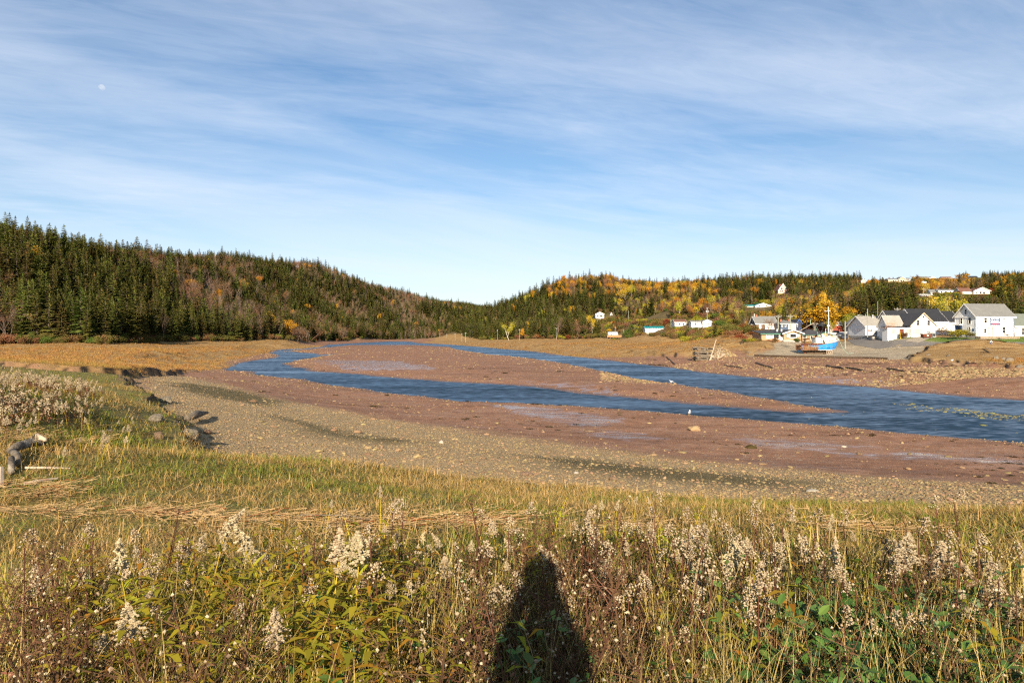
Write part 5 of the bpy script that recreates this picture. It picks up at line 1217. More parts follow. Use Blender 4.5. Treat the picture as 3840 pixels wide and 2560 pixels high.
# --- dark hip roofed building next to it
h = House('hip_roof_building', 'low brick building with dark hip roof and green trimmed gable behind the boat', 3009, 203, 2, 1277, pxr=3108, Wd=9, cat='building')
h.foundation(2); ze = h.zpy(1256); h.block(0, h.L, 0, h.W, 0, ze, h.zpy(1233.5, 4), 'x', MT['brick'], MT['r_dark'], .45, .14, MT['greentrim'], hip=2.6)
h.block(4.0, 8.6, -1.2, 3.0, 0, ze - .02, h.zpy(1246), 'y', MT['brick'], MT['r_dark'], .3, .13, MT['greentrim'], 'gable_wall', 'gable_roof')
dr = h.panel('front', *c1(1562, 1012), *c1(1600, 1072), MT['trim'], 'door', off=0); h.panel('front', *c1(1568, 1020), *c1(1594, 1062), MT['glass'], 'door_glass', d0=.061, d1=.08, parent=dr)
r1(h, 'front', 1700, 992, 1750, 1020, off=-1.2, glass=MT['curtain'], bars=0); r1(h, 'front', 1455, 1015, 1500, 1040, bars=0)

# --- dark weathered house
h = House('dark_house', 'dark weathered two storey house with grey roof and tall gable', 2835, 232, 6, 1244, pxr=2914, pxl=2811)
h.foundation(3); ze = h.zpy(1212); zr = h.zpy(1187, h.W / 2)
h.block(0, h.L, 0, h.W, 0, ze, zr, 'x', MT['darkwall'], MT['r_grey'], .3, .16, MT['trim'])
r1(h, 'left', 691, 842, 704, 888); r1(h, 'left', 731, 840, 745, 888); r1(h, 'left', 691, 908, 704, 952); r1(h, 'left', 711, 764, 721, 808)
h.panel('front', *c1(767, 832), *c1(1074, 842), MT['trim'], 'frieze_board'); h.panel('front', *c1(767, 845), *c1(806, 905), MT['brownwall'], 'boarded_window'); h.panel('front', *c1(842, 845), *c1(896, 905), MT['brownwall'], 'boarded_window')
h.panel('front', *c1(808, 844), *c1(840, 915), MT['trim'], 'door'); h.panel('front', *c1(898, 844), *c1(1074, 918), MT['white'], 'porch_panel', d1=.04)
h.chimney(1.2, h.W * .5, zr - .5, zr + .7); h.chimney(.5, h.W * .5, zr - .5, zr + 1.0, .35, MT['concrete'])
# --- blue grey house with garage
h = House('blue_house', 'dark blue house with grey hip roof and pale garage door', 2927, 228, 3, 1244, pxr=2986, Wd=7.5)
h.foundation(3); ze = h.zpy(1213); h.block(0, h.L, 0, h.W, 0, ze, h.zpy(1199, 3.5), 'x', MT['bluewall'], MT['r_grey'], .4, .14, MT['trim'], hip=1.8)
r1(h, 'front', 1142, 850, 1155, 885); r1(h, 'front', 1192, 848, 1206, 882)
g = h.panel('front', *c1(1240, 842), *c1(1350, 925), MT['trim'], 'garage_or_shadow_panel', d1=.05); h.panel('front', *c1(1247, 850), *c1(1343, 925), MT['curtain'], 'door_panel', d0=.051, d1=.07, parent=g)
h.chimney(1.2, 2.6, ze, h.zpy(1196)); h.chimney(4.4, 3.4, ze, h.zpy(1195), .4)
# --- small navy gable house
h = House('navy_house', 'narrow navy blue gable house beside the orange tree', 2986, 236, 0, 1243, pxr=3006, Wd=8)
h.foundation(3); h.block(0, h.L, 0, h.W, 0, h.zpy(1211), h.zpy(1198), 'y', MT['navy'], MT['r_dark'], .25, .14, MT['bluepaint'])
r1(h, 'front', 1366, 842, 1377, 880); r1(h, 'front', 1404, 905, 1425, 940, frame=MT['bluepaint'])
# --- red house among the orange trees
h = House('red_house', 'small red house with white gable trim between the orange trees', 3106, 250, 3, 1240, pxr=3122, Wd=7)
h.foundation(4); ze = h.zpy(1216); h.block(0, h.L, 0, h.W, 0, ze, h.zpy(1202), 'y', MT['red'], MT['r_grey'], .35, .15, MT['trim'])
h.block(h.L + .02, h.L + 4.4, 1, 6, 0, ze - .2, h.zpy(1206, 3), 'x', MT['red'], MT['r_grey'], .3, .14, MT['trim'], 'wing_wall', 'wing_roof')
h.win('front', 3108, 1215, 3112, 1224); h.win('front', 3113, 1226, 3119, 1236, vbars=1); h.win('front', 3138, 1212, 3144, 1220, off=1)

# --- hillside and ridge houses
def small(name, label, px, Y, base, pxr, eave, ridge_, ax, wall, roof, wins=(), a=0, Wd=7, trim='trim', ov=.4, fd=5, group=None, gl=None):
    h = House(name, label, px, Y, a, base, pxr=pxr, Wd=Wd, group=group); h.foundation(fd)
    h.block(0, h.L, 0, h.W, 0, h.zpy(eave), h.zpy(ridge_, Wd / 2 if ax == 'x' else 0), ax, MT[wall], MT[roof], ov, .18, MT[trim] if trim else None)
    for w in wins: h.win('front', *w, glass=MT[gl] if gl else None, bars=0, fw=.14)
    return h
h = small('white_gable_house', 'cream house with wide glazed gable and green roof high on the wooded slope', 2832, 400, 1163, 2890, 1147, 1137, 'y', 'cream', 'r_teal', [(2841, 1152, 2850, 1157.5), (2857, 1152, 2869, 1160), (2871, 1152, 2881, 1157), (2857, 1141.5, 2859, 1148), (2862, 1141.5, 2864.5, 1148)], Wd=9)
for t in ([(2841, 1148.5), (2851, 1148.5), (2851, 1143.5)], [(2871, 1148), (2880.5, 1148), (2871, 1143)]):
    q = MB(); P_ = [h.on('front', *p) for p in t]; q.prism([(p[0], -.06, p[1]) for p in P_], (0, .055, 0)); w = q.build('window', MT['glass'], h.root); w['label'] = 'dark triangular gable window'
h.block(-6.5, -.02, 2, 8, 0, h.zpy(1148), h.zpy(1143, 5), 'x', MT['cream'], MT['r_teal'], .4, .15, MT['trim'], 'wing_wall', 'wing_roof')
h = small('brick_gable_house', 'pinkish gable house with brick chimney half hidden by spruces high on the slope', 2918, 480, 1101, 2954, 1088, 1064, 'y', 'pinkwall', 'r_brown', [(2923, 1089, 2928, 1095), (2930, 1089, 2936, 1095), (2928, 1079, 2935, 1085)], Wd=9); h.chimney(2.4, 3, h.zpy(1085), h.zpy(1066), .9)
h = small('white_bungalow', 'white bungalow with grey roof and gable end on the lower slope', 2636, 350, 1225, 2667, 1206, 1199, 'y', 'white', 'r_grey', [(2649, 1210, 2652, 1217), (2653.5, 1210, 2656, 1217), (2657.5, 1210, 2660.5, 1217)], Wd=9)
h.block(-5.2, -.02, 2.5, 8, 0, h.zpy(1208), h.zpy(1202, 5), 'x', MT['white'], MT['r_grey'], .3, .15, MT['trim'], 'wing_wall', 'wing_roof'); h.win('front', 2606, 1211, 2612, 1219, off=2.5)
small('faded_house', 'faded pale house behind bare trees on the lower slope', 2531, 370, 1224, 2574, 1208, 1198, 'x', 'white', 'r_brown', [(2536, 1212, 2540, 1219), (2546, 1212, 2551, 1219), (2560, 1212, 2565, 1219)])
h = small('teal_roof_house', 'long white house with bright teal metal roof above the marsh', 2421, 380, 1246, 2488, 1231.5, 1224, 'x', 'white', 'r_teal', [(2430, 1234, 2438, 1239), (2456, 1233, 2462, 1239), (2466, 1233, 2472, 1239), (2477, 1233, 2483, 1239)], gl='curtain')
q = MB(); q.box(6.2, 9.7, -1.3, -.1, .3, .5); q.box(6.2, 9.7, -1.3, -1.22, .5, 1.3); q.build('deck', MT['brownwall'], h.root)
h = small('cabin', 'small grey cabin with metal roof on a raised wooden deck by the marsh', 2284, 420, 1262, 2316, 1258, 1245, 'x', 'white', 'r_metal', [(2290, 1253, 2294, 1257)], Wd=6)
q = MB(); zd = h.zpy(1262); q.box(-1.4, 7.6, -2.4, 6, zd - .3, zd); q.box(-1.4, 7.6, -2.45, -2.38, zd, zd + .9); q.build('deck', MT['deck'], h.root)
for i in range(6): q = MB(); q.box(-1.3 + i * 1.7, -1.1 + i * 1.7, -2.3, -2.1, -1.6, zd - .3); q.build('deck_post', MT['wood'], h.root)
small('white_chalet', 'white chalet with dark roof half way up the forested slope above the yellow tree', 2234, 560, 1192, 2265, 1177, 1170, 'y', 'white', 'r_dark', [(2239, 1182, 2245, 1189), (2250, 1182, 2260, 1189), (2243, 1176, 2247, 1179), (2252, 1176, 2256, 1179)], Wd=9, gl=None)
small('small_blue_house', 'tiny pale blue house right of the white chalet on the slope', 2288, 565, 1190, 2297, 1180, 1172, 'y', 'grey', 'r_grey', [(2290, 1182, 2293, 1187)], Wd=6)
h = small('tan_complex', 'tan house of three blocks with central gable on the ridge', 3370, 600, 1062, 3397, 1047, 1038, 'y', 'tan', 'r_grey', [(3376, 1050, 3382, 1056), (3386, 1050, 3391, 1056)])
h.block(-8.6, -.05, 1, 7, 0, h.zpy(1049), h.zpy(1045, 4), 'x', MT['tan'], MT['r_grey'], .3, .15, MT['trim'], 'west_wall', 'west_roof'); h.block(h.L + .05, h.L + 4.2, .5, 7, 0, h.zpy(1047), h.zpy(1043, 4), 'x', MT['tan'], MT['r_dark'], .3, .15, MT['trim'], 'east_wall', 'east_roof')
for x in (3348, 3356): h.win('front', x, 1050, x + 6, 1054, off=1, bars=0)
h.win('front', 3400, 1048, 3409, 1052, off=.5, bars=0); h.win('front', 3400, 1056, 3409, 1060, off=.5, bars=0)
h = small('ridge_house', 'twin gabled house on the skyline right of the tan complex', 3484, 760, 1046, 3510, 1043, 1037, 'y', 'cream', 'r_brown', [(3490, 1042, 3495, 1045)]); h.block(-9, -.05, 1, 7, 0, h.zpy(1042), h.zpy(1037, 4), 'x', MT['cream'], MT['r_grey'], .4, .16, MT['trim'], 'wing_wall', 'wing_roof')
h = small('ridge_cottage', 'small grey roofed cottage on the skyline left of the barn', 3535, 740, 1046, 3572, 1043, 1038, 'x', 'cream', 'r_brown', [(3562, 1042, 3567, 1045)])
h = small('ridge_barn', 'dark gambrel barn alone on the skyline above the shop building', 3643, 700, 1046, 3669, 1042, 1035.5, 'x', 'white', 'r_black', [(3650, 1042, 3654, 1045)], trim=None)
small('white_roof_cottage', 'small white gabled cottage tucked below the skyline', 3452, 560, 1062, 3473, 1058, 1055, 'y', 'white', 'r_pale', [(3459, 1059, 3464, 1061.5)])
h = small('grey_roof_house', 'white house with long grey roof and brick chimney on the upper slope', 3520, 450, 1100, 3580, 1090, 1085, 'x', 'white', 'r_grey', [(3528, 1092, 3534, 1097), (3544, 1092, 3550, 1098), (3562, 1092, 3567, 1098)]); h.chimney(h.L * .85, 3, h.zpy(1088), h.zpy(1080), .7)
h.block(-4.2, -.05, 1.5, 6.5, 0, h.zpy(1096), h.zpy(1086, 4), 'x', MT['white'], MT['r_grey'], .3, .15, MT['trim'], 'wing_wall', 'wing_roof')
h = small('navy_ranch', 'low dark navy house with white framed windows on the middle slope', 3447, 440, 1115, 3494, 1104, 1101, 'x', 'navy', 'r_black', [(3458, 1106, 3463, 1113), (3472, 1106, 3477, 1113), (3482, 1106, 3486, 1113)])
h = small('ranch_house', 'ranch house with brown roof and broad white gable on the upper slope', 3652, 430, 1105, 3712, 1090, 1078, 'y', 'cream', 'r_brown', [(3658, 1094, 3666, 1099), (3674, 1093, 3681, 1101), (3686, 1094, 3693, 1099)], Wd=9, ov=.6); h.block(-7, -.05, 2, 9, 0, h.zpy(1092), h.zpy(1080.5, 6), 'x', MT['cream'], MT['r_brown'], .5, .16, MT['trim'], 'wing_wall', 'wing_roof')
small('pink_cottage', 'small pink cottage among trees near the skyline above the orange trees', 3229, 560, 1057, 3246, 1053, 1048, 'y', 'pinkwall', 'r_brown', [(3234, 1053.5, 3240, 1056)])

# --- road, drive and path laid on the ground
def ribbon(name, line, w, m, label, lift=.05, cat='road'):
    P = [Vector((*F(px, Y, 0)[:2], 0)) for px, Y in line]; mb = MB(); pts = []
    for i in range(len(P) - 1):
        n = max(2, int((P[i + 1] - P[i]).length / 1.2))
        for k in range(n): pts.append(P[i].lerp(P[i + 1], k / n))
    pts.append(P[-1]); rows = []
    for i, p in enumerate(pts):
        d = (pts[min(i + 1, len(pts) - 1)] - pts[max(i - 1, 0)]).normalized(); s = Vector((-d.y, d.x, 0)); rows.append([p + s * (w * t) for t in (-.5, -.25, 0, .25, .5)])
    A = np.array([[q.x, q.y] for r_ in rows for q in r_]); Z = ground_z(A[:, 0], A[:, 1]) + lift
    mb.v = [(a[0], a[1], z) for a, z in zip(A, Z)]
    for i in range(len(rows) - 1):
        for k in range(4): b = i * 5 + k; mb.f.append((b, b + 1, b + 6, b + 5)); mb.m.append(0)
    return tag(mb.build(name, m, None, True), label, cat, kind='structure')
MT['asphalt'] = mat('worn_asphalt', (.15, .135, .115), (.20, .18, .155), .8, .9, .1)
MT['dirt'] = mat('gravel_drive', (.27, .225, .165), (.34, .29, .22), 1.2, .95, .2)
ribbon('road', [(4250, 157), (3840, 160.5), (3640, 161), (3500, 164), (3420, 167), (3330, 171.5), (3250, 181), (3215, 198), (3205, 225), (3195, 250)], 6.0, MT['asphalt'], 'worn asphalt road past the shop and back between the houses')
ribbon('driveway', [(3420, 168), (3450, 171), (3480, 174)], 3.2, MT['dirt'], 'gravel driveway beside the white gable house', .09)
ribbon('footpath', [(3620, 161), (3660, 164), (3700, 170)], 1.2, MT['dirt'], 'narrow path across the lawn', .08)
ribbon('lane', [(2740, 255), (2710, 262), (2690, 285), (2668, 330)], 3.5, MT['dirt'], 'gravel lane climbing the slope past the white bungalow', .1)

# --- utility poles
def upole(px, top, base, label, hgt=10.0, Y=None, arm=1.9, name='utility_pole', group=None, lamp=False, trafo=False, m='pole', az=0.0, insul=True):
    Y = Y or hgt * FPX / (base - top); x = (px - CX) / FPX * Y; zt = H - (top - HY) / FPX * Y; z0 = min(gz(x, Y), H - (base - HY) / FPX * Y)
    o = empty(name, (x, Y, z0 - .3), az, label, 'pole', group); hh = zt - z0 + .3; q = MB()
    q.tube([(0, 0, 0), (0, 0, hh * .5), (0, 0, hh)], [.17, .145, .115], 8); q.build('shaft', MT[m], o)
    if arm:
        q = MB(); q.box(-arm / 2, arm / 2, -.17, -.05, hh - .55, hh - .42); ao = q.build('crossarm', MT['pole_b'], o)
        q = MB(); q.prism([(-arm * .32, -.16, hh - .55), (0, -.16, hh - 1.05), (.06, -.16, hh - 1.05), (-arm * .26, -.16, hh - .55)], (0, .04, 0)); q.prism([(arm * .32, -.16, hh - .55), (0, -.16, hh - 1.05), (-.06, -.16, hh - 1.05), (arm * .26, -.16, hh - .55)], (0, .04, 0)); q.build('brace', MT['galv'], o)
        if insul:
            for t in (-.46, -.2, .2, .46): q = MB(); q.tube([(arm * t, -.11, hh - .42), (arm * t, -.11, hh - .2)], [.05, .035], 6); q.build('insulator', MT['galv'], ao)
    if trafo:
        for sx in (-.42, .42): q = MB(); q.tube([(sx, -.1, hh - 2.6), (sx, -.1, hh - 1.6)], .27, 10); q.build('transformer', MT['galv'], o)
    if lamp:
        q = MB(); q.tube([(0, 0, hh - .9), (-1.2, -.3, hh - .35), (-2.2, -.5, hh - .25)], .04, 5); l = q.build('lamp_arm', MT['galv'], o)
        q = MB(); q.box(-2.85, -2.15, -.62, -.38, hh - .33, hh - .2); q.build('lamp_head', MT['galv'], l)
    return Vector((x, Y, zt))
T1 = upole(3365, 1154, 1277, 'tall utility pole with two grey transformers beside the gable house', 11, trafo=True, arm=2.2)
T2 = upole(3253, 1158, 1263, 'plain utility pole in front of the low white hall', 11, Y=186, arm=0)
T3 = upole(3169, 1204, 1281, 'green tinted pole standing by the road right of the boat', 0, Y=178, arm=0)
T4 = upole(3056, 1209, 1262, 'utility pole with street lamp behind the boat gantry', 0, Y=208, arm=1.8)
T5 = upole(2918, 1180, 1240, 'utility pole with double crossarm beside the dark house', 0, Y=215, arm=2.2)
T6 = upole(2963, 1179, 1235, 'utility pole with crossarm in front of the blue house', 0, Y=212, arm=2.4)
T7 = upole(3246, 1178, 1250, 'street light pole with long curved arm over the low hall', 0, Y=214, arm=0, lamp=True)
upole(2730, 1140, 1166, 'grey green pole on the wooded slope left of the cream gable house', 0, Y=395, arm=0)
upole(3463, 1082, 1101, 'white utility pole with crossarm above the navy house', 0, Y=430, arm=1.6)
upole(3291, 1130, 1186, 'thin pole in dark spruces behind the low hall', 0, Y=245, arm=0, m='pole_b'); upole(3314, 1161, 1184, 'short thin pole right of the one in the dark spruces', 0, Y=240, arm=0, m='pole_b')
T8 = upole(2652, 1152, 1200, 'pale utility pole behind the white bungalow', 0, Y=352, arm=1.2, trafo=True)
T9 = upole(2570, 1216, 1281, 'bare pale pole at the edge of the marsh', 10, arm=0)
upole(2516, 1197, 1225, 'short green pole left of the faded house', 0, Y=372, arm=0); upole(2525, 1157, 1181, 'pole high in the woods above the faded house', 0, Y=430, arm=0); upole(2357, 1164, 1176, 'leaning white post on the wooded slope', 0, Y=470, arm=0); upole(2620, 1228, 1256, 'grey pole in brush below the white bungalow', 0, Y=335, arm=0)
T10 = upole(2307, 1224, 1278, 'pale pole in front of the cabin deck', 9, arm=0, trafo=False); upole(2339, 1234, 1273, 'shorter green pole right of the cabin', 0, Y=415, arm=0); T11 = upole(2086, 1228, 1277, 'utility pole with crossarm at the foot of the right hill', 9.2, arm=2.2)
far = [(1948, 1232, 1276, 9, 'largest of the far road poles, nearest the hill houses'), (1866, 1235, 1275, 9, None), (1820, 1239, 1275, 9, None), (1772, 1241, 1274.5, 9, None), (1763, 1244, 1274, 9, None), (1746, 1246, 1273, 8, None), (1732, 1249, 1273, 8, None), (1707, 1249, 1272, 8, None), (1676, 1251, 1272, 8, None), (1649, 1251, 1271, 8, None), (1631, 1255, 1271, 8, None), (1616, 1258, 1271, 8, None)]
FT = []
for px, t_, b_, hg, lb in far: FT.append(upole(px, t_, b_, lb or 'slim utility pole in the line along the far valley road', min(hg, 9), Y=None if hg > 8.5 else 8 * FPX / (b_ - t_) * .72, arm=1.6, group='utility poles along the far road', insul=False))
def wire(a, b, sag, label, name='power_line', r=.018):
    pts = [a.lerp(b, i / 16) - Vector((0, 0, sag * 4 * (i / 16) * (1 - i / 16))) for i in range(17)]; q = MB(); q.tube(pts, r, 4, cap=False); tag(q.build(name, MT['wire']), label, 'wire')
dn = Vector((0, 0, -.6))
wire(T1 + dn, T2 + dn, .8, 'power line between the transformer pole and the hall pole'); wire(T2 + dn, T3 + Vector((0, 0, -.2)), .9, 'power line from the hall pole to the roadside pole'); wire(T3, T4 + dn, .9, 'power line from the roadside pole over the boat'); wire(T6 + dn, T5 + dn, .5, 'power line between the two crossarm poles'); wire(T4 + dn, T6 + dn, 1.0, 'power line from lamp pole to blue house pole')
wire(T1 + dn, Vector(XYZ(3845, 1163, 168)), 1.4, 'power line crossing in front of the shop building'); wire(T1 + Vector((0, 0, -2.4)), Vector(XYZ(3600, 1190, 170)), .8, 'lower service wire to the shop building'); wire(T10 + Vector((0, 0, -.3)), T11 + dn, 1.0, 'thin line along the marsh edge left of the cabin'); wire(T9 + Vector((0, 0, -.3)), T10 + Vector((0, 0, -.3)), 1.0, 'thin line along the marsh edge right of the cabin')

# --- small things round the houses
def dumpster():
    x, y, z = XYZ(3473, 1265, 172); z = gz(x, y); o = empty('dumpster', (x, y, z), math.radians(4), 'rust red dumpster with white diamond in front of the white gable house', 'dumpster')
    q = MB(); q.prism([(-1.05, -.6, .25), (1.05, -.6, .25), (1.15, -.6, 1.0), (-1.15, -.6, 1.0)], (0, 1.2, 0)); q.build('bin', MT['rust'], o)
    q = MB(); q.box(-1.2, 1.2, -.65, .65, 1.0, 1.08); q.build('lid', MT['black'], o)
    for s in (-1, 1): q = MB(); q.box(s * 1.14 - .09, s * 1.14 + .09, -.45, .45, .5, .7); q.build('lift_pocket', MT['rust'], o)
    for s in (-.8, .8): q = MB(); q.box(s - .12, s + .12, -.5, .5, 0, .25); q.build('skid', MT['black'], o)
    q = MB(); q.prism([(0, -.625, .38), (.26, -.625, .64), (0, -.625, .9), (-.26, -.625, .64)], (0, .02, 0)); q.build('diamond_sign', MT['trim'], o)
dumpster()
x, y, z = XYZ(3502, 1262, 173); o = empty('heat_pump', (x, y, gz(x, y)), .05, 'dark heat pump unit against the white gable house', 'heat pump'); q = MB(); q.box(-.45, .45, -.2, .2, .12, 1.15); q.build('case', MT['grey'], o); q = MB(); q.tube([(-.08, -.215, .65), (-.08, -.2, .65)], .33, 14); q.build('fan_grille', MT['black'], o); q = MB(); q.box(-.5, .5, -.25, .25, 0, .115); q.build('pad', MT['concrete'], o)
x, y, z = XYZ(3378, 1272, 174); x2, y2, z2 = XYZ(3372.5, 1237, 174); q = MB(); q.tube([(x, y, gz(x, y) - .1), (x2, y2, z2)], [.11, .09], 8); q.tube([(x2, y2, z2 + .01), (x2 - .02, y2, z2 + .1)], [.09, .02], 8); tag(q.build('guy_wire_guard', MT['yellow']), 'slanting bright yellow guy wire guard beside the transformer pole', 'wire guard')
x, y, z = XYZ(3717, 1295, 152); o = empty('fire_hydrant', (x, y, gz(x, y)), 0, 'blue and white fire hydrant by the road before the shop', 'hydrant'); q = MB(); q.tube([(0, 0, 0), (0, 0, .08), (0, 0, .081), (0, 0, .62)], [.2, .2, .15, .15], 10); q.build('barrel', MT['bluepaint'], o); q = MB(); q.tube([(0, 0, .62), (0, 0, .74), (0, 0, .82)], [.18, .14, .04], 10); q.build('bonnet', MT['trim'], o); q = MB(); q.tube([(-.28, 0, .45), (.28, 0, .45)], .075, 8); q.build('outlets', MT['trim'], o)
# planter bed with two benches by the pole
x, y, z = XYZ(3293, 1268, 182); o = empty('planter_box', (x, y, gz(x, y)), .06, 'low weathered planter and bench beside the transformer pole', 'planter'); q = MB(); q.box(-1.8, 1.6, -.4, .4, 0, .55); q.build('box', MT['concrete'], o)
for s in (-1.2, .6): q = MB(); q.box(s, s + 1.6, .5, .9, .75, .83); q.box(s, s + .1, .5, .9, .5, .75); q.box(s + 1.5, s + 1.6, .5, .9, .5, .75); q.build('rail', MT['galv'] if s > 0 else MT['deck'], o)
# ramp railing, boats and car in the yard behind the slip
x, y, z = XYZ(3190, 1262, 204); o = empty('wooden_ramp', (x, y, gz(x, y)), .05, 'weathered wooden ramp with railing in front of the grey house', 'ramp'); q = MB(); q.prism([(-1.9, -.5, 0), (2.0, -.5, .05), (2.0, -.5, .75), (-1.9, -.5, .15)], (0, 1.2, 0)); q.build('deck', MT['wood'], o)
for i in range(6): q = MB(); xx = -1.8 + i * .74; q.box(xx, xx + .09, -.55, -.46, 0, .95 + i * .12); q.build('post', MT['wood'], o)
q = MB(); q.prism([(-1.85, -.6, .9), (2.0, -.6, 1.5), (2.0, -.6, 1.62), (-1.85, -.6, 1.02)], (0, .05, 0)); q.build('handrail', MT['wood'], o)
def skiff(px, py, Y, ln, m, label, a, name='motorboat', cab=True):
    x, y, z = XYZ(px, py, Y); o = empty(name, (x, y, gz(x, y) + .45), a, label, 'boat'); q = MB(); rings = []
    for i in range(9):
        t = i / 8; bw = ln * .17 * (1 - t ** 3 * .96); k = .25 * t * t; rings.append([(t * ln - ln / 2, -bw, .85 + k), (t * ln - ln / 2, -bw * .8, .3 + k), (t * ln - ln / 2, 0, .0 + k * 1.3), (t * ln - ln / 2, bw * .8, .3 + k), (t * ln - ln / 2, bw, .85 + k)])
    q.loft(rings); q.build('hull', MT[m], o)
    if cab: q = MB(); q.prism([(-.2, -.6, .85), (1.2, -.6, .95), (.7, -.6, 1.6), (-.1, -.6, 1.6)], (0, 1.2, 0)); q.build('windscreen', MT['glass'], o)
    q = MB(); q.box(-ln / 2 - .3, -ln / 2 - .02, -.2, .2, .5, 1.25); q.build('outboard', MT['black'], o); q = MB(); q.box(-ln * .3, ln * .3, -.5, .5, -.35, .05)
    for s in (-.55, .5): q.tube([(-.3, s, -.2), (-.3, s + .12, -.2)], .28, 10)
    q.build('trailer', MT['galv'], o)
skiff(3132, 1256, 212, 5.6, 'trim', 'white motorboat on its trailer behind the bow of the blue boat', .1); skiff(3152, 1254, 216, 4.2, 'galv', 'small grey skiff parked right of the white motorboat', -.1, 'skiff', False)
def car(px, py, Y, m, label, a):
    x, y, z = XYZ(px, py, Y); o = empty('parked_car', (x, y, gz(x, y)), a, label, 'car'); q = MB()
    q.prism([(-2.1, -.85, .3), (2.1, -.85, .3), (2.15, -.85, .75), (1.3, -.85, .95), (-2.1, -.85, 1.0)], (0, 1.7, 0)); q.build('body', MT[m], o)
    q = MB(); q.prism([(-1.9, -.75, 1.0), (1.2, -.75, .955), (.5, -.75, 1.5), (-1.5, -.75, 1.52)], (0, 1.5, 0)); q.build('cabin', MT['glass'], o)
    q = MB(); q.prism([(-1.5, -.7, 1.525), (.5, -.7, 1.505), (.45, -.7, 1.56), (-1.45, -.7, 1.575)], (0, 1.4, 0)); q.build('roof', MT[m], o)
    for sx in (-1.35, 1.35):
        for sy in (-.87, .67): q = MB(); q.tube([(sx, sy, .33), (sx, sy + .2, .33)], .33, 14); w = q.build('wheel', MT['black'], o); q = MB(); q.tube([(sx, sy - .01, .33), (sx, sy + .0, .33)], .19, 10); q.build('rim', MT['galv'], w)
    for sy in (-.6, .45): q = MB(); q.box(2.12, 2.16, sy, sy + .25, .6, .75); q.build('headlight', MT['trim'], o)
car(3166, 1259, 205, 'navy', 'dark blue car parked behind the roadside pole', 1.2)
# ------------------------------------------------------------------ trees and bushes of the village, one by one
def vt(kinds_, name, px, Y, top, label, i=0, base=None, wide=1.0, cat='tree', group=None, crown='crown', trunk='trunk'):
    k = kinds_[i % len(kinds_)]; x = (px - CX) / FPX * Y; z = gz(x, Y) if base is None else H - (base - HY) / FPX * Y
    zt = H - (top - HY) / FPX * Y; return tree_thing(k, name, x, Y, max(zt - z, .8), label, cat, group, h_of(k), z=z, wide=wide, crown=crown, trunk=trunk)
vt(ORA, 'orange_leaved_tree', 3048, 246, 1122, 'large bright orange tree left of the boat mast', 0, wide=1.9)
vt(YEL, 'yellow_leaved_tree', 3078, 252, 1120, 'tall golden tree just behind the boat gantry', 1, wide=1.2)
vt(ORA, 'orange_leaved_tree', 3100, 243, 1152, 'orange tree behind the boat wheelhouse and mast', 1, wide=1.4)
vt(YEL, 'yellow_leaved_tree', 3086, 268, 1080, 'tall thin yellowing poplar rising above the orange trees', 2, wide=.55)
vt(BARE, 'bare_tree', 3120, 268, 1082, 'tall pale leafless poplar right of the yellowing poplar', 1, wide=.55)
vt(BARE, 'bare_tree', 3132, 274, 1094, 'slender pale leafless poplar beside the maple', 2, wide=.5)
vt(ORA, 'orange_leaved_tree', 3150, 258, 1146, 'rounded orange maple right of the boat mast', 2, wide=1.25)
vt(ORA, 'orange_leaved_tree', 3026, 250, 1170, 'smaller orange tree beside the navy house', 1)
vt(YGR, 'yellow_green_tree', 3178, 232, 1170, 'dense olive green tree above the parked boats', 0, wide=1.25)
vt(YGR, 'yellow_green_tree', 3122, 238, 1198, 'low yellow green tree below the orange maple', 1, wide=1.2)
vt(SH_G, 'green_tree', 3210, 246, 1160, 'dark green round tree left of the spruces behind the low hall', 0, cat='tree')
for i, (px, Y, top, t) in enumerate([(3185, 290, 1112, 'broad bare brown tree above the olive tree'), (3215, 292, 1108, 'broad bare brown tree left of the big spruces'), (3010, 270, 1140, 'bare brown tree above the navy house'), (3240, 280, 1135, 'bare brown tree below the pink cottage')]): vt(BARER, 'bare_tree', px, Y, top, t, i, wide=1.3)
for i, (px, Y, top, t) in enumerate([(3262, 282, 1060, 'tallest dark spruce behind the low hall'), (3284, 290, 1066, 'dark spruce second from left behind the low hall'), (3312, 286, 1068, 'dark spruce in the middle of the clump behind the low hall'), (3340, 288, 1078, 'dark spruce left of the transformer pole'), (3362, 284, 1092, 'dark spruce directly behind the transformer pole'),
                                     (3427, 292, 1052, 'tall dark spruce standing above the black roofed house'), (3410, 300, 1066, 'dark spruce left of the tall one above the black roofs'), (2996, 272, 1126, 'dark wide spruce above the blue house'), (2976, 290, 1112, 'slender spruce on the slope over the restaurant'), (2681, 226, 1199, 'small dark spruce on the shore left of the dark house'), (3520, 250, 1108, 'dark spruce left of the golden tree above the black roofs'), (3640, 262, 1098, 'dark spruce above the shop roof'), (3690, 255, 1106, 'dark spruce over the ridge of the shop roof'), (3760, 250, 1100, 'dark spruce above the right end of the shop roof'), (3806, 240, 1110, 'dark spruce above the shop annex')]): vt(SPR, 'spruce_tree', px, Y, top, t, i, wide=1.25)
vt(YEL, 'golden_leaved_tree', 3548, 232, 1104, 'broad golden tree rising over the black roofed house', 0, wide=1.3); vt(YEL, 'golden_leaved_tree', 3612, 236, 1115, 'smaller golden tree left of the shop gable', 2)
vt(BARER, 'bare_tree', 3840, 190, 1180, 'dark bare tree at the right edge beside the annex', 0)
def bush(k, px, py, Y, hpx, label, i=0, wide=1.3, name='shrub'): vt(k, name, px, Y, py - hpx, label, i, base=py + 1, wide=wide, cat='shrub', crown='foliage', trunk='stems')
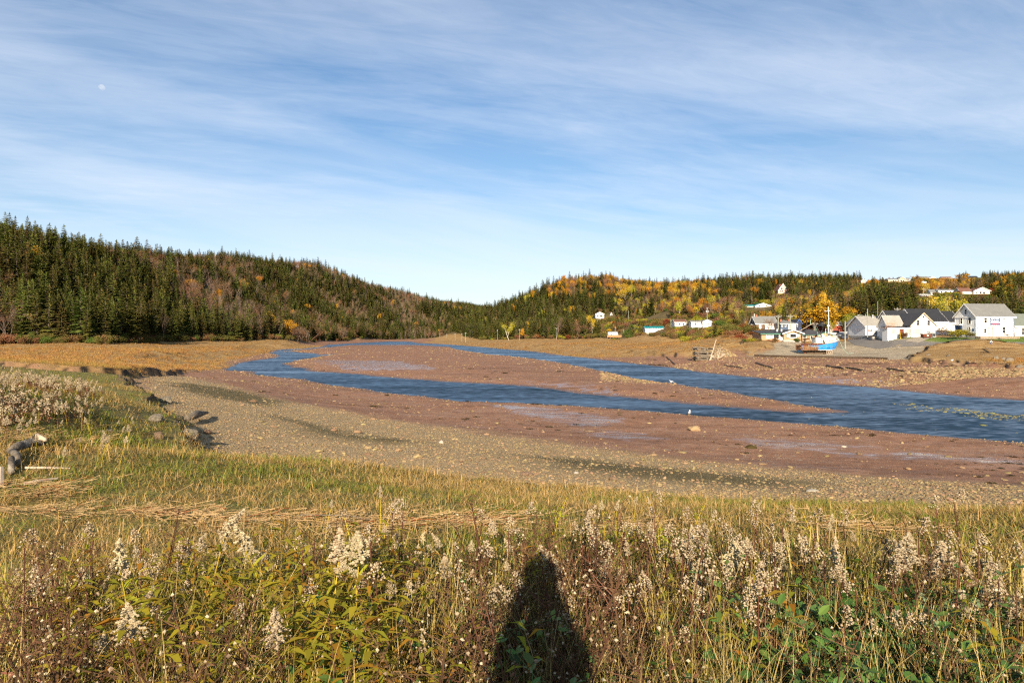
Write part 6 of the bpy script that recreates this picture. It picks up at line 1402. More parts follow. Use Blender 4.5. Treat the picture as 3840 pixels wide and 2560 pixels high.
bush(SH_Y, 3588, 1262, 168.5, 33, 'round clipped green bush in front of the long white house', 0, 1.9); bush(SH_O, 3637, 1262, 167.5, 21, 'small olive bush beside the corner of the shop building', 1, 1.6); bush(SH_B, 3538, 1262, 171, 47, 'tall leafless bush against the white gable house', 0, 1.1); bush(SH_R, 3389, 1268, 174, 26, 'rust brown bush by the foot of the transformer pole', 0, 1.5); bush(SH_B, 3332, 1262, 184, 14, 'low brown bush by the porch of the gable house', 1, 1.8); bush(SH_B, 3780, 1262, 166, 15, 'brown bush against the shop front at right', 0, 1.8)
for i, (k, px, py, Y, hp, t) in enumerate([(SH_RED, 2787, 1235, 236, 28, 'crimson bush beside the dark house'), (SH_R, 2752, 1268, 222, 40, 'large rust bush left of the dark house'), (SH_RED, 2775, 1278, 210, 32, 'red brown bush nearer the marsh'), (SH_Y, 2820, 1284, 194, 22, 'yellow green bush at the left end of the restaurant'), (SH_O, 2848, 1284, 192, 16, 'low olive bush left of the restaurant porch'), (SH_R, 2882, 1284, 191, 14, 'brown hedge below the restaurant windows'), (SH_R, 2909, 1284, 191, 21, 'rust orange bush before the restaurant door'), (SH_G, 2991, 1283, 192, 19, 'round dark green bush right of the restaurant steps'),
                                             (SH_O, 2735, 1240, 240, 34, 'olive bush on the slope left of the crimson one'), (SH_G, 2700, 1225, 262, 28, 'green bush beside the gravel lane'), (SH_O, 2762, 1222, 258, 34, 'olive green thicket above the rust bushes'), (SH_RED, 2828, 1262, 222, 26, 'red bush in front of the dark house gable'), (SH_R, 2846, 1262, 220, 34, 'brown bush in front of the dark house wall'), (SH_G, 2788, 1284, 198, 16, 'green bush at the corner of the marsh'), (SH_R, 2720, 1276, 214, 24, 'brown bush at the edge of the marsh'), (SH_R, 3022, 1276, 199, 12, 'dark brown shrub behind the boat stern'), (SH_B, 3036, 1276, 200, 14, 'bare shrub behind the boat gantry')]): bush(k, px, py, Y, hp, t, i, 1.5)
vt(BARER, 'birch_tree', 2876, 218, 1183, 'pale stemmed birch with rusty crown before the dark house', 1, wide=1.0); vt(BARER, 'bare_tree', 2900, 222, 1196, 'brown tree right of the pale birch', 2)
vt(YEL, 'yellow_leaved_tree', 2222, 455, 1177, 'big yellow green tree with pale stems above the marsh edge', 1, wide=.9); vt(BARER, 'bare_tree', 2162, 448, 1186, 'broad bare rusty tree left of the yellow one at the marsh edge', 0, wide=1.5); vt(BARE, 'bare_tree', 2086, 470, 1180, 'bare grey tree behind the crossarm pole', 0)
for i, (px, Y, top, k, t) in enumerate([(2338, 600, 1053, YEL, 'leftmost golden tree of the row below the ridge'), (2346, 590, 1074, YEL, 'lower golden tree under the leftmost one'), (2368, 600, 1062, YGR, 'yellow green tree second in the ridge row'), (2443, 600, 1070, YEL, 'golden tree in the middle of the ridge row'), (2476, 590, 1072, YEL, 'golden tree with tall pale trunk in the ridge row'), (2502, 600, 1060, YGR, 'broad yellow green tree in the ridge row'), (2526, 590, 1076, YEL, 'bright golden tree right of the broad one'), (2568, 600, 1050, YGR, 'yellow green tree at the right end of the ridge row'), (2690, 560, 1068, YEL, 'golden tree left of the cream gable house'), (2890, 470, 1096, YEL, 'small golden tree below the brick gable house'), (2600, 585, 1062, BARE, 'pale bare tree right of the ridge row')]): vt(k, 'golden_leaved_tree' if k is YEL else ('yellow_green_tree' if k is YGR else 'bare_tree'), px, Y, top, t, i)
for i, (px, Y, top, t) in enumerate([(1715, 900, 1216, 'yellow tree at the far end of the valley road'), (1736, 860, 1204, 'tall yellow tree where the right hill meets the valley'), (1752, 830, 1200, 'yellow orange tree right of the tall valley one'), (1655, 980, 1232, 'far low yellow tree beside the river bend')]): vt(YEL, 'yellow_leaved_tree', px, Y, top, t, i, wide=1.1)
vt(YGR, 'yellow_green_tree', 1907, 556, 1204, 'lone yellow green tree at the foot of the right hill', 1); vt(ORA, 'orange_leaved_tree', 1958, 530, 1228, 'small orange tree by the far road', 0)

# ------------------------------------------------------------------ fishing boat on the slip
MT['hullblue'] = mat('hull_blue_paint', (.018, .19, .50), (.025, .24, .58), 1.6, .5, .15, 8, c2=(.20, .13, .09), detail=8)
MT['hullblue'].node_tree.nodes['Color Ramp'].color_ramp.elements[1].position = .57; MT['hullblue'].node_tree.nodes['Color Ramp'].color_ramp.elements[2].position = .64
MT['bottom'] = mat('bottom_paint', (.05, .045, .045), (.09, .07, .06), 2, .8, .2)
MT['cabin'] = mat('cabin_white', (.76, .72, .64), (.66, .60, .50), 1.5, .55, .1)
MT['cabinroof'] = mat('cabin_roof_grey', (.24, .29, .28), (.30, .33, .31), 1.5, .7, .1)
MT['slat'] = mat('rusty_brown_slat', (.30, .165, .08), (.19, .095, .045), 2.5, .85, .3, rnd=.2)
MT['rope'] = mat('green_rope', (.25, .42, .32), (.30, .46, .36), 5, .9)
MT['weathered'] = mat('pale_timber', (.46, .36, .26), (.36, .28, .20), 3, .85, .2)
def boat():
    X0 = (2999 - CX) / FPX * 165; o = empty('fishing_boat', (X0, 165.4, gz(X0 + 4, 165.4) - .02), math.radians(3), 'old blue and white fishing boat aground on the slip with rusty gantry', 'boat')
    def hb(t): return 1.72 + .18 * math.sin(min(t, .6) / .6 * 1.57) if t < .55 else 1.9 * max(0.0, 1 - ((t - .55) / .45) ** 2.1)
    def sheer(t): return 2.26 + 1.05 * t ** 2.3
    def wl(t): return .95 + .75 * max(0, t - .55) ** 1.5
    def xx(t, f): return t * 10.0 - (1 - f) * 1.75 * max(0, (t - .6) / .4) ** 1.6        # raked stem
    n = 22; S = []
    for i in range(n + 1):
        t = i / n; b = hb(t); z0 = .60 + .85 * max(0, t - .7) ** 1.2; zs, zw = sheer(t), wl(t)
        half = [(xx(t, 1.0), -b, zs), (xx(t, .8), -b * .985, zs - .33 * (zs - zw)), (xx(t, .6), -b * .95, zs - .66 * (zs - zw)), (xx(t, .35), -b * .87, zw + .09), (xx(t, .33), -b * .85, zw), (xx(t, .15), -b * .5, z0 + .12), (xx(t, .08), 0, z0)]
        S.append(half + [(p[0], -p[1], p[2]) for p in reversed(half[:-1])])
    q = MB(); k = len(S[0]); 
    for s in S: q.v += s
    mi = [0, 0, 0, 1, 2, 2, 2, 2, 1, 0, 0, 0]
    for i in range(n):
        for j in range(k - 1): q.f.append((i * k + j, (i + 1) * k + j, (i + 1) * k + j + 1, i * k + j + 1)); q.m.append(mi[j])
    q.f.append(tuple(range(k - 1, -1, -1))); q.m.append(0)
    hull = q.build('hull', [MT['hullblue'], MT['cabin'], MT['bottom']], o)
    q = MB(); ds = [(xx(i / n, 1), hb(i / n) - .04, sheer(i / n) - .32) for i in range(n + 1)]
    for a, b in zip(ds[:-1], ds[1:]): q.face([(a[0], -a[1], a[2]), (b[0], -b[1], b[2]), (b[0], b[1], b[2]), (a[0], a[1], a[2])])
    q.build('deck', MT['slat'], o)
    q = MB(); q.prism([(1.9, -.16, 0), (6.2, -.16, 0), (7.6, -.16, .55), (7.9, -.16, .85), (1.9, -.16, .85)], (0, .32, 0)); q.build('keel', MT['wetlog'], o)
    q = MB(); q.prism([(1.15, -.05, .15), (1.75, -.05, .15), (1.75, -.05, 1.0), (1.15, -.05, .9)], (0, .1, 0)); q.build('rudder', MT['rust'], o)
    for s in (-1, 1):                                                        # rub rail
        q = MB(); q.tube([(xx(i / n, 1), s * (hb(i / n) + .03), sheer(i / n) - .02) for i in range(n + 1)], .06, 5); q.build('rub_rail', MT['weathered'] if s > 0 else MT['slat'], o)
    for i in range(15):                                                      # vertical slats on the near side aft
        x = .12 + i * .255; w = .10; q = MB(); y = -hb(x / 10) * .99; q.box(x, x + w, y - .13, y + .02, .98 + R.uniform(-.05, .1), 2.30 + R.uniform(-.04, .04)); q.build('slat', MT['slat'], o)
    for i in range(9):
        y = -1.62 + i * .37; q = MB(); q.box(-.14, .0, y, y + .15, .98, 2.3); q.build('slat', MT['slat'], o)
    q = MB(); y = -1.78; q.box(.05, 3.75, y + .0, y + .06, 1.0, 2.26); q.build('slat_backing', MT['rust'], o)
    for z, x0_, x1_, r_ in ((1.62, -.75, 4.1, .09), (2.38, -.4, 4.9, .12)):
        q = MB(); q.tube([(x0_, -1.98, z), ((x0_ + x1_) / 2, -2.02, z - .04), (x1_, -1.98, z + .05)], r_, 6); q.build('side_timber', MT['slat'] if z < 2 else MT['rust'], o)
    for i in range(7): q = MB(); x = -.9 + i * .8; q.tube([(x, -1.6 + R.uniform(-.1, .2), 2.48 + R.uniform(0, .1)), (x + 1.5, -1.4 + R.uniform(-.1, .3), 2.52 + R.uniform(0, .12))], .09, 5); q.build('deck_scrap', MT['darksteel'] if i % 2 else MT['rust'], o)
    # wheelhouse following the hull
    def cab(x0_, x1_, inset, z0f, z1a, z1b, name, m):
        q = MB(); ns = 10; top = []; bot = []
        for i in range(ns + 1):
            x = x0_ + (x1_ - x0_) * i / ns; b = max(.12, min(1.42, hb(min(x / 10 + .01, .985)) - inset)); zt = z1a + (z1b - z1a) * i / ns; bot.append((x, b, z0f(x / 10))); top.append((x, b, zt))
        for i in range(ns):
            for s in (-1, 1):
                f = [(bot[i][0], s * bot[i][1], bot[i][2]), (bot[i + 1][0], s * bot[i + 1][1], bot[i + 1][2]), (top[i + 1][0], s * top[i + 1][1], top[i + 1][2]), (top[i][0], s * top[i][1], top[i][2])]
                q.face(f if s < 0 else f[::-1])
            q.face([(top[i][0], -top[i][1], top[i][2]), (top[i + 1][0], -top[i + 1][1], top[i + 1][2]), (top[i + 1][0], top[i + 1][1], top[i + 1][2]), (top[i][0], top[i][1], top[i][2])])
        for e in (0, -1): q.face([(bot[e][0], -bot[e][1], bot[e][2]), (bot[e][0], bot[e][1], bot[e][2]), (top[e][0], top[e][1], top[e][2]), (top[e][0], -top[e][1], top[e][2])])
        return q.build(name, m, o), top
    fl = lambda t: sheer(t) - .34
    wh, top = cab(4.95, 9.45, .22, fl, 4.1, 4.12, 'wheelhouse', MT['cabin'])
    q = MB(); ring = [(t[0] + (-.18 if i == 0 else (.15 if i == len(top) - 1 else 0)), t[1] + .13) for i, t in enumerate(top)]
    for za, zb in ((4.13, 4.24),):
        out = [(x, -y, za) for x, y in ring] + [(x, y, za) for x, y in reversed(ring)]; q.prism(out[::-1], (0, 0, zb - za))
    q.build('wheelhouse_roof', MT['cabinroof'], o)
    q = MB(); q.box(3.75, 4.93, -.95, 1.2, 1.95, 4.0); q.build('aft_cabin', MT['cabin'], o); q = MB(); q.box(3.6, 4.94, -1.1, 1.35, 4.01, 4.11); q.build('aft_cabin_roof', MT['cabinroof'], o)
    yy = -1.42
    def pane(x0_, x1_, z0_, z1_, nm='window', y=None, m='glass'):
        yw = y if y is not None else -max(.12, min(1.42, hb(min((x0_ + x1_) / 20 + .01, .985)) - .22)); sl = (-max(.12, min(1.42, hb(min(x1_ / 10 + .01, .985)) - .22))) - (-max(.12, min(1.42, hb(min(x0_ / 10 + .01, .985)) - .22)))
        q = MB(); ya, yb = yw - sl / 2 - .04, yw + sl / 2 - .04; q.face([(x0_, ya, z0_), (x1_, yb, z0_), (x1_, yb, z1_), (x0_, ya, z1_)])
        q.face([(x0_, ya, z1_), (x1_, yb, z1_), (x1_, yb + .06, z1_), (x0_, ya + .06, z1_)]); q.face([(x0_, ya + .06, z0_), (x1_, yb + .06, z0_), (x1_, yb, z0_), (x0_, ya, z0_)]); q.build(nm, MT[m], o)
    for i in range(4): pane(6.28 + i * .40, 6.28 + i * .40 + .22, 3.12, 3.45)
    pane(6.45, 8.0, 2.42, 2.74, 'side_opening'); pane(8.85, 9.02, 3.42, 3.86); pane(9.16, 9.32, 3.42, 3.86); pane(8.55, 8.80, 2.72, 2.95)
    q = MB(); q.box(5.1, 5.55, yy - .05, yy - .004, 2.45, 3.3); q.build('cabin_door', MT['brownwall'], o)
    q = MB(); q.prism([(9.35, -.30, 3.0), (10.05, -.02, 3.2), (10.05, -.02, 3.7), (9.4, -.30, 4.0)], (0, .05, 0)); q.prism([(9.35, .25, 3.0), (10.05, .0, 3.2), (10.05, .0, 3.7), (9.4, .25, 4.0)], (0, .05, 0)); q.build('bow_bulwark', MT['cabinroof'], o)
    # gantry
    g1, g2 = (3.15, -.55, 8.55), (2.25, .45, 8.6)
    for base, tp in (((5.75, -1.62, 2.35), g1), ((2.05, 1.5, 2.35), g2)): q = MB(); q.tube([base, tp], [.11, .09], 6); q.build('gantry_leg', MT['darksteel'], o)
    q = MB(); q.tube([(2.05, .55, 8.58), (3.3, -.65, 8.6)], .11, 6); q.build('gantry_head', MT['darksteel'], o); q = MB(); q.tube([(3.78, -.8, 7.05), (2.2, .68, 7.0)], .07, 5); q.build('gantry_crossbar', MT['darksteel'], o)
    q = MB(); q.tube([(2.75, 0, 8.5), (2.85, -.05, 7.2)], .06, 5); q.build('hanging_block', MT['rope'], o); q = MB(); q.tube([(-.1, .3, 5.4), (3.55, -.6, 7.7)], .06, 6); q.build('boom', MT['weathered'], o); q = MB(); q.tube([(3.6, -.5, 7.5), (4.2, -.5, 5.6), (4.6, -.6, 4.2)], .035, 4); q.build('stay_rope', MT['rope'], o)
    q = MB(); q.tube([(7.25, 0, 4.2), (7.38, 0, 11.5)], [.10, .06], 8); m_ = q.build('mast', MT['trim'], o); q = MB(); q.tube([(6.3, 0, 10.4), (7.75, 0, 10.45)], .05, 5); q.build('crosstree', MT['trim'], m_)
    q = MB(); q.box(7.0, 7.5, -.16, .16, 6.7, 7.05); q.build('radar', MT['trim'], m_); q = MB(); q.tube([(7.85, .3, 4.2), (7.9, .3, 7.6)], .04, 6); q.build('antenna', MT['weathered'], o)
    q = MB(); q.tube([(6.25, -.2, 4.22), (6.55, -.1, 5.1), (6.6, -.1, 6.2)], .05, 5); q.build('davit', MT['trim'], o)
    q = MB(); q.tube([(7.1, -.6, 4.22), (7.1, -.6, 4.42), (7.1, -.6, 4.5)], [.35, .33, .2], 10); q.build('life_raft', MT['trim'], o); q = MB(); q.tube([(7.1, -.5, 4.5), (7.1, -.5, 4.75), (7.1, -.5, 4.95)], [.2, .2, .1], 8); q.build('exhaust', MT['black'], o); q = MB(); q.box(5.0, 5.9, -.7, -.2, 4.24, 4.38); q.build('roof_hatch', MT['trim'], o)
    q = MB(); q.box(2.9, 4.2, -1.5, -.7, 2.2, 2.75); q.build('winch_cover', MT['weathered'], o)
    for pts in ([(3.7, -1.0, 4.15), (3.4, -1.2, 3.4), (3.2, -1.5, 2.6)], [(1.9, -1.95, 2.5), (1.3, -2.05, 2.2), (1.1, -2.05, 1.2)], [(2.6, -1.95, 2.5), (2.9, -2.05, 1.8), (3.2, -2.05, 1.2)]): q = MB(); q.tube(pts, .035, 4); q.build('rope', MT['rope'], o)
    for x0_, x1_ in ((4.6, 4.95), (6.1, 6.4), (6.55, 6.8), (7.7, 7.9)): q = MB(); y = -hb(x0_ / 10) * .97 - .03; q.box(x0_, x1_, y - .02, y + .06, 1.55, 1.70); q.build('scupper', MT['black'], o)
    return o
BO = boat()
bx_, by_ = BO.location.x, BO.location.y
def line_thing(name, pts, r, m, label, cat, n=5): q = MB(); q.tube(pts, r, n); return tag(q.build(name, MT[m]), label, cat)
gzb = lambda x, y: gz(x, y) + .05
line_thing('mooring_rope', [(bx_ + 10.0, by_ + .4, BO.location.z + 3.3), (bx_ + 10.9, by_ + .4, gzb(bx_ + 10.9, by_) + 1.1), (bx_ + 12.0, by_ + .3, gzb(bx_ + 12, by_)), (bx_ + 13.6, by_ + .8, gzb(bx_ + 13.6, by_ + .8))], .035, 'rope', 'green rope running from the boat bow to the gravel', 'rope')
o = empty('boat_cradle', (bx_ + 6.6, by_ - 1.9, gz(bx_ + 6.6, by_ - 1.9)), .03, 'pale wooden cross braced prop under the bow of the blue boat', 'prop')
for a_, b_ in (((-.9, 0, 0), (-.6, .3, 1.0)), ((-.6, 0, 0), (-.1, .3, .9)), ((-.1, 0, .0), (-.6, .3, .95)), ((-.1, .1, 0), (.5, .3, .95)), ((.5, 0, 0), (-.05, .3, .95)), ((.75, 0, 0), (.7, .3, 1.0)), ((-.95, .1, .03), (.8, .1, .03)), ((-.3, .35, .95), (.75, .35, .98))): q = MB(); q.tube([a_, b_], .05, 4); q.build('strut', MT['weathered'], o)

# ------------------------------------------------------------------ slip timbers, crib wharf, logs
o = empty('slipway_kerb', K(2829, 1333, 1.95), 0, 'long dark timber kerb along the foot of the gravel slip', 'kerb'); base = Vector(o.location)
line = [K(2829, 1333, 1.95), K(2925, 1336, 1.95), K(3022, 1338, 1.95), K(3130, 1340, 1.95), K(3240, 1342, 1.95), K(3330, 1345, 1.95)]
for a_, b_ in zip(line[:-1], line[1:]):
    for dz, r_ in ((.12, .16), (-.2, .18)):
        q = MB(); A = Vector(a_) - base; B = Vector(b_) - base; A.z += dz; B.z += dz; A.y += R.uniform(-.06, .06) - (.1 if dz < 0 else 0); q.tube([A, A.lerp(B, .5) + Vector((0, 0, R.uniform(-.05, .05))), B - (B - A).normalized() * .08], r_, 6); q.build('timber', MT['wetlog'], o)
    for f in (.2, .6): q = MB(); P_ = Vector(a_).lerp(Vector(b_), f) - base; q.tube([(P_.x, P_.y - .3, -.8), (P_.x, P_.y - .3, .12)], .12, 6); q.build('stake', MT['wetlog'], o)
X0, Y0, Z0 = K(2648, 1352, 1.05); Z0 = gz(X0, Y0)
o = empty('crib_wharf', (X0, Y0, Z0 - .1), .05, 'ruined crib wharf of stacked grey logs at the marsh end', 'wharf')
for t in range(6):
    z = .2 + t * .52; ln = 4.8 - t * .42 + R.uniform(-.7, .3)
    for k_ in (0, 1):
        q = MB(); y = k_ * 2.6; x0_ = -2.4 + R.uniform(-.2, .2) + .05 * t; q.tube([(x0_, y + R.uniform(-.1, .1), z + R.uniform(-.05, .05)), (x0_ + ln * .5, y, z + R.uniform(-.06, .06)), (x0_ + ln, y + R.uniform(-.1, .1), z + R.uniform(-.45, .08))], [.17, .19, .15], 7); q.build('log', MT['driftwood'], o)
    if t % 2 == 0:
        for xk in (-1.9, .1, 1.6): q = MB(); q.tube([(xk + R.uniform(-.1, .1), -.45, z + .25), (xk, 3.0, z + .25)], .16, 7); q.build('cross_log', MT['driftwood'], o)
def lean(pxa, pya, pxb, pyb, Y, r_, label): a_ = XYZ(pxa, pya, Y); b_ = XYZ(pxb, pyb, Y - .6); q = MB(); q.tube([b_, Vector(b_).lerp(Vector(a_), .5) + Vector((.03, 0, 0)), a_], [r_, r_ * .9, r_ * .7], 6); tag(q.build('leaning_pole', MT['weathered']), label, 'pole')
lean(2686, 1272, 2661, 1352, Y0 - .8, .11, 'tall weathered pole leaning against the ruined crib wharf'); lean(2672, 1318, 2664, 1352, Y0 - 1.0, .10, 'shorter pole beside the tall leaning one at the wharf'); lean(2698, 1322, 2691, 1346, Y0 - .4, .12, 'short stub pole at the right end of the crib wharf'); lean(2697, 1342, 2720, 1326, Y0 - .2, .13, 'slanting timber resting on the rubble of the wharf')
n = 2200; t = NR.uniform(0, 6.28, n); rr_ = np.sqrt(NR.uniform(0, 1, n)); mx, my, _ = K(2705, 1338, 1.6); X = mx + np.cos(t) * rr_ * 4.6; Y = my + 3.0 + np.sin(t) * rr_ * 3.4; Z = ground_z(X, Y) + 2.7 * np.clip(1 - rr_ ** 1.6, 0, 1) * np.clip(1.1 - .10 * (X - mx), .3, 1)
s = np.exp(NR.normal(math.log(.19), .4, n)); scatter('rubble_mound', np.c_[X, Y, Z - .1], np.c_[NR.uniform(0, 3, n), NR.uniform(0, 3, n), NR.uniform(0, 6, n)], s, NR.integers(0, 9, n), ROCKS, 'heap of pale rubble spilling from the ruined crib wharf', 'rubble')
q = MB(); q.v = [tuple(p) for p in []]
ms_ = 14; rings = []
for i in range(6):
    f = i / 5; rings.append([(mx + math.cos(a_) * 4.5 * (1 - f), my + 3.0 + math.sin(a_) * 3.3 * (1 - f), gz(mx, my + 3) - .4 + 2.75 * (1 - (1 - f) ** 1.6)) for a_ in [6.283 * j / ms_ for j in range(ms_)]])
q.loft(rings); tag(q.build('rubble_core', MT['dirt'], None, True), 'earth core of the rubble heap beside the crib wharf', 'rubble', kind='stuff')
def logm(pxa, pya, pxb, pyb, z, r_, label, m='wetlog', name='log', group=None):
    a_ = K(pxa, pya, z); b_ = K(pxb, pyb, z); P_ = []
    for i in range(12): p = Vector(a_).lerp(Vector(b_), i / 11); p.z = gz(p.x, p.y) + r_ * .28 + R.uniform(-.05, .05); p.y += R.uniform(-.12, .12); P_.append(p)
    q = MB(); q.tube(P_, [r_ * R.uniform(.55, 1.05) for _ in range(10)] + [r_ * .6, r_ * .3], 7); return tag(q.build(name, MT[m]), label, 'log', group)
for t in [(2716, 1363, 2786, 1371, 1.1, .24, 'dark log on the mud below the crib wharf'), (2836, 1365, 2901, 1376, 1.0, .26, 'dark log second from left below the slip'), (3010, 1368, 3090, 1371, 1.0, .14, 'thin dark plank below the boat on the mud'), (3102, 1381, 3166, 1392, .8, .28, 'thick wet log below the slip, left of its pair'), (3173, 1388, 3242, 1399, .8, .26, 'thick wet log right end of the pair below the slip'), (3330, 1398, 3394, 1406, .7, .26, 'seaweed covered log on the mud toward the right'), (3419, 1409, 3508, 1417, .6, .18, 'thin dark log nearest the river at right'), (2434, 1360, 2512, 1366, .5, .24, 'dark log lying by the river edge under the marsh bank'), (2500, 1342, 2532, 1357, .9, .22, 'short dark log under the marsh bank'), (2422, 1342, 2464, 1345, .9, .15, 'thin dark stick under the marsh bank'), (3180, 1366, 3330, 1372, 1.1, .16, 'long dark timber lying below the slip kerb')]: logm(*t)
def drift(pts, rad, label, m='driftwood', name='driftwood_log', n=8):
    P_ = [Vector(ground_hit(a_, b_)) for a_, b_, dz in pts]
    for p, (a_, b_, dz) in zip(P_, pts): p.z = gz(p.x, p.y) + dz
    q = MB(); q.tube(P_, rad, 10 if n > 6 else n); return tag(q.build(name, MT[m], None, n > 6), label, 'driftwood')
drift([(170, 1688, .12), (115, 1692, .14), (70, 1704, .13), (40, 1718, .12)], [.04, .075, .07, .055], 'thick grey driftwood log lying in the straw at left'); drift([(45, 1716, .10), (60, 1735, .12), (70, 1760, .06)], [.05, .055, .045], 'bent grey driftwood branch below the thick log'); drift([(42, 1762, .16), (43, 1786, .04)], [.045, .04], 'short upright driftwood stub at the left edge'); drift([(262, 1763, .03), (180, 1768, .04), (95, 1765, .04)], [.012, .02, .02], 'long pale stick lying on the grass right of the driftwood', 'weathered', 'driftwood_stick', 5); drift([(215, 1805, .03), (140, 1822, .05), (90, 1826, .03)], [.015, .02, .02], 'grey stick with stubs on the straw at left', 'weathered', 'driftwood_stick', 5); drift([(4, 1830, .0), (6, 1800, .16)], [.035, .03], 'pale upright peg at the left picture edge', 'weathered', 'driftwood_stub', 6)
drift([(170, 1690, .18), (140, 1680, .2), (118, 1688, .14)], [.03, .07, .06], 'pale splintered root end of the driftwood log', 'weathered', 'driftwood_root')
drift([(700, 1590, .22), (735, 1582, .30), (778, 1566, .20)], [.10, .17, .05], 'splintered pale driftwood slab jutting from the grass bank')
drift([(1410, 1974, .05), (1310, 1976, .10), (1120, 1970, .10)], [.005, .008, .006], 'thin pale stick on the tide line, centre', 'driftwood', 'driftwood_stick', 5)
# flotsam on the right verge
for pxa, pya, pxb, pyb, t in ((3682, 1326, 3712, 1328, 'pale plank lying on the far grassy verge'), (3697, 1320, 3720, 1324, 'second pale plank behind the first on the verge')):
    a_ = K(pxa, pya, 3.0); b_ = K(pxb, pyb, 3.0); q = MB(); za, zb = gz(*a_[:2]) + .25, gz(*b_[:2]) + .3; q.prism([(a_[0], a_[1] - .3, za), (b_[0], b_[1] - .3, zb), (b_[0], b_[1] + .3, zb + .12), (a_[0], a_[1] + .3, za + .12)], (0, 0, .08)); tag(q.build('plank', MT['weathered']), t, 'plank')

# ------------------------------------------------------------------ gulls
MT['gullwhite'] = mat('gull_white', (.78, .78, .77), (.72, .72, .71), 12, .8); MT['gullgrey'] = mat('gull_grey', (.32, .34, .37), (.28, .30, .33), 12, .8)
def gull(px, py, z, rz, label, zz=None):
    x, y, _ = K(px, py, z); z0 = zz if zz is not None else gz(x, y); o = empty('gull', (x, y, z0), rz, label, 'bird')
    q = MB(); rings = []
    for xx, r_, zc, w in ((-.30, .012, .235, 1.4), (-.22, .035, .235, 1.3), (-.12, .075, .225, 1.1), (0, .098, .215, 1.0), (.09, .092, .225, 1.0), (.15, .07, .26, .95), (.175, .05, .305, .95), (.19, .048, .345, 1), (.215, .046, .375, 1), (.245, .032, .378, 1), (.262, .012, .372, 1)): rings.append([(xx, r_ * w * math.cos(a_), zc + r_ * math.sin(a_)) for a_ in [6.283 * i / 8 for i in range(8)]])
    q.loft(rings); q.build('body', MT['gullwhite'], o, True)
    for s in (-1, 1):
        q = MB(); q.prism([(.09, s * .095, .25), (.02, s * .108, .17), (-.20, s * .06, .20), (-.40, s * .02, .235), (-.15, s * .07, .285)], (0, s * .012, 0)); q.build('wing', MT['gullgrey'], o); q = MB(); q.tube([(.01, s * .04, .14), (.0, s * .04, .06), (.015, s * .04, 0)], .008, 4); q.build('leg', MT['yellow'], o)
    q = MB(); q.tube([(.255, 0, .372), (.30, 0, .366), (.318, 0, .355)], [.014, .011, .003], 5); q.build('beak', MT['yellow'], o)
    for c_ in o.children: c_.scale = (1.05,) * 3
gull(2518, 1431, .3, 2.6, 'white gull standing on the gravel spit between the channels'); gull(2585, 1553, .25, 1.2, 'white gull at the near edge of the river'); bx2 = K(3578, 1374, 1.4); gull(3570, 1374, 1.4, .3, 'white gull perched on the brown boulder under the far bank', gz(bx2[0], bx2[1]) + 24 / FPX * bx2[1] * .78)

# ------------------------------------------------------------------ moon
m, t, b = new_mat('moon_surface'); d_ = N(t, 'ShaderNodeBsdfDiffuse'); tcn = N(t, 'ShaderNodeTexCoord'); t.links.new(ramp(t, noise_n(t, tcn.outputs['Object'], 1.3, 3), [(.4, (.42, .44, .46)), (.6, (.62, .63, .64))]), d_.inputs[0])
tr = N(t, 'ShaderNodeBsdfTransparent'); mx_ = N(t, 'ShaderNodeMixShader'); mx_.inputs[0].default_value = .12; t.links.new(tr.outputs[0], mx_.inputs[1]); t.links.new(d_.outputs[0], mx_.inputs[2]); t.links.new(mx_.outputs[0], [n for n in t.nodes if n.type == 'OUTPUT_MATERIAL'][0].inputs[0])
bm = bmesh.new(); bmesh.ops.create_icosphere(bm, subdivisions=4, radius=1); me = bpy.data.meshes.new('moon'); bm.to_mesh(me); bm.free(); me.materials.append(m); me.polygons.foreach_set('use_smooth', [True] * len(me.polygons))
mo = link('moon', me); mo.location = XYZ(382, 328, 14000); mo.scale = (62, 62, 62); tag(mo, 'small pale moon in the blue sky at upper left', 'moon')

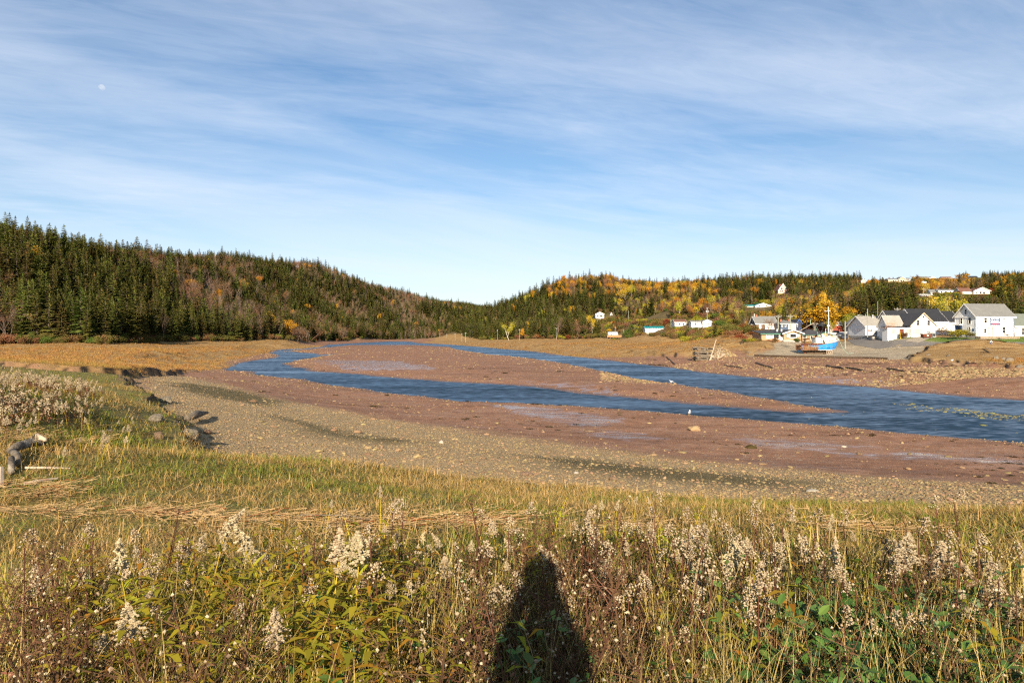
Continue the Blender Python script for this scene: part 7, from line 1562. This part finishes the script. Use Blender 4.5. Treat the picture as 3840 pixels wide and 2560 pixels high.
# ------------------------------------------------------------------ the photographer, whose shadow falls into the picture
def person():
    gzp = gz(.0, -.38); o = empty('person', (0, -.40, gzp), 0, 'person in dark jacket and cap standing behind the viewpoint holding a camera', 'person')
    J = {'pel': (0, 0, .95), 'bel': (0, 0, 1.10), 'che': (0, .01, 1.32), 'nek': (0, .02, 1.47), 'hea': (0, .05, 1.60), 'top': (0, .03, 1.68)}
    V = [J['pel'], J['bel'], J['che'], J['nek'], J['hea'], J['top']]; E = [(0, 1), (1, 2), (2, 3), (3, 4), (4, 5)]; Rr = [(.15, .12), (.145, .115), (.16, .12), (.06, .06), (.085, .105), (.06, .075)]
    def add(p, par, r_): V.append(p); E.append((par, len(V) - 1)); Rr.append(r_); return len(V) - 1
    for s in (-1, 1):
        a_ = add((s * .15, .0, 1.40), 2, (.075, .075)); a_ = add((s * .10, .13, 1.19), a_, (.058, .058)); a_ = add((s * .11, .26, 1.40), a_, (.042, .042)); a_ = add((s * .08, .31, 1.50), a_, (.03, .045))
        for k_ in range(4): add((s * (.06 - .005 * k_), .33 + .015 * k_, 1.53 - .02 * k_), a_, (.012, .012))
        b_ = add((s * .10, 0, .84), 0, (.11, .11)); b_ = add((s * .12, .03, .48), b_, (.07, .075)); b_ = add((s * .13, -.01, .09), b_, (.048, .05)); add((s * .15, .16, .04), b_, (.045, .035))
    o.scale = (.92, .95, .95)
    me = bpy.data.meshes.new('body'); me.from_pydata(V, E, []); bo = link('body', me, o); me.materials.append(MT['navy'])
    sk = bo.modifiers.new('skin', 'SKIN'); sv = me.skin_vertices[0].data
    for i, r_ in enumerate(Rr): sv[i].radius = r_
    sv[0].use_root = True; bo.modifiers.new('sub', 'SUBSURF').levels = 1; bo.modifiers[-1].render_levels = 2
    q = MB(); q.tube([(0, .04, 1.66), (0, .03, 1.71), (0, .02, 1.75), (0, .02, 1.775)], [.105, .10, .07, .02], 12); q.prism([(-.08, .12, 1.67), (.08, .12, 1.67), (.06, .21, 1.66), (-.06, .21, 1.66)], (0, 0, .012)); q.build('cap', MT['black'], o)
person()
# ------------------------------------------------------------------ foreground plants, one by one
def puff(mb, c, r, rr, m=0, n=5):
    """a downy seed tuft: a small uneven ball of eight facets"""
    c = Vector(c); q = [c + Vector(d) * r * rr.uniform(.75, 1.25) + Vector((rr.gauss(0, .15), rr.gauss(0, .15), rr.gauss(0, .15))) * r for d in ((1, 0, 0), (0, 1, 0), (-1, 0, 0), (0, -1, 0), (0, 0, 1), (0, 0, -1))]
    b = len(mb.v); mb.v += [tuple(x) for x in q]
    for f in ((0, 1, 4), (1, 2, 4), (2, 3, 4), (3, 0, 4), (1, 0, 5), (2, 1, 5), (3, 2, 5), (0, 3, 5)): mb.f.append(tuple(b + i for i in f)); mb.m.append(m)
def seed_head(seed, h=1.0, w=.30, n=120, dark=.25, lean=.2, fan=1.0):
    """plume of fluff: short side branches carrying tufts, widest below the middle, nodding to one side"""
    rr = random.Random(seed); mb = MB()
    nb = 11
    for i in range(nb):
        t = i / (nb - 1); z = h * t; wl_ = w * (1 - t) ** .75 * (.5 + .5 * min(1, t * 5)) * fan + .03
        for k in range(rr.randint(4, 6)):
            a = rr.uniform(0, 6.28); L = wl_ * rr.uniform(.55, 1.15); sx = lean * t * t * h
            for j in range(max(5, int(n / nb / .85))):
                f = rr.uniform(.15, 1.0); p = (sx + math.cos(a) * L * f, math.sin(a) * L * f, z + .10 * h * f * (1 - t) + rr.gauss(0, .022) - .06 * f * f)
                puff(mb, p, rr.uniform(.019, .035), rr, 1 if rr.random() < dark else 0, 4)
    return mb.mesh('seed_head', [G['fluff'], G['fluffdark']])
HEADS = [seed_head(700 + i, w=[.26, .34, .22, .40, .30, .28][i % 6], n=[110, 130, 90, 150, 120, 100][i % 6], dark=[.12, .2, .35, .15, .25, .3][i % 6], lean=[.25, .1, .35, .0, .2, .15][i % 6]) for i in range(8)]
def stem_mesh(seed, m):
    rr = random.Random(seed); mb = MB(); b = [rr.gauss(0, .05), rr.gauss(0, .05)]
    mb.tube([(b[0] * t * t, b[1] * t * t, t) for t in (0, .25, .5, .75, 1.0)], [.0040, .0038, .0034, .003, .0025], 5); return mb.mesh('stem', m), b
STY = [stem_mesh(i, G['stem_y']) for i in range(3)]; STB = [stem_mesh(i, G['leaf_b']) for i in range(3)]
def leaf_mesh(name, m, w=.16, droop=.35, n=5, fold=.25):
    mb = MB(); b = 0
    for i in range(n + 1):
        t = i / n; ww = w * .5 * (math.sin(math.pi * min(1, t * .93 + .07)) ** .8); z = -droop * t * t + .12 * t; x = t * (1 - .12 * droop * t)
        mb.v += [(x, -ww, z + ww * fold), (x, 0, z), (x, ww, z + ww * fold)]
    for i in range(n):
        for k in range(2): mb.f.append((i * 3 + k, (i + 1) * 3 + k, (i + 1) * 3 + k + 1, i * 3 + k + 1)); mb.m.append(0)
    return mb.mesh(name, m)
LEAFY = [leaf_mesh('leaf', G['leaf_y'], .20, d, 4) for d in (.1, .45, .8)]; LEAFB = [leaf_mesh('leaf', G['leaf_b'], .15, d, 4, .6) for d in (.9, 1.3)]
def leaf_bunch(seed, m, n=16, ln=.16):
    """leaves of a unit-high stem, joined (for plants where single leaves cannot be told apart)"""
    rr = random.Random(seed); mb = MB()
    for i in range(n):
        z = .12 + .8 * i / n; a = i * 2.4 + rr.gauss(0, .3); L = ln * rr.uniform(.6, 1.2) * (1.1 - .4 * z); e = rr.uniform(.1, .7); c, s = math.cos(a), math.sin(a); w = L * .11
        q = [(0, 0, z), (c * L * .5 - s * w, s * L * .5 + c * w, z + L * .5 * e), (c * L, s * L, z + L * e * .5 - L * .15), (c * L * .5 + s * w, s * L * .5 - c * w, z + L * .5 * e)]; mb.face(q)
    return mb.mesh('leaves', m)
BUN_B = [leaf_bunch(i, G['leaf_b'], 26, .13) for i in range(3)]; BUN_Y = [leaf_bunch(10 + i, G['leaf_y'], 20, .15) for i in range(3)]
def goldenrod(x, y, h, hh, label, group, kind='b', idx=0, leaves=0, wide=1.0, tilt=None):
    z = gz(x, y); rr = random.Random(int(x * 977) ^ int(y * 1013) ^ idx); o = empty('goldenrod_plant', (x, y, z - .02), rr.uniform(0, 6.28), label, 'goldenrod', group)
    o.rotation_euler = (rr.gauss(0, .05) if tilt is None else tilt, rr.gauss(0, .05), rr.uniform(0, 6.28))
    st, b = (STY if kind == 'y' else STB)[idx % 3]; s = link('stem', st, o); s.scale = (1.0, 1.0, h)
    if hh:
        hd = link('seed_head', HEADS[idx % 8], o, (b[0], b[1], h - hh * .15)); hd.scale = (hh * wide, hh * wide, hh)
        if kind == 'y' and hh > .1 and rr.random() < .5: h2 = link('seed_head', HEADS[(idx + 3) % 8], o, (b[0] * .7 + .02, b[1] * .7, h - hh * .55)); h2.scale = (hh * .6,) * 3; h2.rotation_euler = (rr.gauss(0, .4), .5, rr.uniform(0, 6))
    if leaves:
        b_ = link('small_leaves', BUN_Y[idx % 3], o); b_.scale = (h, h, h); b_['kind'] = 'stuff'
        for i in range(leaves):
            t = .25 + .68 * i / leaves; L = rr.uniform(.085, .14) * (1.15 - .45 * t); lf = link('leaf', LEAFY[rr.randint(0, 2)], o, (b[0] * t * t, b[1] * t * t, h * t)); lf.scale = (L, L, L); lf.rotation_euler = (rr.gauss(0, .25), -rr.uniform(.1, .75), i * 2.4 + rr.gauss(0, .3))
    else:
        b_ = link('leaves', (BUN_Y if kind == 'y' else BUN_B)[idx % 3], o); b_.scale = (h, h, h); b_['kind'] = 'stuff'
    return o
FG = [(500, 2045, 110, 'y'), (564, 2054, 45, 'y'), (428, 2119, 60, 'y'), (349, 2149, 60, 'y'), (390, 2172, 40, 'y'), (290, 2212, 55, 'y'), (179, 2167, 30, 'y'), (32, 2110, 40, 'y'), (691, 2040, 60, 'y'), (706, 2076, 60, 'y'), (750, 2004, 100, 'y'), (779, 2063, 70, 'y'), (489, 2117, 55, 'y'), (648, 2122, 55, 'y'), (609, 2122, 40, 'y'), (888, 2099, 70, 'y'), (833, 2135, 40, 'y'), (942, 2072, 45, 'y'), (974, 2124, 30, 'y'),
      (575, 2339, 130, 'b'), (457, 2303, 90, 'b'), (380, 2357, 70, 'b'), (254, 2407, 70, 'b'), (299, 2412, 75, 'b'), (498, 2348, 80, 'b'), (186, 2443, 60, 'b'), (557, 2466, 60, 'y'), (475, 2498, 60, 'y'), (122, 2330, 40, 'b'), (420, 2370, 40, 'b'),
      (1029, 2018, 95, 'y'), (1022, 2072, 80, 'y'), (1237, 2104, 110, 'y'), (1212, 2065, 50, 'y'), (1321, 2067, 70, 'y'), (1330, 2104, 110, 'y'), (1382, 2167, 70, 'y'), (1412, 2190, 85, 'y'), (1434, 2113, 40, 'y'), (1473, 1999, 30, 'b'), (1502, 2013, 40, 'b'), (1514, 2090, 45, 'b'), (1683, 2045, 55, 'b'), (1774, 2067, 40, 'b'), (1697, 2167, 80, 'b'), (1772, 2226, 45, 'b'), (1858, 2090, 35, 'b'), (1090, 2330, 130, 'b'), (1468, 2330, 60, 'b'), (1588, 2235, 70, 'b'), (1423, 1862, 40, 'y'), (1219, 1884, 25, 'y'), (1440, 1890, 20, 'y'),
      (1882, 2002, 55, 'y'), (1982, 2049, 50, 'b'), (1978, 2095, 50, 'b'), (2099, 2074, 85, 'b'), (2146, 1972, 28, 'b'), (2214, 2032, 50, 'b'), (2268, 1885, 30, 'y'), (2314, 1887, 35, 'y'), (2375, 1885, 25, 'y'), (2490, 1885, 25, 'y'), (2480, 2000, 35, 'y'), (2160, 2131, 35, 'b'), (2207, 2107, 45, 'b'), (2244, 2112, 50, 'b'), (2305, 2110, 40, 'b'), (2380, 2086, 50, 'b'), (2548, 2121, 70, 'b'), (2590, 2149, 70, 'b'), (2637, 2051, 80, 'b'), (2660, 2075, 70, 'b'), (2693, 2000, 45, 'b'), (2714, 2075, 50, 'b'), (2745, 2126, 100, 'b'), (2684, 2215, 60, 'b'), (2684, 2159, 45, 'b'), (2803, 2079, 70, 'b'), (2852, 2060, 45, 'b'), (2006, 2163, 50, 'b'), (2406, 2220, 40, 'b'), (2824, 1901, 22, 'b'), (2258, 1938, 30, 'y'), (2510, 2110, 40, 'b'), (2620, 2100, 50, 'b'),
      (2917, 1941, 35, 'b'), (3089, 1941, 25, 'b'), (3062, 1954, 25, 'b'), (3019, 2027, 45, 'b'), (2985, 2090, 85, 'b'), (3039, 2117, 55, 'b'), (2928, 2135, 60, 'b'), (3148, 2144, 55, 'b'), (3198, 2104, 85, 'b'), (3311, 2086, 110, 'b'), (3433, 2081, 60, 'b'), (3460, 2131, 100, 'b'), (3465, 2063, 40, 'b'), (3624, 2104, 85, 'b'), (3685, 2081, 60, 'b'), (3691, 2153, 50, 'b'), (3687, 2194, 90, 'b'), (3669, 2249, 100, 'b'), (3714, 2258, 90, 'b'), (3700, 2325, 110, 'b'), (3642, 2344, 60, 'b'), (3777, 2144, 70, 'b'), (3832, 2131, 60, 'b'), (3248, 2000, 35, 'b'), (3356, 2122, 35, 'b'), (3832, 2212, 50, 'b'), (3279, 2194, 25, 'b'), (3400, 2120, 60, 'b'), (3520, 2090, 45, 'b'), (3580, 2130, 50, 'b'), (3750, 2090, 40, 'b')]
nl = 0
ORD = ['first', 'second', 'third', 'fourth', 'fifth', 'sixth', 'seventh', 'eighth', 'ninth', 'tenth', 'eleventh', 'twelfth', 'thirteenth', 'fourteenth', 'fifteenth', 'sixteenth', 'seventeenth', 'eighteenth', 'nineteenth', 'twentieth']
rank = {k: {j: r_ for r_, j in enumerate(sorted((j for j, f in enumerate(FG) if f[2] >= 80 and f[3] == k), key=lambda j: FG[j][0]))} for k in 'yb'}
for i, (px, py, hp, kd) in enumerate(FG):
    Y = .125 * FPX / hp
    Y = min(max(Y, 2.15), 6.4)
    for _ in range(12):                                  # keep the plant between knee and hip height
        x = (px - CX) / FPX * Y; z = H - (py - HY) / FPX * Y; g0 = gz(x, Y); hgt = z - g0
        if hgt > .92: Y *= 1.05
        elif hgt < .30: Y *= .95
        else: break
    hh = min(max(hp / FPX * Y, .055), .17) * 1.06; hgt = max(z - g0, .25)
    big = kd == 'y' and hp >= 40 and nl < 300
    side = 'left' if px < 1000 else ('centre' if px < 2300 else 'right')
    lab = {'y': 'goldenrod with yellow leaves and stem and cream seed plume in the foreground ', 'b': 'withered brown goldenrod with cream seed plume in the foreground '}[kd] + side
    if hp >= 80: lab = '%s from left of the %s goldenrods with large fluffy plumes' % (ORD[min(rank[kd][i], 19)], 'yellow leaved' if kd == 'y' else 'withered brown')
    elif hp < 42: lab = 'small ' + lab
    goldenrod(x, Y, hgt, hh, lab, 'foreground goldenrods', kd, i, 11 if big else 0, wide=R.uniform(1.2, 1.7)); nl += 11 if big else 0
for i, (px, py, Y) in enumerate([(2073, 1850, 5.2), (2380, 1960, 4.4), (2470, 1945, 4.6), (2600, 1880, 5.4), (1330, 1930, 4.6), (2300, 1960, 4.3), (3045, 1930, 5.0)]):
    x = (px - CX) / FPX * Y; h = max(H - (py - HY) / FPX * Y - gz(x, Y), .3); goldenrod(x, Y, h, 0, 'bright yellow flowerless goldenrod stalk on the turf edge', 'flowerless yellow stalks', 'y', i, 10)
# the pale flowering patch at the left
pts = []
while len(pts) < 165:
    px, Y = R.uniform(-120, 420), math.exp(R.uniform(math.log(11.5), math.log(31))); top_ = 1600 - (px * .15)
    edge = 380 - max(0, (15.5 - Y)) * 90 - max(0, Y - 26) * 30
    if px < edge and R.random() < (1.0 if Y > 15 else .55) * (1 if px < 260 else .5): pts.append((px, Y))
for i, (px, Y) in enumerate(pts):
    x = (px - CX) / FPX * Y; goldenrod(x, Y, R.uniform(.3, .55), R.uniform(.10, .155), 'cream plumed goldenrod in the dense pale patch on the left bank', 'goldenrod patch on the left bank', 'b' if i % 4 else 'y', i, 0, wide=1.5)
for i in range(34):
    px, Y = R.uniform(20, 520), math.exp(R.uniform(math.log(9), math.log(22))); x = (px - CX) / FPX * Y; goldenrod(x, Y, R.uniform(.25, .45), R.uniform(.08, .13), 'single small goldenrod plume scattered on the left turf', 'scattered goldenrods on the left turf', 'y', i, 0, wide=1.3)

# thick growth filling that patch
PM = []
for i in range(4):
    mb = MB(); rr = random.Random(900 + i)
    for k in range(3):
        x0, y0, h_ = rr.gauss(0, .2), rr.gauss(0, .2), rr.uniform(.25, .5)
        mb.tube([(x0, y0, 0), (x0, y0, h_)], .004, 3, 1, False)
        for j in range(34): t_ = rr.random() ** .8; w_ = .055 * (1 - t_) + .012; puff(mb, (x0 + rr.gauss(0, w_), y0 + rr.gauss(0, w_), h_ + .17 * t_), rr.uniform(.010, .018), rr, 0 if rr.random() < .5 else 2)
        for j in range(16): z_ = rr.uniform(.1, h_); a_ = rr.uniform(0, 6.28); c_, s_ = math.cos(a_) * .09, math.sin(a_) * .09; mb.face([(x0, y0, z_), (x0 + c_ * .5 - s_ * .12, y0 + s_ * .5 + c_ * .12, z_ + .02), (x0 + c_, y0 + s_, z_ - .02), (x0 + c_ * .5 + s_ * .12, y0 + s_ * .5 - c_ * .12, z_)], 1)
    PM.append(mb.mesh('plumed_growth', [G['fluff'], G['leaf_b'], G['fluffdark']]))
PP = []
while len(PP) < 90:
    px, Y = R.uniform(-160, 400), math.exp(R.uniform(math.log(13), math.log(30)))
    if px < 360 - max(0, (16.5 - Y)) * 110 - max(0, Y - 25) * 35: PP.append(((px - CX) / FPX * Y, Y))
PP = np.array(PP); n = len(PP)
scatter('plumed_growth', np.c_[PP, ground_z(PP[:, 0], PP[:, 1]) - .02], zrot(n), NR.uniform(.75, 1.15, n), NR.integers(0, 4, n), PM, 'dense brown growth with cream plumes filling the patch on the left bank', 'weeds')
# brown asters with round seed puffs
def aster(seed):
    rr = random.Random(seed); st = MB(); hd = MB(); lf = MB()
    for b in range(5):
        a = rr.uniform(0, 6.28); sp = rr.uniform(.05, .22); h = rr.uniform(.28, .55); top = Vector((math.cos(a) * sp, math.sin(a) * sp, h)); mid = top * .5 + Vector((rr.gauss(0, .02), rr.gauss(0, .02), .03)); st.tube([(0, 0, 0), mid, top], [.004, .003, .0018], 4, cap=False)
        for k in range(7):
            f = rr.uniform(.45, 1); p = mid.lerp(top, (f - .5) * 2) if f > .5 else Vector((0, 0, 0)).lerp(mid, f * 2); e = p + Vector((rr.gauss(0, .05), rr.gauss(0, .05), rr.uniform(.02, .08))); st.tube([p, e], [.0018, .001], 3, cap=False)
            if rr.random() < .24: puff(hd, e, rr.uniform(.0045, .0070), rr, 0 if rr.random() < .5 else 1, 7)
            for _ in range(3): q = p + Vector((rr.gauss(0, .03), rr.gauss(0, .03), rr.gauss(0, .03))); d = Vector((rr.gauss(0, 1), rr.gauss(0, 1), rr.gauss(0, .6))).normalized() * .010; w_ = d.orthogonal().normalized() * .003; lf.face([q - d, q + w_, q + d, q - w_])
    return st.mesh('stems', G['brown']), hd.mesh('seed_puffs', [G['fluff'], G['fluffdark']]), lf.mesh('dead_leaves', G['leaf_b'])
AST = [aster(800 + i) for i in range(6)]
def put(px, Y, protos, name, label, cat, group, s, names):
    x = (px - CX) / FPX * Y; o = empty(name, (x, Y, gz(x, Y) - .02), R.uniform(0, 6.28), label, cat, group)
    for nm, me in zip(names, protos): c = link(nm, me, o); c.scale = (s, s, s); c['kind'] = 'stuff' if nm in ('seed_puffs', 'dead_leaves') else 'part'
    for c in o.children:
        if c.get('kind') == 'part': del c['kind']
for i in range(105):
    Y = math.exp(R.uniform(math.log(1.95), math.log(3.9))); px = R.choice([R.gauss(1500, 500), R.uniform(1800, 3850), R.gauss(2050, 250), R.gauss(200, 200)])
    put(px, Y, AST[i % 6], 'aster_plant', 'dead brown aster with small round seed puffs in the foreground tangle', 'aster', 'dead asters in the foreground', R.uniform(.75, 1.25), ('stems', 'seed_puffs', 'dead_leaves'))

# small plumes and yellow leaves filling the weed band, too many to tell apart
SP = []
for i in range(5):
    mb = MB(); rr = random.Random(950 + i); h_ = rr.uniform(.42, .6); mb.tube([(0, 0, 0), (rr.gauss(0, .02), rr.gauss(0, .02), h_)], .0026, 4, 2, False)
    for j in range(46): t_ = rr.random() ** .8; w_ = .020 * (1 - t_) + .005; puff(mb, (rr.gauss(0, w_), rr.gauss(0, w_), h_ + .075 * t_ - .01), rr.uniform(.0035, .0062), rr, 0 if rr.random() < .75 else 1)
    SP.append(mb.mesh('small_plume', [G['fluff'], G['fluffdark'], G['leaf_b']]))
n = 170; Y = np.exp(NR.uniform(math.log(2.5), math.log(4.1), n)); px = NR.uniform(-40, 3880, n); px = np.where(NR.uniform(0, 1, n) < .35, NR.normal(2650, 380, n), px); X = (px - CX) / FPX * Y
joined('small_plumes', np.c_[X, Y, ground_z(X, Y) - .02], np.c_[NR.normal(0, .1, n), NR.normal(0, .1, n), NR.uniform(0, 6, n)], NR.uniform(.75, 1.2, n), NR.integers(0, 5, n), SP, 'many small cream seed plumes on thin stalks through the foreground weeds', 'weeds')
YL = [leaf_bunch(970 + i, G['leaf_y'], 18, .24) for i in range(4)]
n = 210; u = NR.uniform(0, 1, n); px = np.where(u < .45, NR.normal(720, 330, n), np.where(u < .75, NR.normal(1250, 170, n), NR.uniform(0, 3840, n))); Y = np.exp(NR.uniform(math.log(2.25), math.log(3.7), n)); X = (px - CX) / FPX * Y; s = NR.uniform(.34, .60, n)
joined('yellow_weed_leaves', np.c_[X, Y, ground_z(X, Y)], zrot(n), s, NR.integers(0, 4, n), YL, 'yellow green narrow leaves of the weeds in the foreground', 'weeds')
# beach pea at the lower right
LFT = [leaf_mesh('leaflet', G['leaf_g'], .52, d, 3, .15) for d in (.05, .25)]
PST = []
for i in range(3):
    mb = MB(); rr = random.Random(i); mb.tube([(0, 0, 0), (.08, .02, .16), (.2, rr.gauss(0, .04), .27), (.34, rr.gauss(0, .06), .31)], [.0018, .0018, .0015, .001], 4, cap=False); PST.append(mb.mesh('stem', G['leaf_g']))
def pea(px, Y, s):
    x = (px - CX) / FPX * Y; o = empty('beach_pea', (x, Y, gz(x, Y) + R.uniform(-.02, .12)), R.uniform(0, 6.28), 'green beach pea sprig with paired oval leaflets at the lower right', 'beach pea', 'beach pea sprigs at the lower right')
    st = link('stem', R.choice(PST), o); st.scale = (s, s, s); P_ = [Vector(v.co) for v in st.data.vertices]; rings = [sum((P_[k * 4 + j] for j in range(4)), Vector()) / 4 for k in range(4)]
    for k in range(5):
        f = .9 + k * .48; j = min(int(f), 2); p = rings[j].lerp(rings[j + 1], min(f - j, 1)); d = rings[j + 1] - rings[j]; az = math.atan2(d.y, d.x)
        for sd in (-1, 1): lf = link('leaflet', R.choice(LFT), o, p * s); L = R.uniform(.026, .044) * s; lf.scale = (L, L, L); lf.rotation_euler = (R.gauss(0, .35), -R.uniform(.0, .7), az + sd * R.uniform(.8, 1.2))
for i in range(88):
    Y = math.exp(R.uniform(math.log(1.6), math.log(3.1))); px = R.gauss(3350, 380) if i % 5 else R.uniform(1000, 2700)
    if Y > 2.6 and px < 2600: Y *= .8
    pea(min(px, 3880), Y, R.uniform(.85, 1.35))
def pea_fill(seed):
    rr = random.Random(seed); mb = MB()
    for i in range(34):
        p = Vector((rr.gauss(0, .13), rr.gauss(0, .13), rr.uniform(.02, .30))); d = Vector((rr.gauss(0, 1), rr.gauss(0, 1), rr.gauss(.3, .5))).normalized(); L = rr.uniform(.018, .03); w_ = d.orthogonal().normalized() * L * .55; c_ = d * L
        mb.face([p - c_, p - c_ * .3 + w_, p + c_ * .5 + w_ * .8, p + c_, p + c_ * .5 - w_ * .8, p - c_ * .3 - w_])
    return mb.mesh('pea_leaves', G['leaf_g'])
n = 330; Y = np.exp(NR.uniform(math.log(1.55), math.log(3.3), n)); px = np.where(NR.uniform(0, 1, n) < .78, NR.normal(3350, 330, n), NR.uniform(900, 3850, n)); X = (px - CX) / FPX * Y; Z = ground_z(X, Y)
joined('leafy_ground_cover', np.c_[X, Y, Z], zrot(n), NR.uniform(.8, 1.25, n), NR.integers(0, 3, n), [pea_fill(i) for i in range(3)], 'dark green leafy ground cover under the foreground weeds', 'ground cover')
